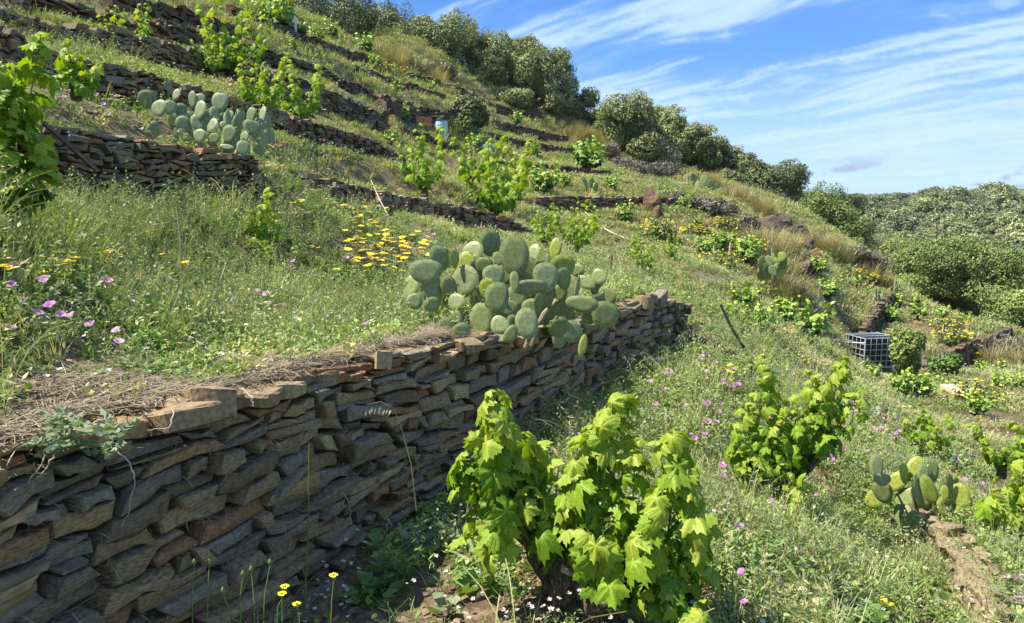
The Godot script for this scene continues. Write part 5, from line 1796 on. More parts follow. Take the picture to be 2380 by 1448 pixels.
	var left: Array = [
	[-0.56, 0.72, -0.1, 0.096, 0.153, -20, 10], [-0.82, 0.58, -0.1, 0.240, 0.221, -10, 15], [-0.59, 0.45, 0.1, 0.221, 0.201, -15, -10], [-0.46, 0.46, 0.1, 0.163, 0.182, 10, 20],
	[0.05, 0.55, -0.1, 0.221, 0.240, 5, 10], [-0.11, 0.43, 0.1, 0.182, 0.221, 0, -15], [-0.23, 0.59, -0.2, 0.144, 0.163, 0, 15], [-0.32, 0.59, -0.2, 0.134, 0.211, -5, -20],
	[-0.51, 0.65, -0.2, 0.115, 0.144, 10, 0], [-0.58, 0.18, 0.3, 0.240, 0.163, -60, 10], [0.52, 0.22, 0.2, 0.230, 0.182, 20, 10], [0.29, 0.13, 0.3, 0.211, 0.221, 25, -10],
	[0.21, 0.34, 0.1, 0.086, 0.221, 15, 55], [0.33, 0.32, 0.1, 0.115, 0.259, 30, 40], [-0.15, 0.07, 0.4, 0.119, 0.125, 0, 10], [-0.03, 0.11, 0.35, 0.163, 0.163, -10, 0],
	[0.46, 0.09, 0.3, 0.138, 0.163, 10, -20], [0.48, -0.03, 0.4, 0.163, 0.182, 0, 20], [0.66, 0, 0.3, 0.048, 0.173, -20, 60], [0.29, -0.02, 0.4, 0.182, 0.067, 10, 0],
	[0.02, 0.38, 0, 0.125, 0.221, -8, 30], [0.12, 0.09, 0.3, 0.138, 0.125, 20, 0], [-0.13, 0.29, 0.1, 0.211, 0.221, 0, 15], [-0.32, 0.27, 0.1, 0.192, 0.192, -15, 10],
	[-0.48, 0.32, 0, 0.173, 0.192, 0, -15], [-0.26, 0.13, 0.3, 0.134, 0.134, 10, 20], [0.04, 0.25, 0.15, 0.173, 0.173, 20, -15], [0.18, 0.23, 0.1, 0.153, 0.173, -10, 20],
	[-0.38, 0.44, 0, 0.153, 0.173, 0, 10]]
	for i in 30:
		left.append([R(-0.55, 0.6), R(0.0, 0.45), R(-0.4, 0.1), R(0.13, 0.18), R(0.16, 0.22), R(-35, 35), R(-60, 60)])
	prickly_pear(Vector3(-3.54, 2.64, -9), left, "blue green prickly pear on top of the left stone wall", 0.04, 1.02, true)
	var low_right: Array = [
	[-0.34, 0.48, 0, 0.116, 0.147, -10, 30], [-0.24, 0.5, -0.05, 0.100, 0.177, 25, -20], [-0.19, 0.48, 0, 0.096, 0.127, 10, 15], [-0.11, 0.48, -0.05, 0.142, 0.173, 5, 5],
	[-0.04, 0.42, 0.1, 0.080, 0.162, -5, 25], [-0.1, 0.38, 0.15, 0.065, 0.096, 0, 10], [-0.26, 0.36, 0.05, 0.111, 0.208, -5, 30], [-0.16, 0.36, 0.05, 0.111, 0.216, -25, 15],
	[0.06, 0.33, 0.1, 0.127, 0.173, -15, -20], [-0.51, 0.5, -0.1, 0.111, 0.173, 5, 15], [-0.51, 0.43, 0, 0.127, 0.080, 0, 0], [-0.01, 0.12, 0.2, 0.127, 0.157, 0, 15],
	[-0.11, 0.14, 0.2, 0.065, 0.111, 0, 10], [0.16, 0.2, 0.15, 0.127, 0.111, 10, -15], [0.22, 0.02, 0.3, 0.208, 0.154, 70, 10], [0.25, -0.06, 0.25, 0.162, 0.193, 60, 15],
	[-0.03, 0.26, 0.1, 0.127, 0.111, 5, 10], [-0.2, 0.29, 0.05, 0.096, 0.131, 0, -15], [0.05, 0.22, 0.15, 0.108, 0.139, 15, 10], [0.13, 0.11, 0.2, 0.123, 0.123, 30, 0],
	[-0.06, 0.25, 0.1, 0.123, 0.139, -5, 5], [-0.15, 0.25, 0, 0.108, 0.123, 0, 20], [0.03, 0.42, 0.05, 0.062, 0.093, 10, 20]]
	for i in 26:
		var x := R(-0.55, 0.4)
		low_right.append([x, R(0.0, 0.3) - maxf(x, 0.0) * 0.5, R(-0.3, 0.15), R(0.1, 0.15), R(0.14, 0.19), R(-40, 40), R(-60, 60)])
	prickly_pear(Vector3(3.43, -0.63, -5.6), low_right, "small yellowish prickly pear at the lower right terrace edge", 0.45)
	var o := prickly_pear(on(Vector2(6.24, -17.76)), wild_pads(26, 0.24, 0.36, 0.7), "upright tree like cactus standing alone on the right hand slope")
	for c in o.get_children():
		if c.name.begins_with("pad"):
			c.position.y += 0.4
	var low := ["low prickly pear patch under the ridge trees, near the utility pole", "pale prickly pear patch beside the ridge trees' foot, upper one", "small prickly pear below the spur trees, left of the rusty rocks", "little prickly pear above the straight wall", "prickly pear at the foot of the tree cactus", "prickly pear tuft on the spur below the dark trees", "low prickly pear at the top of the end on wall"]
	var where := [Vector2(8.81, -119.9), Vector2(-4.86, -39.3), Vector2(9.2, -39.1), Vector2(2.88, -28.2), Vector2(6.43, -18), Vector2(9.38, -36.3), Vector2(14.18, -28.7)]
	for i in where.size():
		var r := prickly_pear(on(where[i]), wild_pads([12, 10, 7, 4, 5, 7, 3][i], 0.36, [1.0, 0.8, 0.5, 0.3, 0.3, 0.5, 0.25][i], 0.5), low[i])


func ridge_trees() -> void:
	var holm := [Color(0.084, 0.111, 0.040), Color(0.131, 0.162, 0.057), Color(0.188, 0.215, 0.080), Color(0.254, 0.269, 0.116)]
	var olive := [Color(0.124, 0.168, 0.060), Color(0.180, 0.230, 0.082), Color(0.248, 0.289, 0.110), Color(0.328, 0.354, 0.159)]
	var dark := [Color(0.069, 0.094, 0.044), Color(0.112, 0.142, 0.058), Color(0.149, 0.189, 0.075), Color(0.211, 0.248, 0.110)]
	var fig := [Color(0.074, 0.118, 0.029), Color(0.124, 0.183, 0.044), Color(0.186, 0.254, 0.060), Color(0.273, 0.342, 0.093)]
	var heath := [Color(0.248, 0.224, 0.154), Color(0.347, 0.307, 0.219), Color(0.421, 0.389, 0.263)]
	# centre of the crown, width and height in metres, tones, leaves
	var g := "trees along the ridge"
	var rows := [
		[Vector3(-10.53, 12.22, -42), 5.2, 4.8, dark, 5500, "dark tree at the upper left end of the ridge"], [Vector3(-11.66, 13.11, -42), 4.6, 3.6, holm, 3000, "tree top cut off by the upper edge beside the white box"], [Vector3(-9.41, 12.59, -45), 2.9, 3.4, holm, 3500, "grey green tree second from the upper end of the ridge"], [Vector3(-7.5, 11.6, -44), 3.4, 3.6, dark, 5500, "dark rounded tree below the spiky crown on the ridge"], [Vector3(-7.84, 13.61, -48), 2.6, 2.4, dark, 2500, "spiky dark crown showing above the rounded ridge tree"],
		[Vector3(-4.48, 11.43, -47), 4.1, 4.2, olive, 7500, "light olive toned tree left of the big round ridge tree"], [Vector3(-1.48, 10.98, -48), 3.7, 4.3, olive, 7500, "big round grey green tree in the middle of the ridge"], [Vector3(0.72, 11.96, -51), 3.0, 2.7, holm, 3500, "tree top peeping between the two big round ridge trees"], [Vector3(2.11, 9.54, -48), 4.4, 5.0, olive, 9000, "broad tree at the right end of the upper ridge group"], [Vector3(4.16, 8.17, -49), 2.3, 2.6, holm, 4000, "small green tree closing the upper ridge group at its right"],
		[Vector3(-1.87, 5.94, -33), 1.75, 2.0, holm, 4500, "round shrub standing between the two blue barrels"], [Vector3(7.06, 6.69, -46), 3.4, 3.9, olive, 7500, "olive tree left of the gap with the utility pole at its left"], [Vector3(9.9, 6.27, -47), 2.7, 3.4, olive, 5500, "olive tree leaning right, second after the utility pole"], [Vector3(8.99, 5.08, -45), 1.9, 1.9, heath, 3000, "grey brown bush under the olive trees on the spur"],
		[Vector3(12.49, 4.83, -47), 2.7, 3.3, holm, 5500, "green tree in the middle of the spur row"], [Vector3(14.31, 5.11, -48), 1.3, 2.2, olive, 2200, "slim leaning tree top at the right of the middle spur tree"], [Vector3(11, 5.09, -47), 1.8, 2.2, holm, 2600, "low green tree between the olive and the middle spur tree"], [Vector3(15.71, 3.34, -46), 3.8, 2.9, dark, 7500, "dark spreading tree at the lower end of the spur row"],
		[Vector3(20.64, 1.33, -50), 4.1, 3.9, fig, 7500, "yellow green bush tree just beyond the spur's end"], [Vector3(21.28, 2.38, -56), 2.6, 2.6, holm, 2500, "green bush hidden behind the dark spreading spur tree"], [Vector3(30.81, 3.61, -75), 4.0, 2.2, holm, 3000, "low tree crown on the skyline right of the spur trees"],
		[Vector3(11.41, 5.67, -46), 2.3, 2.6, olive, 3000, "olive crown between the leaning olive and the middle spur tree"], [Vector3(14.17, 4.25, -46), 2.0, 2.2, holm, 2600, "round bush crown left above the dark spreading spur tree"], [Vector3(5.72, 7.43, -48), 1.7, 1.8, holm, 2000, "low bush at the very foot of the utility pole"], [Vector3(7.78, 5.38, -44), 2.2, 1.8, holm, 2600, "low bush in front of the first spur olives"], [Vector3(-6.06, 11.35, -46), 2.4, 2.6, holm, 3000, "low shrubby tree filling the gap left of the light olive toned tree"], [Vector3(-2.85, 9.6, -46), 2.2, 2.0, olive, 2500, "low bush between the light olive and the big round ridge tree"], [Vector3(0.13, 8.47, -46), 2.4, 1.7, olive, 2500, "low bush at the foot of the broad ridge tree"], [Vector3(-9.62, 11.31, -43), 2.2, 2.0, dark, 2500, "low dark bush between the two upper ridge trees"], [Vector3(6.14, 6.93, -47), 1.8, 2.2, olive, 2200, "small olive bush just right of the utility pole"], [Vector3(8.89, 7.68, -49), 2.3, 2.2, olive, 2600, "pale olive crown rising between the two spur olives"], [Vector3(12.9, 3.69, -45), 2.0, 1.5, holm, 2400, "low bush under the middle spur tree"], [Vector3(14.21, 3.31, -45), 1.8, 1.8, dark, 2200, "dark bush left of the dark spreading spur tree"], [Vector3(17.54, 1.11, -46), 2.2, 2.0, holm, 2600, "bush at the right foot of the dark spreading spur tree"], [Vector3(21.42, -0.03, -48), 3.2, 2.6, fig, 3500, "yellow green bush below the one beyond the spur's end"], [Vector3(29.56, -0.51, -60), 5.0, 3.0, holm, 4000, "green bush in the valley left of the bright bush mass"],
		[Vector3(23.33, -1.57, -40), 5.6, 3.9, fig, 9000, "large bright green bush mass, its upper left dome"], [Vector3(24.43, -1.95, -38), 4.4, 3.6, fig, 7500, "large bright green bush mass, its right dome"], [Vector3(23.29, -1.33, -43), 3.6, 3.0, fig, 5000, "pale green bush at the left flank of the bright bush mass"], [Vector3(23.48, -3.05, -34), 3.2, 2.4, fig, 5000, "bright green bush running out of the right edge"], [Vector3(28.06, -0.75, -46), 4.0, 2.0, fig, 4000, "upper dome of the bright green bushes against the far hill"], [Vector3(21.61, -3.82, -31), 1.6, 1.2, holm, 2000, "low dark bush under the bright bush at the right edge"],
		[Vector3(10.55, -1.7, -19.5), 0.95, 1.15, fig, 2600, "bushy young fig right beside the caged water tank"], [Vector3(10.73, -1.89, -18), 0.72, 0.72, [Color(0.06, 0.12, 0.022), Color(0.09, 0.17, 0.028), Color(0.12, 0.21, 0.035)], 1800, "neat round green bush right of the young fig"]]
	for r in rows:
		var c: Vector3 = r[0]
		var h: float = r[2]
		var foot := ground(c.x, c.z)
		var low := c.y - h * 0.56
		if low < foot + 0.3:
			foot = low
		var small: bool = c.z > -25.0
		var kind := "bush" if r[5].contains("bush") or r[5].contains("shrub") or r[5].contains("fig") else "tree"
		var grow := 1.0 if small else 1.22
		tree(kind, r[5], kind, Vector3(c.x, foot, c.z), r[1] * grow, (c.y + h / 2.0 * grow - foot), int(r[4] * 5.6), 0.045 if small else 0.066, r[3], g if c.z < -40.0 and c.x < 16.0 else "", 0.1)
	# umbrella pines on the far skyline
	var pines := [[Vector3(47.04, 2.62, -105), 5.0, 5.2, "rounded dark pine rising on the skyline past the spur"], [Vector3(130.36, 1.64, -225), 10.0, 9.0, "dark pine on the far hill left of the orange roof"], [Vector3(148.7, 3.68, -240), 13.0, 6.5, "wide umbrella pine right of the orange roof"], [Vector3(162.87, 4.75, -250), 4.6, 4.6, "small lone pine on the far skyline, left of the last one"], [Vector3(169.2, 4.75, -250), 6.0, 4.2, "last small pine on the far skyline at the right edge"]]
	for p in pines:
		var c: Vector3 = p[0]
		var foot := minf(far_height(c.x, c.z), c.y - p[2] * 0.8)
		var top: float = c.y + p[2] / 2.0
		tree("pine_tree", p[3], "pine tree", Vector3(c.x, foot, c.z), p[1], top - foot, 9000, p[1] * 0.028, dark, "pines on the far hill", clampf((c.y - p[2] * 0.55 - foot) / (top - foot), 0.1, 0.8), true, -0.3)


func far_scrub() -> void:
	var tones := [
		[Color(0.098, 0.133, 0.056), Color(0.149, 0.179, 0.074), Color(0.207, 0.235, 0.102)],
		[Color(0.139, 0.170, 0.079), Color(0.198, 0.235, 0.105), Color(0.277, 0.302, 0.140)],
		[Color(0.238, 0.217, 0.149), Color(0.296, 0.273, 0.193), Color(0.356, 0.330, 0.229)]]
	var names := ["dark_scrub", "green_scrub", "grey_scrub"]
	for k in 3:
		var meshes: Array = []
		var s := Shape.new()
		var gap := FastNoiseLite.new()
		gap.seed = 60 + k
		gap.frequency = 0.03
		var lobes: Array = []
		for i in 7:
			var a := TAU * i / 7.0
			lobes.append([Vector3(cos(a) * 0.5, R(0.35, 0.7), sin(a) * 0.5), Vector3(R(0.35, 0.55), R(0.3, 0.5), R(0.35, 0.55))])
		lobes.append([Vector3(0, 0.65, 0), Vector3(0.6, 0.5, 0.6)])
		leaf_cloud(s, lobes, 2200, 0.085, tones[k], gap, -0.2)
		var places: Array = []
		var tints: Array = []
		for n in [9000, 10000, 2600][k]:
			var b := R(-0.25, 1.5)
			var d := sqrt(R(62.0 * 62.0, 330.0 * 330.0)) if n % 2 else R(60, 180)
			var x := sin(b) * d
			var z := -cos(b) * d
			var thin := patch_noise.get_noise_2d(x * 0.9, z * 0.9)
			if thin < -0.3 and rng.randf() < 0.7:
				continue
			var sc := R(1.2, 3.4) * (1.0 if k < 2 else 0.6)
			if rng.randf() < 0.06:
				sc *= 1.6
			places.append(Transform3D(Basis(Vector3.UP, R(0, TAU)).scaled(Vector3(sc, sc * R(0.75, 1.15), sc)), Vector3(x, far_height(x, z) - 0.2, z)))
			var t := R(0.7, 1.35)
			tints.append(Color(t, t, t * R(0.9, 1.05)))
		stuff(names[k], s.mesh(M.crown), places, tints, ["dark evergreen scrub on the far hillside", "lighter green scrub on the far hillside", "grey brown heath between the far scrub"][k])


func spur_plants() -> void:
	# tall straw grass and grey shrublets on the spur
	var s := tuft(90, 0.95, 0.014, 0.22, 0.35)
	var places: Array = []
	var tints: Array = []
	var spots := [Vector2(4.02, -45.6), Vector2(4.45, -46), Vector2(4.77, -45.3), Vector2(5.16, -45.3), Vector2(3.84, -45), Vector2(5.49, -44.8), Vector2(7.11, -20.4), Vector2(9.61, -26.7), Vector2(9.97, -26.8), Vector2(7.16, -20.2), Vector2(13.83, -32.4), Vector2(14, -32.1), Vector2(14.55, -32.5), Vector2(14.99, -32.6), Vector2(15.48, -32.8), Vector2(15.92, -32.9), Vector2(16.37, -33), Vector2(11.01, -35.1), Vector2(10.27, -35), Vector2(11.01, -33.5), Vector2(11.3, -33.2), Vector2(10.35, -40.1), Vector2(6.99, -18.64), Vector2(6.7, -18.16), Vector2(-6.55, -37.7), Vector2(-5.97, -37.3), Vector2(-4.11, -40.6), Vector2(-3.73, -38.9), Vector2(-5.43, -38.7), Vector2(16.23, -32.3), Vector2(13.58, -32.5), Vector2(22.89, -40.3), Vector2(23.26, -40.1), Vector2(16.44, -25), Vector2(16.02, -23.7), Vector2(5.78, -44), Vector2(3.4, -46), Vector2(12.99, -32)]
	for q in spots:
		for k in 6:
			var x: float = q.x + R(-1, 1) * 0.5
			var z: float = q.y + R(-1, 1) * 0.8
			places.append(Transform3D(Basis(Vector3.UP, R(0, TAU)).scaled(Vector3.ONE * R(0.6, 1.25)), Vector3(x, ground(x, z), z)))
			tints.append(Color(0.38, 0.33, 0.19).lerp(Color(0.27, 0.26, 0.13), rng.randf()))
	stuff("straw_grass", s.mesh(M.blade), places, tints, "tall pale straw grass in clumps along the spur")
	var heath := [Color(0.115, 0.11, 0.085), Color(0.15, 0.145, 0.115), Color(0.18, 0.18, 0.135)]
	var grey := [[Vector2(7.75, -29.2), 1.6, 0.6], [Vector2(7.14, -29.5), 1.3, 0.5], [Vector2(8.62, -29.9), 1.3, 0.5], [Vector2(8.84, -27.5), 1.0, 0.9], [Vector2(16.12, -32.9), 1.6, 1.2], [Vector2(15.18, -32.8), 1.4, 1.0], [Vector2(5.71, -43.5), 1.6, 1.0], [Vector2(6.14, -41.3), 1.5, 0.8], [Vector2(7.16, -40.3), 2.0, 0.9], [Vector2(8.42, -40.8), 2.2, 1.0], [Vector2(-3.5, -41.4), 1.4, 1.0], [Vector2(7.1, -18.64), 0.8, 0.5], [Vector2(16.89, -25.7), 1.6, 0.7], [Vector2(17.98, -26.2), 1.6, 0.7], [Vector2(7.76, -29.9), 1.4, 0.5], [Vector2(6.61, -30.2), 1.0, 0.5]]
	var says := ["grey shrublet on the bare spur, middle of five", "grey shrublet on the bare spur, nearest the brown rock", "grey shrublet on the bare spur, at its right", "dark shrublet at the head of the short shaded wall", "grey shrub among straw grass at the foot of the bright bushes", "grey shrub among straw grass right of the rusty rocks", "grey shrub under the olive trees, uppermost", "grey shrub under the olive trees, second from the top", "grey shrub under the olive trees, third from the top", "grey shrub under the olive trees, lowest", "grey shrub at the foot of the light olive toned tree", "grey shrublet below the tree cactus", "grey shrub beyond the small wall corner, left one", "grey shrub beyond the small wall corner, right one", "low grey shrublet behind the bare spur's middle", "small grey shrublet right behind the standing brown rock"]
	for i in grey.size():
		tree("shrub", says[i], "shrub", on(grey[i][0]), grey[i][1], grey[i][2], 1500, 0.07, heath, "grey shrubs on the spur", 0.02)
	# yellow flower bushes
	var yel := [Color(0.8, 0.66, 0.02), Color(0.85, 0.72, 0.03), Color(0.1, 0.15, 0.04)]
	var gold: Array = [
	Vector2(-5.43, -32.7), Vector2(-5.17, -33.4), Vector2(-3.08, -39.9), Vector2(0.29, -28.6), Vector2(3.67, -19.04), Vector2(3.88, -18.88), Vector2(6.45, -26.2), Vector2(6.78, -26),
	Vector2(7.91, -27.9), Vector2(8.23, -27.9), Vector2(6.09, -19.6), Vector2(6.39, -19.64), Vector2(4.89, -17.32), Vector2(14.76, -31.2), Vector2(15.22, -31.4), Vector2(15.89, -31.8),
	Vector2(15.91, -27), Vector2(16.48, -27.3), Vector2(14.56, -24.3), Vector2(14.29, -30.8), Vector2(15.23, -24.5), Vector2(9.6, -14.96), Vector2(14.99, -24.4)]
	for q in gold:
		var o := thing("yellow_flower_bush", "mound of small yellow flowers nearest to " + landmark(q), "flowering plant", on(q), 0.0, "yellow flower mounds on the distant terraces")
		var gap := FastNoiseLite.new()
		gap.frequency = 0.05
		gap.seed = rng.randi() % 99
		var w := R(0.45, 0.75)
		var leaves := Shape.new()
		leaf_cloud(leaves, [[Vector3(0, 0.2, 0), Vector3(w * 0.55, 0.28, w * 0.55)]], 420, 0.05, [Color(0.09, 0.13, 0.04), Color(0.14, 0.18, 0.055)], gap, -0.5)
		part("foliage", leaves.mesh(M.crown), o)
		var fl := Shape.new()
		for i in 46:
			var a := R(0, TAU)
			var f := sqrt(rng.randf()) * w * 0.6
			var p := Vector3(cos(a) * f * 1.5, (0.42 - f * f * 0.7) * R(0.55, 1.2), sin(a) * f * 1.2)
			fl.tint = yel[rng.randi() % 2]
			for b in 5:
				leaflet(fl, p, Vector3(cos(b * 1.257 + a), 0.15, sin(b * 1.257 + a)).normalized(), 0.045, 0.036)
		part("flowers", fl.mesh(M.leafage), o).set_meta("kind", "stuff")


func wild_flowers() -> void:
	prepare_flowers()
	bindweed([
	Vector2(-2.5, -3.68), Vector2(-2.53, -3.76), Vector2(-2.49, -3.92), Vector2(-2.54, -4.52), Vector2(-2.4, -3.6), Vector2(-2.39, -3.76), Vector2(-2.3, -3.56), Vector2(-2.27, -3.6),
	Vector2(-2.2, -3.64), Vector2(-2.17, -3.52), Vector2(-2.24, -3.28), Vector2(-2.08, -3.6), Vector2(-1.94, -3.6), Vector2(-3.18, -6.6), Vector2(-3.05, -7.08), Vector2(-3.47, -5.76),
	Vector2(-1.97, -5.96), Vector2(-1.88, -6.04), Vector2(-2.05, -6.12), Vector2(-2.15, -6.2), Vector2(-4.07, -7.32), Vector2(-4, -7.48), Vector2(-2.25, -7.6), Vector2(-2.04, -3.76),
	Vector2(-2.37, -4.32), Vector2(-3.15, -6.68), Vector2(-3.47, -6), Vector2(-1.87, -8.36), Vector2(-1.38, -6.16), Vector2(-0.93, -4.64), Vector2(-1.27, -10.2), Vector2(-1.09, -10.32),
	Vector2(-1.7, -8.72)], "pink bindweed flower", "pink bindweed flowers on the walled terrace")
	bindweed([
	Vector2(-4.59, -7.8), Vector2(-4.54, -8.32), Vector2(-4.43, -8.24), Vector2(-4.33, -8.16), Vector2(-3.91, -8), Vector2(-4.01, -9.12), Vector2(-4.68, -8.32), Vector2(-7, -13.72),
	Vector2(-7.77, -15.44), Vector2(-7.85, -14.84), Vector2(-4.31, -9.28), Vector2(-4.59, -7.92), Vector2(-5.49, -14.12), Vector2(-5.38, -14.56), Vector2(-5.46, -14.4)], "pink bindweed flower", "pink bindweed flowers on the upper terraces")
	bindweed([
	Vector2(1.57, -7.84), Vector2(1.54, -7.6), Vector2(1.57, -7.52), Vector2(1.6, -7.36), Vector2(1.35, -7.08), Vector2(1.46, -6.92), Vector2(1.62, -6.72), Vector2(1.32, -6.64),
	Vector2(1.81, -6.68), Vector2(1.93, -6.72), Vector2(2.02, -6.96), Vector2(1.94, -6.92), Vector2(1.76, -6.44), Vector2(1.81, -6.36), Vector2(1.65, -6.2), Vector2(1.51, -6.08),
	Vector2(1.61, -6), Vector2(1.5, -5.88), Vector2(1.41, -5.84), Vector2(1.59, -5.36), Vector2(0.46, -5.64), Vector2(1.03, -6.36), Vector2(0.71, -5.76), Vector2(1.16, -4.48),
	Vector2(1.16, -4.36), Vector2(2.03, -7.56), Vector2(2.16, -7.4), Vector2(1.59, -5.36), Vector2(1.33, -4.12), Vector2(1.82, -4.96), Vector2(2.73, -6.44), Vector2(2.83, -6.44),
	Vector2(2.89, -6.44), Vector2(3.39, -6.48), Vector2(3.63, -7.28), Vector2(3.15, -6.76), Vector2(5, -9.68), Vector2(4.82, -9.36), Vector2(4.82, -9.12), Vector2(5.03, -9.32),
	Vector2(4.66, -8.76), Vector2(4.89, -9.72), Vector2(4.52, -9.44), Vector2(4.56, -9.08), Vector2(4.4, -8.64), Vector2(4.95, -8.84), Vector2(5.68, -9.12), Vector2(5.1, -8),
	Vector2(5.46, -8.24), Vector2(4.76, -7.2), Vector2(3.07, -4.32), Vector2(3.04, -4.44), Vector2(3.02, -4.24), Vector2(3.05, -4.2), Vector2(3.08, -4.2), Vector2(3.01, -4.12),
	Vector2(3.86, -9.96), Vector2(2.38, -7.8), Vector2(2.03, -7.56), Vector2(2.22, -7.92), Vector2(2.63, -7.4), Vector2(2.48, -6.76), Vector2(3.85, -9.92), Vector2(5, -9.32),
	Vector2(3.84, -7.92), Vector2(2.49, -5.8), Vector2(1.15, -3.44), Vector2(1.18, -3.6), Vector2(7.22, -14.12), Vector2(7.32, -14.16), Vector2(2.14, -8.16), Vector2(2.16, -8),
	Vector2(2.05, -7.88), Vector2(2.17, -7.44), Vector2(2.27, -7.44), Vector2(2.33, -7.44)], "pink bindweed flower", "pink bindweed flowers on the lower slope")
	daisies([
	Vector2(-1.9, -9.08), Vector2(-1.58, -10), Vector2(-1.75, -9.72), Vector2(-1.33, -9.04), Vector2(-1.31, -9.36), Vector2(-1.51, -9.12), Vector2(-1.74, -8.8), Vector2(-1.87, -8.84),
	Vector2(-1.43, -9.04), Vector2(-1.56, -8.24), Vector2(-1.61, -9.16), Vector2(-1.58, -9.16), Vector2(-1.69, -9), Vector2(-1.13, -9.28), Vector2(-1.51, -8.76), Vector2(-1.14, -9.36),
	Vector2(-1.58, -8.12), Vector2(-1.91, -8.8), Vector2(-1.33, -8.36), Vector2(-1.94, -9.56), Vector2(-1.47, -9.24), Vector2(-1.65, -8.76), Vector2(-1.52, -8.88), Vector2(-1.61, -8.48),
	Vector2(-1.24, -9.16), Vector2(-1.65, -8.68), Vector2(-1.53, -9.36), Vector2(-1.63, -8.56), Vector2(-1.62, -9.04), Vector2(-1.54, -9), Vector2(-1.7, -9.64), Vector2(-1.18, -9.16),
	Vector2(-1.72, -8.52), Vector2(-1.52, -9), Vector2(-1.25, -8.4), Vector2(-1.39, -8.56), Vector2(-1.15, -9.76), Vector2(-1.66, -8.64), Vector2(-1.95, -8.72), Vector2(-1.25, -8.8),
	Vector2(-1.57, -9.76), Vector2(-1.02, -9.12), Vector2(-1.39, -8.92), Vector2(-2.02, -9), Vector2(-1.73, -8.2), Vector2(-1.78, -8.88), Vector2(-1.61, -8.72), Vector2(-1.46, -8.96),
	Vector2(-2.05, -9.72), Vector2(-1.53, -8.88), Vector2(-1.31, -9.16), Vector2(-1.69, -8.72), Vector2(-1.96, -8.92), Vector2(-1.79, -8.72), Vector2(-1.08, -9), Vector2(-1.32, -9.04),
	Vector2(-1.54, -9.12), Vector2(-1.8, -9.76), Vector2(-1.91, -9.12), Vector2(-1.37, -8.88), Vector2(-1.26, -8.64), Vector2(-1.6, -8.6), Vector2(-1.14, -9.28), Vector2(-1.35, -9.16),
	Vector2(-1.91, -8.64), Vector2(-1.76, -8.8), Vector2(-1.66, -8.76), Vector2(-1.89, -7.96), Vector2(-1.29, -9.28), Vector2(-1.78, -8.8), Vector2(-1.41, -8.92), Vector2(-1.62, -9.76),
	Vector2(-1.75, -8.36), Vector2(-1.62, -9.52), Vector2(-1.85, -9.24), Vector2(-1.74, -8.44), Vector2(-1.57, -8.56), Vector2(-1.63, -9.52), Vector2(-1.6, -8.16), Vector2(-1.81, -9.12),
	Vector2(-1.3, -9.12), Vector2(-1.51, -8.52), Vector2(-1.93, -8.52), Vector2(-1.89, -9.16), Vector2(-1.7, -8.48), Vector2(-1.73, -9.56), Vector2(-1.74, -8.32), Vector2(-1.41, -9.52),
	Vector2(-1.04, -9.52), Vector2(-1.85, -8.8), Vector2(-1.3, -8.6), Vector2(-1.37, -9.28), Vector2(-1.79, -9.32), Vector2(-1.63, -9.12), Vector2(-1.6, -9.44), Vector2(-1.75, -9.12),
	Vector2(-1.91, -9.08), Vector2(-1.87, -9.12), Vector2(-1.45, -9), Vector2(-1.84, -8.56), Vector2(-1.45, -8.56), Vector2(-1.64, -9), Vector2(-1.73, -8.8), Vector2(-1.46, -8.96),
	Vector2(-1.61, -8.72), Vector2(-1.55, -8.88), Vector2(-1.77, -8.72), Vector2(-1.85, -9.04), Vector2(-1.44, -8.32), Vector2(-1.36, -9.12), Vector2(-2.05, -9.88), Vector2(-1.88, -10.16),
	Vector2(-2.1, -10.12), Vector2(-2.14, -10.2), Vector2(-2.18, -10.04), Vector2(-2.35, -9.96), Vector2(-2.09, -10.52), Vector2(-2.08, -10.6), Vector2(-2.1, -10), Vector2(-2.23, -10.12),
	Vector2(-1.85, -11), Vector2(-2.19, -10.16), Vector2(-2.08, -10.2), Vector2(-1.94, -10.2), Vector2(-2.15, -10.2), Vector2(-2.31, -10.24), Vector2(-2.12, -9.84), Vector2(-2.03, -10),
	Vector2(-1.99, -10.44), Vector2(-1.88, -10.8), Vector2(-1.4, -9.68), Vector2(-1.13, -9.96), Vector2(-1.39, -9.48), Vector2(-1.12, -9.92), Vector2(-1.3, -9.4), Vector2(-1.12, -9.64),
	Vector2(-1.4, -9.52), Vector2(-1.31, -10.32), Vector2(-1.11, -9.88), Vector2(-1.28, -9.2), Vector2(-1.3, -9.92), Vector2(-1.29, -9.56), Vector2(-1.17, -9.84), Vector2(-1.44, -9.72),
	Vector2(-2.66, -9.08), Vector2(-2.57, -9.08), Vector2(-2.59, -9.2), Vector2(-2.61, -8.88), Vector2(-2.52, -8.76), Vector2(-2.59, -8.8), Vector2(-2.62, -9.28), Vector2(-2.48, -9.08),
	Vector2(-2.67, -8.6)], 0.24, "yellow daisy in the daisy patch", "yellow daisies beside the big prickly pear", 1.45)
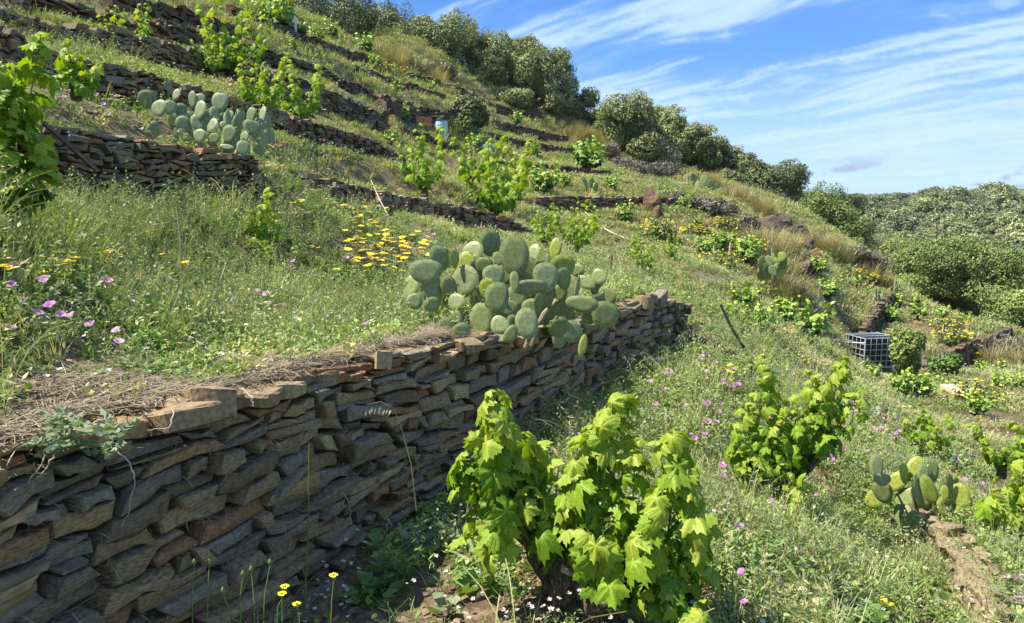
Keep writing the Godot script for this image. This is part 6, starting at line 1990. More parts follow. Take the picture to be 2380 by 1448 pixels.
	daisies([
	Vector2(-2.64, -4.56), Vector2(-2.66, -4.68), Vector2(-2.55, -4.2), Vector2(-2.6, -4.36), Vector2(-2.53, -4.08), Vector2(-2.55, -4.24), Vector2(-2.63, -4.48), Vector2(-2.54, -4.24),
	Vector2(-2.64, -4.64), Vector2(-2.6, -4.36), Vector2(-2.56, -4.28), Vector2(-2.56, -3.76), Vector2(-2.56, -3.72), Vector2(-2.55, -3.72), Vector2(-2.52, -3.72), Vector2(-2.56, -3.76),
	Vector2(-2.53, -4), Vector2(-2.56, -4.04), Vector2(-2.54, -4.04), Vector2(-2.56, -4.12), Vector2(-2.68, -4.48), Vector2(-2.7, -4.56), Vector2(-2.75, -4.48), Vector2(-2.68, -4.48),
	Vector2(-2.54, -4.2), Vector2(-2.61, -4.44), Vector2(-2.63, -4.36), Vector2(-2.66, -4.44), Vector2(-2.64, -4.48), Vector2(-2.66, -4.48), Vector2(-2.68, -4.36), Vector2(-2.68, -4.52),
	Vector2(-2.62, -4.32), Vector2(-2.68, -4.4), Vector2(-2.7, -4.6), Vector2(-2.65, -4.56), Vector2(-2.61, -4.44), Vector2(-2.85, -5.2), Vector2(-2.85, -5.24), Vector2(-2.82, -5.24),
	Vector2(-2.82, -5.24), Vector2(-2.85, -5.28), Vector2(-3.18, -7), Vector2(-3.24, -7.12), Vector2(-3.28, -7.2), Vector2(-3.18, -7.08), Vector2(-3.21, -7.08), Vector2(-3.71, -11.56),
	Vector2(-3.69, -12.2), Vector2(-3.41, -10.52), Vector2(-3.64, -12.4), Vector2(-3.67, -11.96), Vector2(-3.66, -12.4), Vector2(-3.66, -11.72), Vector2(-3.66, -12.4), Vector2(-3.7, -11.92),
	Vector2(-3.73, -11.6), Vector2(-3.65, -11.68), Vector2(-3.73, -11.56), Vector2(-3.67, -11.52), Vector2(-3.71, -12.2), Vector2(-3.72, -12.04), Vector2(-3.71, -12.2), Vector2(-2.31, -8.2),
	Vector2(-2.25, -8.32), Vector2(-2.21, -8.24), Vector2(-2.21, -8.2), Vector2(-2.19, -8.36), Vector2(-2.23, -8.24), Vector2(-2.32, -7.96), Vector2(-2.95, -5.56), Vector2(-2.88, -5.48),
	Vector2(-2.85, -5.56), Vector2(-2.82, -5.32), Vector2(-2.92, -5.72), Vector2(-2.82, -5.44), Vector2(-2.84, -5.56), Vector2(-2.63, -5.64), Vector2(-2.65, -6), Vector2(-2.61, -5.36),
	Vector2(-2.8, -5.92)], 0.2, "yellow daisy in the grass", "yellow daisies scattered on the walled terrace", 1.0)
	daisies([
	Vector2(-7.14, -11.6), Vector2(-7.08, -12.28), Vector2(-7.1, -11.96), Vector2(-7.12, -12.08), Vector2(-7.1, -12.08), Vector2(-7.11, -12.08), Vector2(-7.12, -11.6), Vector2(-7.12, -11.96),
	Vector2(-7.13, -11.92), Vector2(-7.13, -12.08), Vector2(-7.11, -12.16), Vector2(-7.14, -11.88), Vector2(-6.87, -12.6), Vector2(-6.82, -12.64), Vector2(-6.79, -12.88), Vector2(-6.05, -11.16),
	Vector2(-6.09, -10.8), Vector2(-6.05, -11.04), Vector2(-6.8, -12.64), Vector2(-6.88, -12.92), Vector2(-6.82, -12.68), Vector2(-6.05, -11.2), Vector2(-4.56, -8.76), Vector2(-4.54, -8.76),
	Vector2(-4.56, -8.8), Vector2(-4.58, -9.32), Vector2(-4.55, -8.88), Vector2(-4.56, -8.64), Vector2(-4.57, -8.96), Vector2(-4.55, -8.96), Vector2(-7.03, -17.28), Vector2(-6.97, -16.8),
	Vector2(-6.95, -17.12), Vector2(-6.73, -15.48), Vector2(-6.69, -15.52), Vector2(-7.11, -16.8), Vector2(-6.69, -15.76), Vector2(-6.98, -16.76), Vector2(-5.77, -13.84), Vector2(-5.77, -14.08),
	Vector2(-6.03, -14.4), Vector2(-5.79, -13.8), Vector2(-5.76, -13.64), Vector2(-5.65, -13.08), Vector2(-3.12, -14.4), Vector2(-3.15, -14.44), Vector2(-3.1, -14.48), Vector2(-3.15, -14.28),
	Vector2(-3.19, -14.12), Vector2(-3.16, -14.6), Vector2(-3.07, -15.08), Vector2(-3.16, -14.64), Vector2(-2.73, -9.88), Vector2(-3.09, -11.44), Vector2(-2.99, -11.96), Vector2(-2.54, -10.12),
	Vector2(-2.67, -10.52), Vector2(-2.9, -12.2), Vector2(-2.56, -10.28), Vector2(-2.65, -10.68), Vector2(-2.96, -12.12), Vector2(-8.19, -13.24), Vector2(-8.21, -13.28), Vector2(-8.19, -13.32),
	Vector2(-8.2, -13.2), Vector2(-8.21, -13.2)], 0.15, "yellow daisy on the upper terraces", "yellow daisies on the upper terraces", 1.1)
	daisies([
	Vector2(2.37, -7.88), Vector2(2.32, -7.96), Vector2(2.39, -7.96), Vector2(2.34, -7.88), Vector2(2.39, -8), Vector2(2.49, -8.04), Vector2(2.39, -7.84), Vector2(2.45, -8),
	Vector2(2.32, -7.84), Vector2(2.34, -4.32), Vector2(2.26, -4.24), Vector2(2.29, -4.24), Vector2(2.33, -4.28), Vector2(2.36, -4.28), Vector2(8.03, -19.92), Vector2(7.02, -18.8),
	Vector2(7.44, -19.24), Vector2(7.56, -19.36), Vector2(7.37, -19.2), Vector2(7.64, -19.52), Vector2(7.46, -19.24)], 0.15, "yellow daisy in a small clump", "yellow daisies on the lower right slope", 1.1)
	# tiny white flowers, far too many to count
	var s := Shape.new()
	for b in 5:
		leaflet(s, Vector3.ZERO, Vector3(cos(b * 1.257), 0.3, sin(b * 1.257)).normalized(), 0.016, 0.014)
	var places: Array = []
	var tints: Array = []
	for n in 5200:
		var az := R(-0.75, 0.75)
		var d := 3.0 + 38.0 * pow(rng.randf(), 1.4)
		var x := sin(az) * d
		var z := -cos(az) * d
		if patch_noise.get_noise_2d(x * 4.0 + 40.0, z * 4.0) < 0.05:
			continue
		places.append(Transform3D(Basis.from_euler(Vector3(R(-0.4, 0.4), R(0, TAU), R(-0.4, 0.4))).scaled(Vector3.ONE * R(0.8, 1.4) * clampf(d / 12.0, 0.8, 2.0)), Vector3(x, ground(x, z) + R(0.12, 0.3), z)))
		tints.append(Color(0.55, 0.54, 0.5).lerp(Color(0.5, 0.33, 0.5), R(0, 1) * (1.0 if rng.randf() < 0.35 else 0.1)))
	stuff("white_flowers", s.mesh(M.blade), places, tints, "tiny white and pale pink flowers dotted over the meadow")


func hose(called: String, pts: Array, r: float, m: Material, label: String, category: String) -> void:
	var s := Shape.new()
	var c := Curve3D.new()
	for i in pts.size():
		var d: Vector3 = (pts[mini(i + 1, pts.size() - 1)] - pts[maxi(i - 1, 0)]) / 6.0
		c.add_point(pts[i], -d, d)
	var q: Array = []
	for p in c.tessellate(4, 3):
		q.append(p)
	var rr: Array = []
	for p in q:
		rr.append(r)
	tube(s, q, rr, 8)
	single(called, s.mesh(m), label, category)


func farm_things() -> void:
	# the standing blue drum with its dark lid
	var at := on(Vector2(-2.83, -30.5)) + Vector3(0, -0.1, 0)
	var o := thing("barrel", "standing light blue plastic barrel with dark lid", "barrel", at)
	var s := Shape.new()
	var prof := [[0.0, 0.26], [0.03, 0.29], [0.3, 0.295], [0.32, 0.305], [0.36, 0.305], [0.38, 0.295], [0.62, 0.295], [0.64, 0.305], [0.68, 0.305], [0.7, 0.295], [0.86, 0.285], [0.9, 0.27]]
	tube(s, prof.map(func(p): return Vector3(0, p[0], 0)), prof.map(func(p): return p[1]), 24)
	part("body", s.mesh(M.light_blue), o)
	s = Shape.new()
	tube(s, [Vector3(0, 0.86, 0), Vector3(0, 0.93, 0), Vector3(0, 0.94, 0)], [0.3, 0.3, 0.26], 24)
	part("lid", s.mesh(M.dark_lid), o)
	s = Shape.new()
	tube(s, [Vector3(0, 0.95, 0), Vector3(0.05, 1.03, 0.05), Vector3(0.12, 1.0, 0)], [0.08, 0.09, 0.03], 8, 0.2)
	part("cover", s.mesh(M.black_plastic), o)
	# the blue drum on its side
	o.scale = Vector3.ONE * 0.82
	o = thing("barrel", "bright blue barrel lying on its side in the grass", "barrel", on(Vector2(-0.92, -32.1)) + Vector3(0, 0.17, 0), 0.35)
	s = Shape.new()
	tube(s, prof.map(func(p): return Vector3(p[0] - 0.45, 0, 0)), prof.map(func(p): return p[1]), 24)
	part("body", s.mesh(M.drum_blue), o)
	s = Shape.new()
	tube(s, [Vector3(0.43, 0, 0), Vector3(0.47, 0, 0)], [0.29, 0.27], 24)
	tube(s, [Vector3(0.47, 0.12, 0), Vector3(0.5, 0.12, 0)], [0.04, 0.04], 10)
	part("lid", s.mesh(M.drum_blue), o)
	o.scale = Vector3.ONE * 0.66
	# bricks and a plank beside the drum
	var b := on(Vector2(-3.61, -29.6))
	o = thing("brick_pile", "orange hollow bricks stacked left of the standing barrel", "bricks", b, 0.3)
	for k in 4:
		s = Shape.new()
		box(s, Vector3.ZERO, Vector3(0.3, 0.18, 0.16))
		part("brick", s.mesh(M.terracotta, true), o, Transform3D(Basis(Vector3.UP, R(-0.1, 0.1)), Vector3((k % 2) * 0.32, 0.08 + (k / 2) * 0.19, 0)))
	s = Shape.new()
	box(s, Vector3.ZERO, Vector3(1.1, 0.05, 0.2))
	single("plank", s.mesh(M.plank, true), "pale plank lying between the bricks and the barrel", "plank", Transform3D(Basis(Vector3.UP, 0.2) * Basis(Vector3.BACK, 0.03), on(Vector2(-3.32, -31.3)) + Vector3(0, 0.25, 0)))
	o = thing("stone_pile", "flat stones piled behind the standing blue barrel", "stone pile", on(Vector2(-3.22, -31.5)))
	for k in 14:
		s = Shape.new()
		s.tint = Color(0.2, 0.16, 0.12) * R(0.7, 1.2)
		box(s, Vector3.ZERO, Vector3(R(0.3, 0.6), R(0.07, 0.13), R(0.25, 0.4)))
		part("stone", s.mesh(M.rock, true), o, Transform3D(Basis(Vector3.UP, R(-0.6, 0.6)) * Basis(Vector3.BACK, R(-0.12, 0.12)), Vector3(R(-0.9, 0.9), 0.05 + (k / 5) * 0.13, R(-0.2, 0.2))))
	s = Shape.new()
	tube(s, [Vector3(-2.8, 5.3, -31.8), Vector3(-2.54, 5.01, -31.5), Vector3(-2.33, 4.7, -31), Vector3(-2.12, 4.31, -30.5)], [0.03, 0.03, 0.03, 0.03], 6)
	single("hose", s.mesh(M.black_pipe), "dark hose running down right of the standing barrel", "hose")
	# caged water tank
	var base := on(Vector2(10.35, -21))
	o = thing("water_tank", "black water tank in a pale blue grey wire cage", "water tank", base, 0.2)
	o.scale = Vector3.ONE * 0.88
	s = Shape.new()
	box(s, Vector3(0, 0.58, 0), Vector3(1.12, 0.96, 0.92))
	tube(s, [Vector3(0, 1.05, 0), Vector3(0, 1.1, 0)], [0.12, 0.11], 12)
	part("tank", s.mesh(M.black_plastic, true), o)
	s = Shape.new()
	for i in 6:
		var y := 0.14 + i * 0.185
		for f in [[Vector3(-0.6, y, 0.5), Vector3(0.6, y, 0.5)], [Vector3(-0.6, y, -0.5), Vector3(0.6, y, -0.5)], [Vector3(-0.6, y, -0.5), Vector3(-0.6, y, 0.5)], [Vector3(0.6, y, -0.5), Vector3(0.6, y, 0.5)]]:
			tube(s, [f[0], f[1]], [0.014, 0.014], 5)
	part("cage_rails", s.mesh(M.cage_metal), o)
	s = Shape.new()
	for i in 7:
		var x := -0.6 + i * 0.2
		for z in [-0.515, 0.515]:
			tube(s, [Vector3(x, 0.1, z), Vector3(x, 1.09, z)], [0.013, 0.013], 5)
		if i < 6:
			for q in [-0.615, 0.615]:
				tube(s, [Vector3(q, 0.1, -0.5 + i * 0.2), Vector3(q, 1.09, -0.5 + i * 0.2)], [0.013, 0.013], 5)
	part("cage_bars", s.mesh(M.cage_metal), o)
	s = Shape.new()
	for z in [-0.17, 0.17]:
		tube(s, [Vector3(-0.6, 1.09, z), Vector3(0.6, 1.09, z)], [0.016, 0.016], 5)
	part("top_bar", s.mesh(M.cage_metal), o)
	s = Shape.new()
	for k in 3:
		box(s, Vector3(-0.5 + k * 0.5, 0.04, 0), Vector3(0.12, 0.1, 1.0))
	box(s, Vector3(0, 0.1, 0), Vector3(1.2, 0.025, 1.0))
	part("pallet", s.mesh(M.cage_metal, true), o)
	s = Shape.new()
	tube(s, [Vector3(9.25, -1.71, -20.3), Vector3(9.44, -1.71, -20.1), Vector3(9.64, -1.67, -19.9)], [0.012, 0.012, 0.012], 5)
	single("hose", s.mesh(M.cage_metal), "thin pale hose leading to the caged water tank's top", "hose")
	# white box under the trees at the top
	at = Vector3(Vector3(-8, 8.61, -27.5))
	o = thing("water_cistern", "small white block shed under the trees at the top", "shed", at, 0.5)
	s = Shape.new()
	box(s, Vector3(0, -0.2, 0), Vector3(0.52, 1.3, 0.52))
	part("wall", s.mesh(M.white_paint, true), o)
	s = Shape.new()
	box(s, Vector3(0, 0.48, 0), Vector3(0.6, 0.06, 0.6))
	part("roof", s.mesh(M.white_paint, true), o)
	# utility pole and its wires
	var foot: Vector3 = Vector3(5.79, 7.46, -52)
	o = thing("utility_pole", "thin dark utility pole rising between the ridge trees", "utility pole", Vector3(foot.x, foot.y - 1.5, foot.z))
	s = Shape.new()
	tube(s, [Vector3(0, 0, 0), Vector3(5.58, 9.7, -52) - foot + Vector3(0, 1.5, 0)], [0.1, 0.07], 8)
	part("pole", s.mesh(M.twig), o)
	s = Shape.new()
	var top: Vector3 = Vector3(5.58, 9.64, -52) - foot + Vector3(0, 1.5, 0)
	tube(s, [top + Vector3(-0.25, 0, 0), top + Vector3(0.25, 0, 0)], [0.04, 0.04], 6)
	part("crossarm", s.mesh(M.twig), o)
	s = Shape.new()
	tube(s, [Vector3(5.58, 9.58, -52), Vector3(6.06, 9.02, -51), Vector3(6.65, 8.46, -50), Vector3(7.22, 8.01, -49)], [0.012, 0.012, 0.012, 0.012], 4)
	single("power_line", s.mesh(M.black_pipe), "power line sagging right from the utility pole", "wire")
	s = Shape.new()
	tube(s, [Vector3(5.58, 9.58, -52), Vector3(5.06, 10.2, -56), Vector3(4.07, 10.83, -60)], [0.012, 0.012, 0.012], 4)
	single("power_line", s.mesh(M.black_pipe), "power line leaving the utility pole to the left", "wire")
	# pipes and hoses
	hose("water_pipe", [Vector3(2.79, 0.65, -9.8), Vector3(2.76, 0.45, -9.2), Vector3(2.8, 0.27, -8.8)], 0.018, M.black_pipe, "black pipe slanting down the slope in the middle right", "pipe")
	hose("water_pipe", [Vector3(-3.96, 2.64, -6.4), Vector3(-3.78, 2.5, -6.35), Vector3(-3.6, 2.35, -6.3), Vector3(-3.4, 2.21, -6.2)], 0.02, M.black_pipe, "black pipe leaning down the left stone wall", "pipe")
	hose("water_pipe", [Vector3(14.87, -2.42, -23.8), Vector3(13.86, -2.75, -22), Vector3(13.31, -2.92, -21), Vector3(12.72, -3, -20)], 0.03, M.black_pipe, "black pipe running down from the small wall corner", "pipe")
	hose("hose", [on(Vector2(2.12, -26.3)), on(Vector2(2.54, -25.9), 0.03), on(Vector2(2.38, -19.56), 0.03), on(Vector2(2.81, -18.64), 0.03), on(Vector2(3.31, -18.24), 0.03)], 0.018, M.pale_hose, "pale yellow hose curving down from the straight wall", "hose")
	hose("hose", [on(Vector2(-0.54, -31.7), 0.1), on(Vector2(-0.09, -30.7), 0.05), on(Vector2(0.36, -28.7), 0.05)], 0.02, M.pale_hose, "short pale hose below the lying blue barrel", "hose")
	hose("stake", [Vector3(-2.44, 2.42, -13), Vector3(-2.25, 2.13, -12.6), Vector3(-1.99, 1.79, -12.1)], 0.009, M.plank, "thin pale cane leaning over the daisies' wall", "stake")
	var posts := [[Vector2(16.2, -31.2), 0.75, "pale wooden stake beside the yellow flowers by the end on wall"], [Vector2(8.28, -19.88), 0.4, "short grey stake left of the end on wall"], [Vector2(15.68, -26.6), 0.35, "short stake near the lower right yellow flowers"], [Vector2(-8.34, -19.88), 0.6, "pale green tube protecting a young plant on the upper slope"], [Vector2(5.54, -18.88), 0.4, "short pale stake between yellow flowers on the slope"]]
	for q in posts:
		s = Shape.new()
		tube(s, [Vector3(0, -0.1, 0), Vector3(0.02, q[1], 0)], [0.028, 0.025], 7)
		single("stake", s.mesh(M.plank), q[2], "stake", Transform3D(Basis.IDENTITY, on(q[0])))
	# pale slab
	s = Shape.new()
	box(s, Vector3.ZERO, Vector3(0.75, 0.06, 0.5))
	box(s, Vector3(-0.25, -0.12, 0.12), Vector3(0.2, 0.2, 0.2))
	single("slab", s.mesh(M.plank, true), "pale flat slab lying behind the wide low vine", "slab", Transform3D(Basis(Vector3.UP, 0.2) * Basis(Vector3.RIGHT, 0.2), on(Vector2(9.95, -15.96), 0.18)))
	# rocks
	rock(on(Vector2(-4.55, -28)), Vector3(0.55, 0.75, 0.5), 0.3, "split brown rock at the foot of the cornered wall", Color(0.22, 0.16, 0.12), "rock", "rock", 4)
	rock(on(Vector2(-4.36, -25.2)), Vector3(0.32, 0.5, 0.4), 0.9, "smaller half of the split brown rock", Color(0.2, 0.15, 0.11), "rock", "rock", 9)
	rock(on(Vector2(5.25, -28.3)), Vector3(0.42, 1.0, 0.45), 0.2, "standing brown rock in the middle of the straight wall", Color(0.26, 0.17, 0.11), "rock", "rock", 14)
	rock(on(Vector2(5.34, -27.4)), Vector3(0.3, 0.35, 0.3), 1.2, "lower brown rock leaning on the standing one", Color(0.24, 0.16, 0.1), "rock", "rock", 16)
	rock(on(Vector2(5.13, -29)), Vector3(0.25, 0.35, 0.3), 2.2, "small brown rock left of the standing one", Color(0.22, 0.15, 0.1), "rock", "rock", 18)
	rock(on(Vector2(1.79, -46.4)), Vector3(0.6, 0.5, 0.4), 0.5, "reddish rock under the broad ridge tree", Color(0.25, 0.16, 0.12), "rock", "rock", 22)
	rock(on(Vector2(11.77, -32.6)), Vector3(0.75, 0.5, 0.6), 0.1, "jagged rock outcrop on the spur, upper block", Color(0.22, 0.18, 0.145), "rock_outcrop", "rock", 30)
	rock(on(Vector2(10.32, -30)), Vector3(0.45, 0.6, 0.6), 0.7, "jagged rock outcrop on the spur, left block", Color(0.2, 0.165, 0.14), "rock_outcrop", "rock", 33)
	rock(on(Vector2(12.28, -32.4)), Vector3(0.8, 0.4, 0.6), 1.4, "jagged rock outcrop on the spur, right block", Color(0.23, 0.19, 0.15), "rock_outcrop", "rock", 36)
	rock(on(Vector2(12.15, -30.8)), Vector3(0.5, 0.4, 0.5), 2.0, "dark rock below the spur outcrop", Color(0.17, 0.13, 0.11), "rock", "rock", 39)
	rock(on(Vector2(11.65, -28.5)), Vector3(0.45, 0.35, 0.4), 0.4, "rusty red boulder at the end of the low spur wall", Color(0.28, 0.17, 0.12), "boulder", "rock", 42)
	rock(on(Vector2(13.37, -27.8)), Vector3(0.7, 0.18, 0.4), 0.5, "flat stone heap on top of the end on wall", Color(0.2, 0.19, 0.17), "rock", "rock", 45)
	for k in 9:
		var q := [Vector2(2.68, -10.84), Vector2(2.26, -9.6), Vector2(2.55, -9.6), Vector2(2.21, -8.68), Vector2(2.54, -9.16), Vector2(2.94, -10.84), Vector2(2.26, -9.32), Vector2(2.55, -8.8), Vector2(2.22, -8.32)][k] as Vector2
		rock(on(q, 0.02), Vector3(R(0.12, 0.25), R(0.06, 0.12), R(0.1, 0.2)), R(0, 6), "loose stone fallen at the end of the foreground wall", Color(0.24, 0.18, 0.13) * R(0.8, 1.2), "loose_stone", "stone", 50 + k)
	for k in 7:
		var q := [Vector2(4.92, -10.28), Vector2(4.82, -9.8), Vector2(5.27, -10.48), Vector2(4.46, -9.16), Vector2(5.04, -10.68), Vector2(5.04, -9.88), Vector2(5.87, -11.36)][k] as Vector2
		rock(on(q, 0.02), Vector3(R(0.12, 0.28), R(0.06, 0.12), R(0.1, 0.2)), R(0, 6), "loose brown stone on the bank right of the tall vine", Color(0.24, 0.17, 0.12) * R(0.8, 1.2), "loose_stone", "stone", 60 + k)
	for k in 8:
		var q := [Vector2(3.37, -5.6), Vector2(3.34, -5.4), Vector2(3.27, -5.2), Vector2(3.2, -5), Vector2(3.15, -4.84), Vector2(3.1, -4.68), Vector2(3.02, -4.52), Vector2(3.25, -5.28)][k] as Vector2
		rock(on(q, 0.05), Vector3(R(0.12, 0.19), R(0.06, 0.09), R(0.14, 0.22)), 0.5 + R(-0.5, 0.5), ["pale flat stone of the low edge wall touching the small prickly pear", "pale edge stone, second below the small prickly pear", "pale edge stone, third below the small prickly pear", "pale edge stone in the middle of the low edge wall", "pale edge stone below the middle of the low edge wall", "pale edge stone, third from the bottom right", "lowest pale edge stone at the bottom right", "small pale stone set back from the low edge wall"][k], Color(0.46, 0.37, 0.25) * R(0.85, 1.15), "edge_stone", "stone", 80 + k)
	for o2 in get_children():
		if o2.name.begins_with("loose_stone"):
			o2.set_meta("group", "loose stones right of the tall vine" if o2.get_meta("label").contains("tall vine") else "loose stones at the wall's end")
	# the house far away
	var hc: Vector3 = Vector3(140.15, 4.86, -236)
	o = thing("house", "tiny far house with an orange roof between two pines", "house", Vector3(hc.x, hc.y - 4.0, hc.z))
	s = Shape.new()
	box(s, Vector3(0, 2.0, 0), Vector3(4.2, 4.2, 4.0))
	part("wall", s.mesh(M.roof_orange, true), o)
	s = Shape.new()
	var k0 := s.vert(Vector3(-2.4, 4.1, 2.2))
	for p in [Vector3(2.4, 4.1, 2.2), Vector3(2.4, 4.1, -2.2), Vector3(-2.4, 4.1, -2.2), Vector3(-2.2, 5.1, 0), Vector3(2.2, 5.1, 0)]:
		s.vert(p)
	s.quad(k0, k0 + 4, k0 + 5, k0 + 1)
	s.quad(k0 + 2, k0 + 5, k0 + 4, k0 + 3)
	s.tri(k0, k0 + 3, k0 + 4)
	s.tri(k0 + 1, k0 + 5, k0 + 2)
	part("roof", s.mesh(M.roof_orange, true), o)


func near_plants() -> void:
	# single tall plants that stand out against the wall and the meadow
	var s := Shape.new()
	s.tint = Color(0.16, 0.2, 0.07)
	var p0: Vector3 = Vector3(-1.03, -0.14, -3.4)
	var p1: Vector3 = Vector3(-0.97, 0.8, -3.42)
	tube(s, [p0 - p0, (p1 - p0) * 0.5 + Vector3(0.01, 0, 0), p1 - p0], [0.006, 0.0045, 0.003], 5)
	for i in 26:
		var f := (i + 0.5) / 26.0
		var a := i * 2.4
		leaflet(s, (p1 - p0) * f + Vector3(0, 0, 0), Vector3(cos(a), 1.0, sin(a)).normalized(), lerpf(0.06, 0.012, f), 0.008)
	single("tall_weed", s.mesh(M.blade), "single tall green stalk standing before the foreground wall", "weed", Transform3D(Basis.IDENTITY, p0))
	# the arching oat in front of the wall
	s = Shape.new()
	var arc := [Vector3(-0.5, 0.34, -3.7), Vector3(-0.52, 0.6, -3.68), Vector3(-0.56, 0.79, -3.66), Vector3(-0.6, 0.91, -3.64), Vector3(-0.66, 0.95, -3.62), Vector3(-0.73, 0.94, -3.6)]
	s.tint = Color(0.3, 0.32, 0.16)
	tube(s, arc.map(func(q): return q - arc[0]), [0.003, 0.0026, 0.0022, 0.0018, 0.0015, 0.001], 4)
	for i in 16:
		var q := along(arc, 0.62 + 0.38 * i / 16.0) - (arc[0] as Vector3)
		s.tint = Color(0.6, 0.57, 0.42)
		leaflet(s, q + Vector3(R(-0.01, 0.01), R(-0.04, -0.01), 0), Vector3(R(-0.7, 0.1), -1, R(-0.2, 0.2)).normalized(), 0.032, 0.007)
	single("wild_oat", s.mesh(M.blade), "wild oat stem arching over in front of the foreground wall", "grass", Transform3D(Basis.IDENTITY, arc[0]))
	# weeds with slim leaves at the wall's foot
	var weeds := [[Vector3(-0.6, -0.02, -3.75), 0.36, "slim leaved green weed at the foot of the foreground wall"], [Vector3(-0.54, 0, -3.9), 0.4, "taller slim leaved weed beside the one at the wall's foot"], [Vector3(-0.68, 0.02, -3.8), 0.25, "small weed at the bare foot of the foreground wall"], [Vector3(0.13, 0.25, -5.6), 0.45, "grey seeding stem growing against the foreground wall behind the vine"], [Vector3(0.57, 0.17, -6.2), 0.4, "leafy green weed at the wall's foot behind the big vine"], [Vector3(0.83, 0.1, -6.6), 0.45, "feathery green weed right of the leafy one behind the big vine"], [Vector3(1.11, 0.16, -7.2), 0.5, "grassy weed against the right part of the foreground wall"], [Vector3(1.36, 0.15, -7.6), 0.45, "grey green weed near the end of the foreground wall"]]
	for i in weeds.size():
		var w = weeds[i]
		var hs := herb([8, 7, 6, 4, 12, 10, 12, 10][i], w[1], [0.06, 0.06, 0.04, 0.02, 0.07, 0.03, 0.07, 0.03][i], [0.009, 0.008, 0.01, 0.008, 0.02, 0.006, 0.006, 0.008][i], 0.05, 16)
		var tone := Color(0.1, 0.17, 0.06) if i != 3 else Color(0.3, 0.27, 0.2)
		for k in hs.c.size():
			hs.c[k] = hs.c[k] * tone
		var at: Vector3 = w[0]
		single("weed", hs.mesh(M.blade), w[2], "weed", Transform3D(Basis.IDENTITY, Vector3(at.x, ground(at.x, at.z), at.z)))
	# budding plants along the bottom edge
	var tops := [[Vector3(-1.28, 0.27, -2.75), Vector3(-1.25, 0.52, -2.75)], [Vector3(-1.24, 0.26, -2.77), Vector3(-1.2, 0.51, -2.77)], [Vector3(-1.13, 0.25, -2.79), Vector3(-1.16, 0.38, -2.79)], [Vector3(-1.05, 0.24, -2.81), Vector3(-1.05, 0.46, -2.81)], [Vector3(-1.04, 0.23, -2.83), Vector3(-0.98, 0.48, -2.83)], [Vector3(-1.12, 0.22, -2.85), Vector3(-1.1, 0.42, -2.85)], [Vector3(-0.95, 0.2, -2.87), Vector3(-0.95, 0.31, -2.87)], [Vector3(-0.77, 0.19, -2.89), Vector3(-0.74, 0.38, -2.89)], [Vector3(-1, 0.18, -2.91), Vector3(-0.95, 0.32, -2.91)], [Vector3(-0.91, 0.17, -2.93), Vector3(-0.91, 0.23, -2.93)]]
	for i in tops.size():
		var foot: Vector3 = tops[i][0]
		var top: Vector3 = tops[i][1]
		var o := thing("budding_stem", ["thin stem with a round green bud before the wall's lower left", "thin stem with a yellow flower along the bottom edge before the wall"][0 if i < 6 else 1], "wild flower", foot, 0.0, "budding stems along the bottom edge")
		s = Shape.new()
		tube(s, [Vector3(0, -0.25, 0), (top - foot) * 0.5 + Vector3(R(-0.01, 0.01), 0, 0), top - foot], [0.0028, 0.0022, 0.0016], 4)
		part("stem", s.mesh(M.stem_green), o)
		s = Shape.new()
		tube(s, [top - foot, top - foot + Vector3(0, 0.012, 0), top - foot + Vector3(0, 0.024, 0)], [0.004, 0.009, 0.003], 7)
		part("bud", s.mesh(M.stem_green), o)
		if i >= 6:
			var fl := part("petals", daisy_mesh[0], o, Transform3D(Basis.IDENTITY.scaled(Vector3.ONE * 0.6), top - foot + Vector3(0, 0.024, 0)))
	# giant fennel stalks
	var fen := [[Vector3(-2.71, 1.2, -6), Vector3(-2.77, 1.65, -6.2), Vector3(-2.83, 1.94, -6.3), "pale thick fennel stalk forking in the middle of the walled terrace"], [Vector3(-1.99, 1.13, -4.7), Vector3(-2.1, 1.3, -5.2), Vector3(-2.15, 1.55, -5.6), "pale fennel stalk leaning right on the walled terrace"], [Vector3(-3.33, 1.18, -5.4), Vector3(-3.39, 1.48, -5.6), Vector3(-3.4, 1.87, -5.8), "thin fennel stalk left on the walled terrace"], [Vector3(-2.87, 1.26, -5.8), Vector3(-3.01, 1.38, -6), Vector3(-3.17, 1.54, -6.2), "short fennel stalk leaning left on the walled terrace"], [Vector3(-1.67, 1.04, -4.2), Vector3(-2.01, 1.24, -4.5), Vector3(-2.4, 1.54, -4.8), "long dark stalk leaning left across the walled terrace"]]
	for f in fen:
		s = Shape.new()
		var thick := 0.009 if f[3].begins_with("pale") else 0.0045
		s.tint = Color(0.24, 0.3, 0.13) if thick > 0.006 else Color(0.1, 0.13, 0.05)
		var q0: Vector3 = f[0]
		tube(s, [Vector3(0, -0.1, 0), f[1] - q0, f[2] - q0], [thick, thick * 0.8, thick * 0.45], 6)
		for k in 16:
			var b := along([f[0], f[1], f[2]], R(0.35, 1.0)) - q0
			var d := Vector3(R(-1, 1), R(0.2, 1.0), R(-0.6, 0.6)).normalized()
			tube(s, [b, b + d * 0.14, b + d * 0.24 + Vector3(0, 0.05, 0)], [0.0025, 0.002, 0.001], 3, 0.0, false)
			for m in 9:
				s.tint = Color(0.15, 0.2, 0.08)
				leaflet(s, b + d * R(0.08, 0.24), Vector3(R(-1, 1), R(-0.3, 1), R(-1, 1)).normalized(), 0.05, 0.003)
			s.tint = Color(0.2, 0.26, 0.11)
		single("fennel", s.mesh(M.blade), f[3], "wild fennel", Transform3D(Basis.IDENTITY, q0))
	# grey green plant hanging over the wall's edge at the left
	var hang := thing("trailing_plant", "grey green cut leaved plant trailing over the wall edge at lower left", "plant", Vector3(-1.58, 1.06, -2.7))
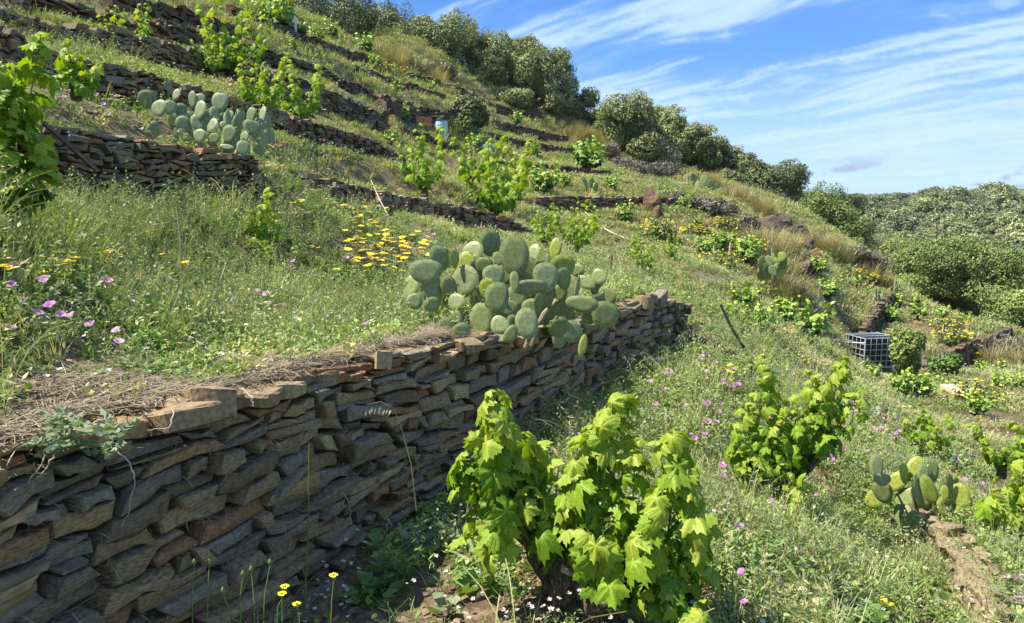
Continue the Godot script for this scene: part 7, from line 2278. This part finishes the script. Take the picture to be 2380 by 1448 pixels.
	for k in 26:
		s = Shape.new()
		var a := R(0, TAU)
		var d := Vector3(cos(a), R(-0.25, 0.5), sin(a) * 0.7 + 0.25).normalized()
		s.tint = Color(0.17, 0.23, 0.13) * R(0.8, 1.25)
		var side := d.cross(Vector3.UP).normalized()
		for j in 6:
			var f := 0.03 + j * 0.018
			for sg in [-1.0, 1.0]:
				leaflet(s, d * f, (d * 0.6 + side * sg).normalized(), 0.045 * (1.2 - j * 0.12), 0.02)
		leaflet(s, d * 0.1, d, 0.06, 0.025)
		part("leaf", s.mesh(M.blade), hang, Transform3D(Basis.IDENTITY, Vector3(R(-0.14, 0.14), R(-0.03, 0.05), R(-0.06, 0.12))))
	# dry roots dangling on the wall face
	var roots := [[[Vector3(-1.54, 1.05, -2.68), Vector3(-1.44, 0.99, -2.66), Vector3(-1.41, 0.93, -2.66), Vector3(-1.45, 0.78, -2.68), Vector3(-1.5, 0.7, -2.7)], "long pale dry root hanging down the foreground wall"], [[Vector3(-1.68, 1.04, -2.6), Vector3(-1.71, 0.99, -2.58), Vector3(-1.75, 0.92, -2.56), Vector3(-1.78, 0.89, -2.56)], "pale dry root at the wall's left end, longer one"], [[Vector3(-1.66, 1.03, -2.6), Vector3(-1.68, 0.98, -2.58), Vector3(-1.72, 0.94, -2.57)], "pale dry root at the wall's left end, shorter one"], [[Vector3(-1.41, 1.08, -3), Vector3(-1.4, 1.03, -2.95), Vector3(-1.42, 1.01, -2.94), Vector3(-1.48, 1.02, -2.9)], "short curled root on the wall below the grass edge"], [[Vector3(-1.24, 1.1, -3.3), Vector3(-1.16, 1.07, -3.22), Vector3(-1.15, 1.04, -3.2)], "dry twig lying over the wall's top edge"], [[Vector3(-0.97, 0.34, -4), Vector3(-0.91, 0.26, -3.98), Vector3(-0.91, 0.15, -3.96)], "thin root on the wall right of the tall stalk"]]
	for r in roots:
		s = Shape.new()
		var pts: Array = []
		for i in 13:
			pts.append(along(r[0], i / 12.0) - (r[0][0] as Vector3) + Vector3(R(-1, 1), R(-1, 1), R(-0.5, 0.5)) * 0.006)
		var rr: Array = []
		for i in 13:
			rr.append(lerpf(0.0035, 0.0015, i / 12.0))
		tube(s, pts, rr, 5)
		single("dry_root", s.mesh(M.dry_root), r[1], "root", Transform3D(Basis.IDENTITY, r[0][0]))
	# a dead brown flower stalk
	s = Shape.new()
	tube(s, [Vector3(0, 0, 0), Vector3(0.01, 0.3, 0)], [0.006, 0.005], 5)
	tube(s, [Vector3(0.01, 0.16, 0), Vector3(0.01, 0.28, 0), Vector3(0.015, 0.36, 0)], [0.02, 0.03, 0.012], 7, 0.3)
	single("dead_flower", s.mesh(M.twig), "dead brown flower spike right of the big prickly pear", "dead flower", Transform3D(Basis.IDENTITY, on(Vector2(1.57, -11.8))))


func call_more() -> void:
	prepare_leaves()
	foreground_vines()
	slope_vines()
	cacti()
	ridge_trees()
	far_scrub()
	spur_plants()
	farm_things()
	wild_flowers()
	near_plants()
	lay_grass()


func _ready() -> void:
	rng.seed = 20240
	hill_noise.seed = 3
	hill_noise.frequency = 0.01
	hill_noise.fractal_octaves = 4
	patch_noise.seed = 17
	patch_noise.frequency = 0.06
	patch_noise.fractal_octaves = 3
	# ------------------------------------------------ camera, sky, sun, exposure
	cam = Camera3D.new()
	cam.name = "camera"
	cam.position = Vector3(0, 1.9, 0)
	cam.rotation = Vector3(-atan(234.0 / 1719.0), 0, 0)
	cam.fov = rad_to_deg(2.0 * atan(724.0 / 1719.0))
	cam.near = 0.05
	cam.far = 4000.0
	add_child(cam)
	cam.current = true
	var env := Environment.new()
	env.background_mode = Environment.BG_SKY
	var pan := PanoramaSkyMaterial.new()
	pan.panorama = make_sky()
	env.sky = Sky.new()
	env.sky.sky_material = pan
	env.background_energy_multiplier = 0.52
	env.tonemap_mode = Environment.TONE_MAPPER_LINEAR
	env.tonemap_exposure = 2.3
	env.fog_enabled = true
	env.fog_density = 0.00013
	env.fog_light_color = Color(0.8, 0.88, 1.0)
	env.sdfgi_enabled = true
	env.ssao_enabled = true
	env.ssil_enabled = true
	var we := WorldEnvironment.new()
	we.name = "environment"
	we.environment = env
	add_child(we)
	var sun := DirectionalLight3D.new()
	sun.name = "sun"
	sun.light_energy = 1.6
	sun.light_color = Color(1.0, 0.955, 0.88)
	sun.light_angular_distance = 0.5
	sun.shadow_enabled = true
	add_child(sun)
	sun.look_at_from_position(Vector3.ZERO, -Vector3(-0.52, 0.84, 0.06))
	# ------------------------------------------------ the place
	make_materials()
	solve_ground()
	build_ground()
	for w in WALLS:
		build_wall(w)
	call_more()
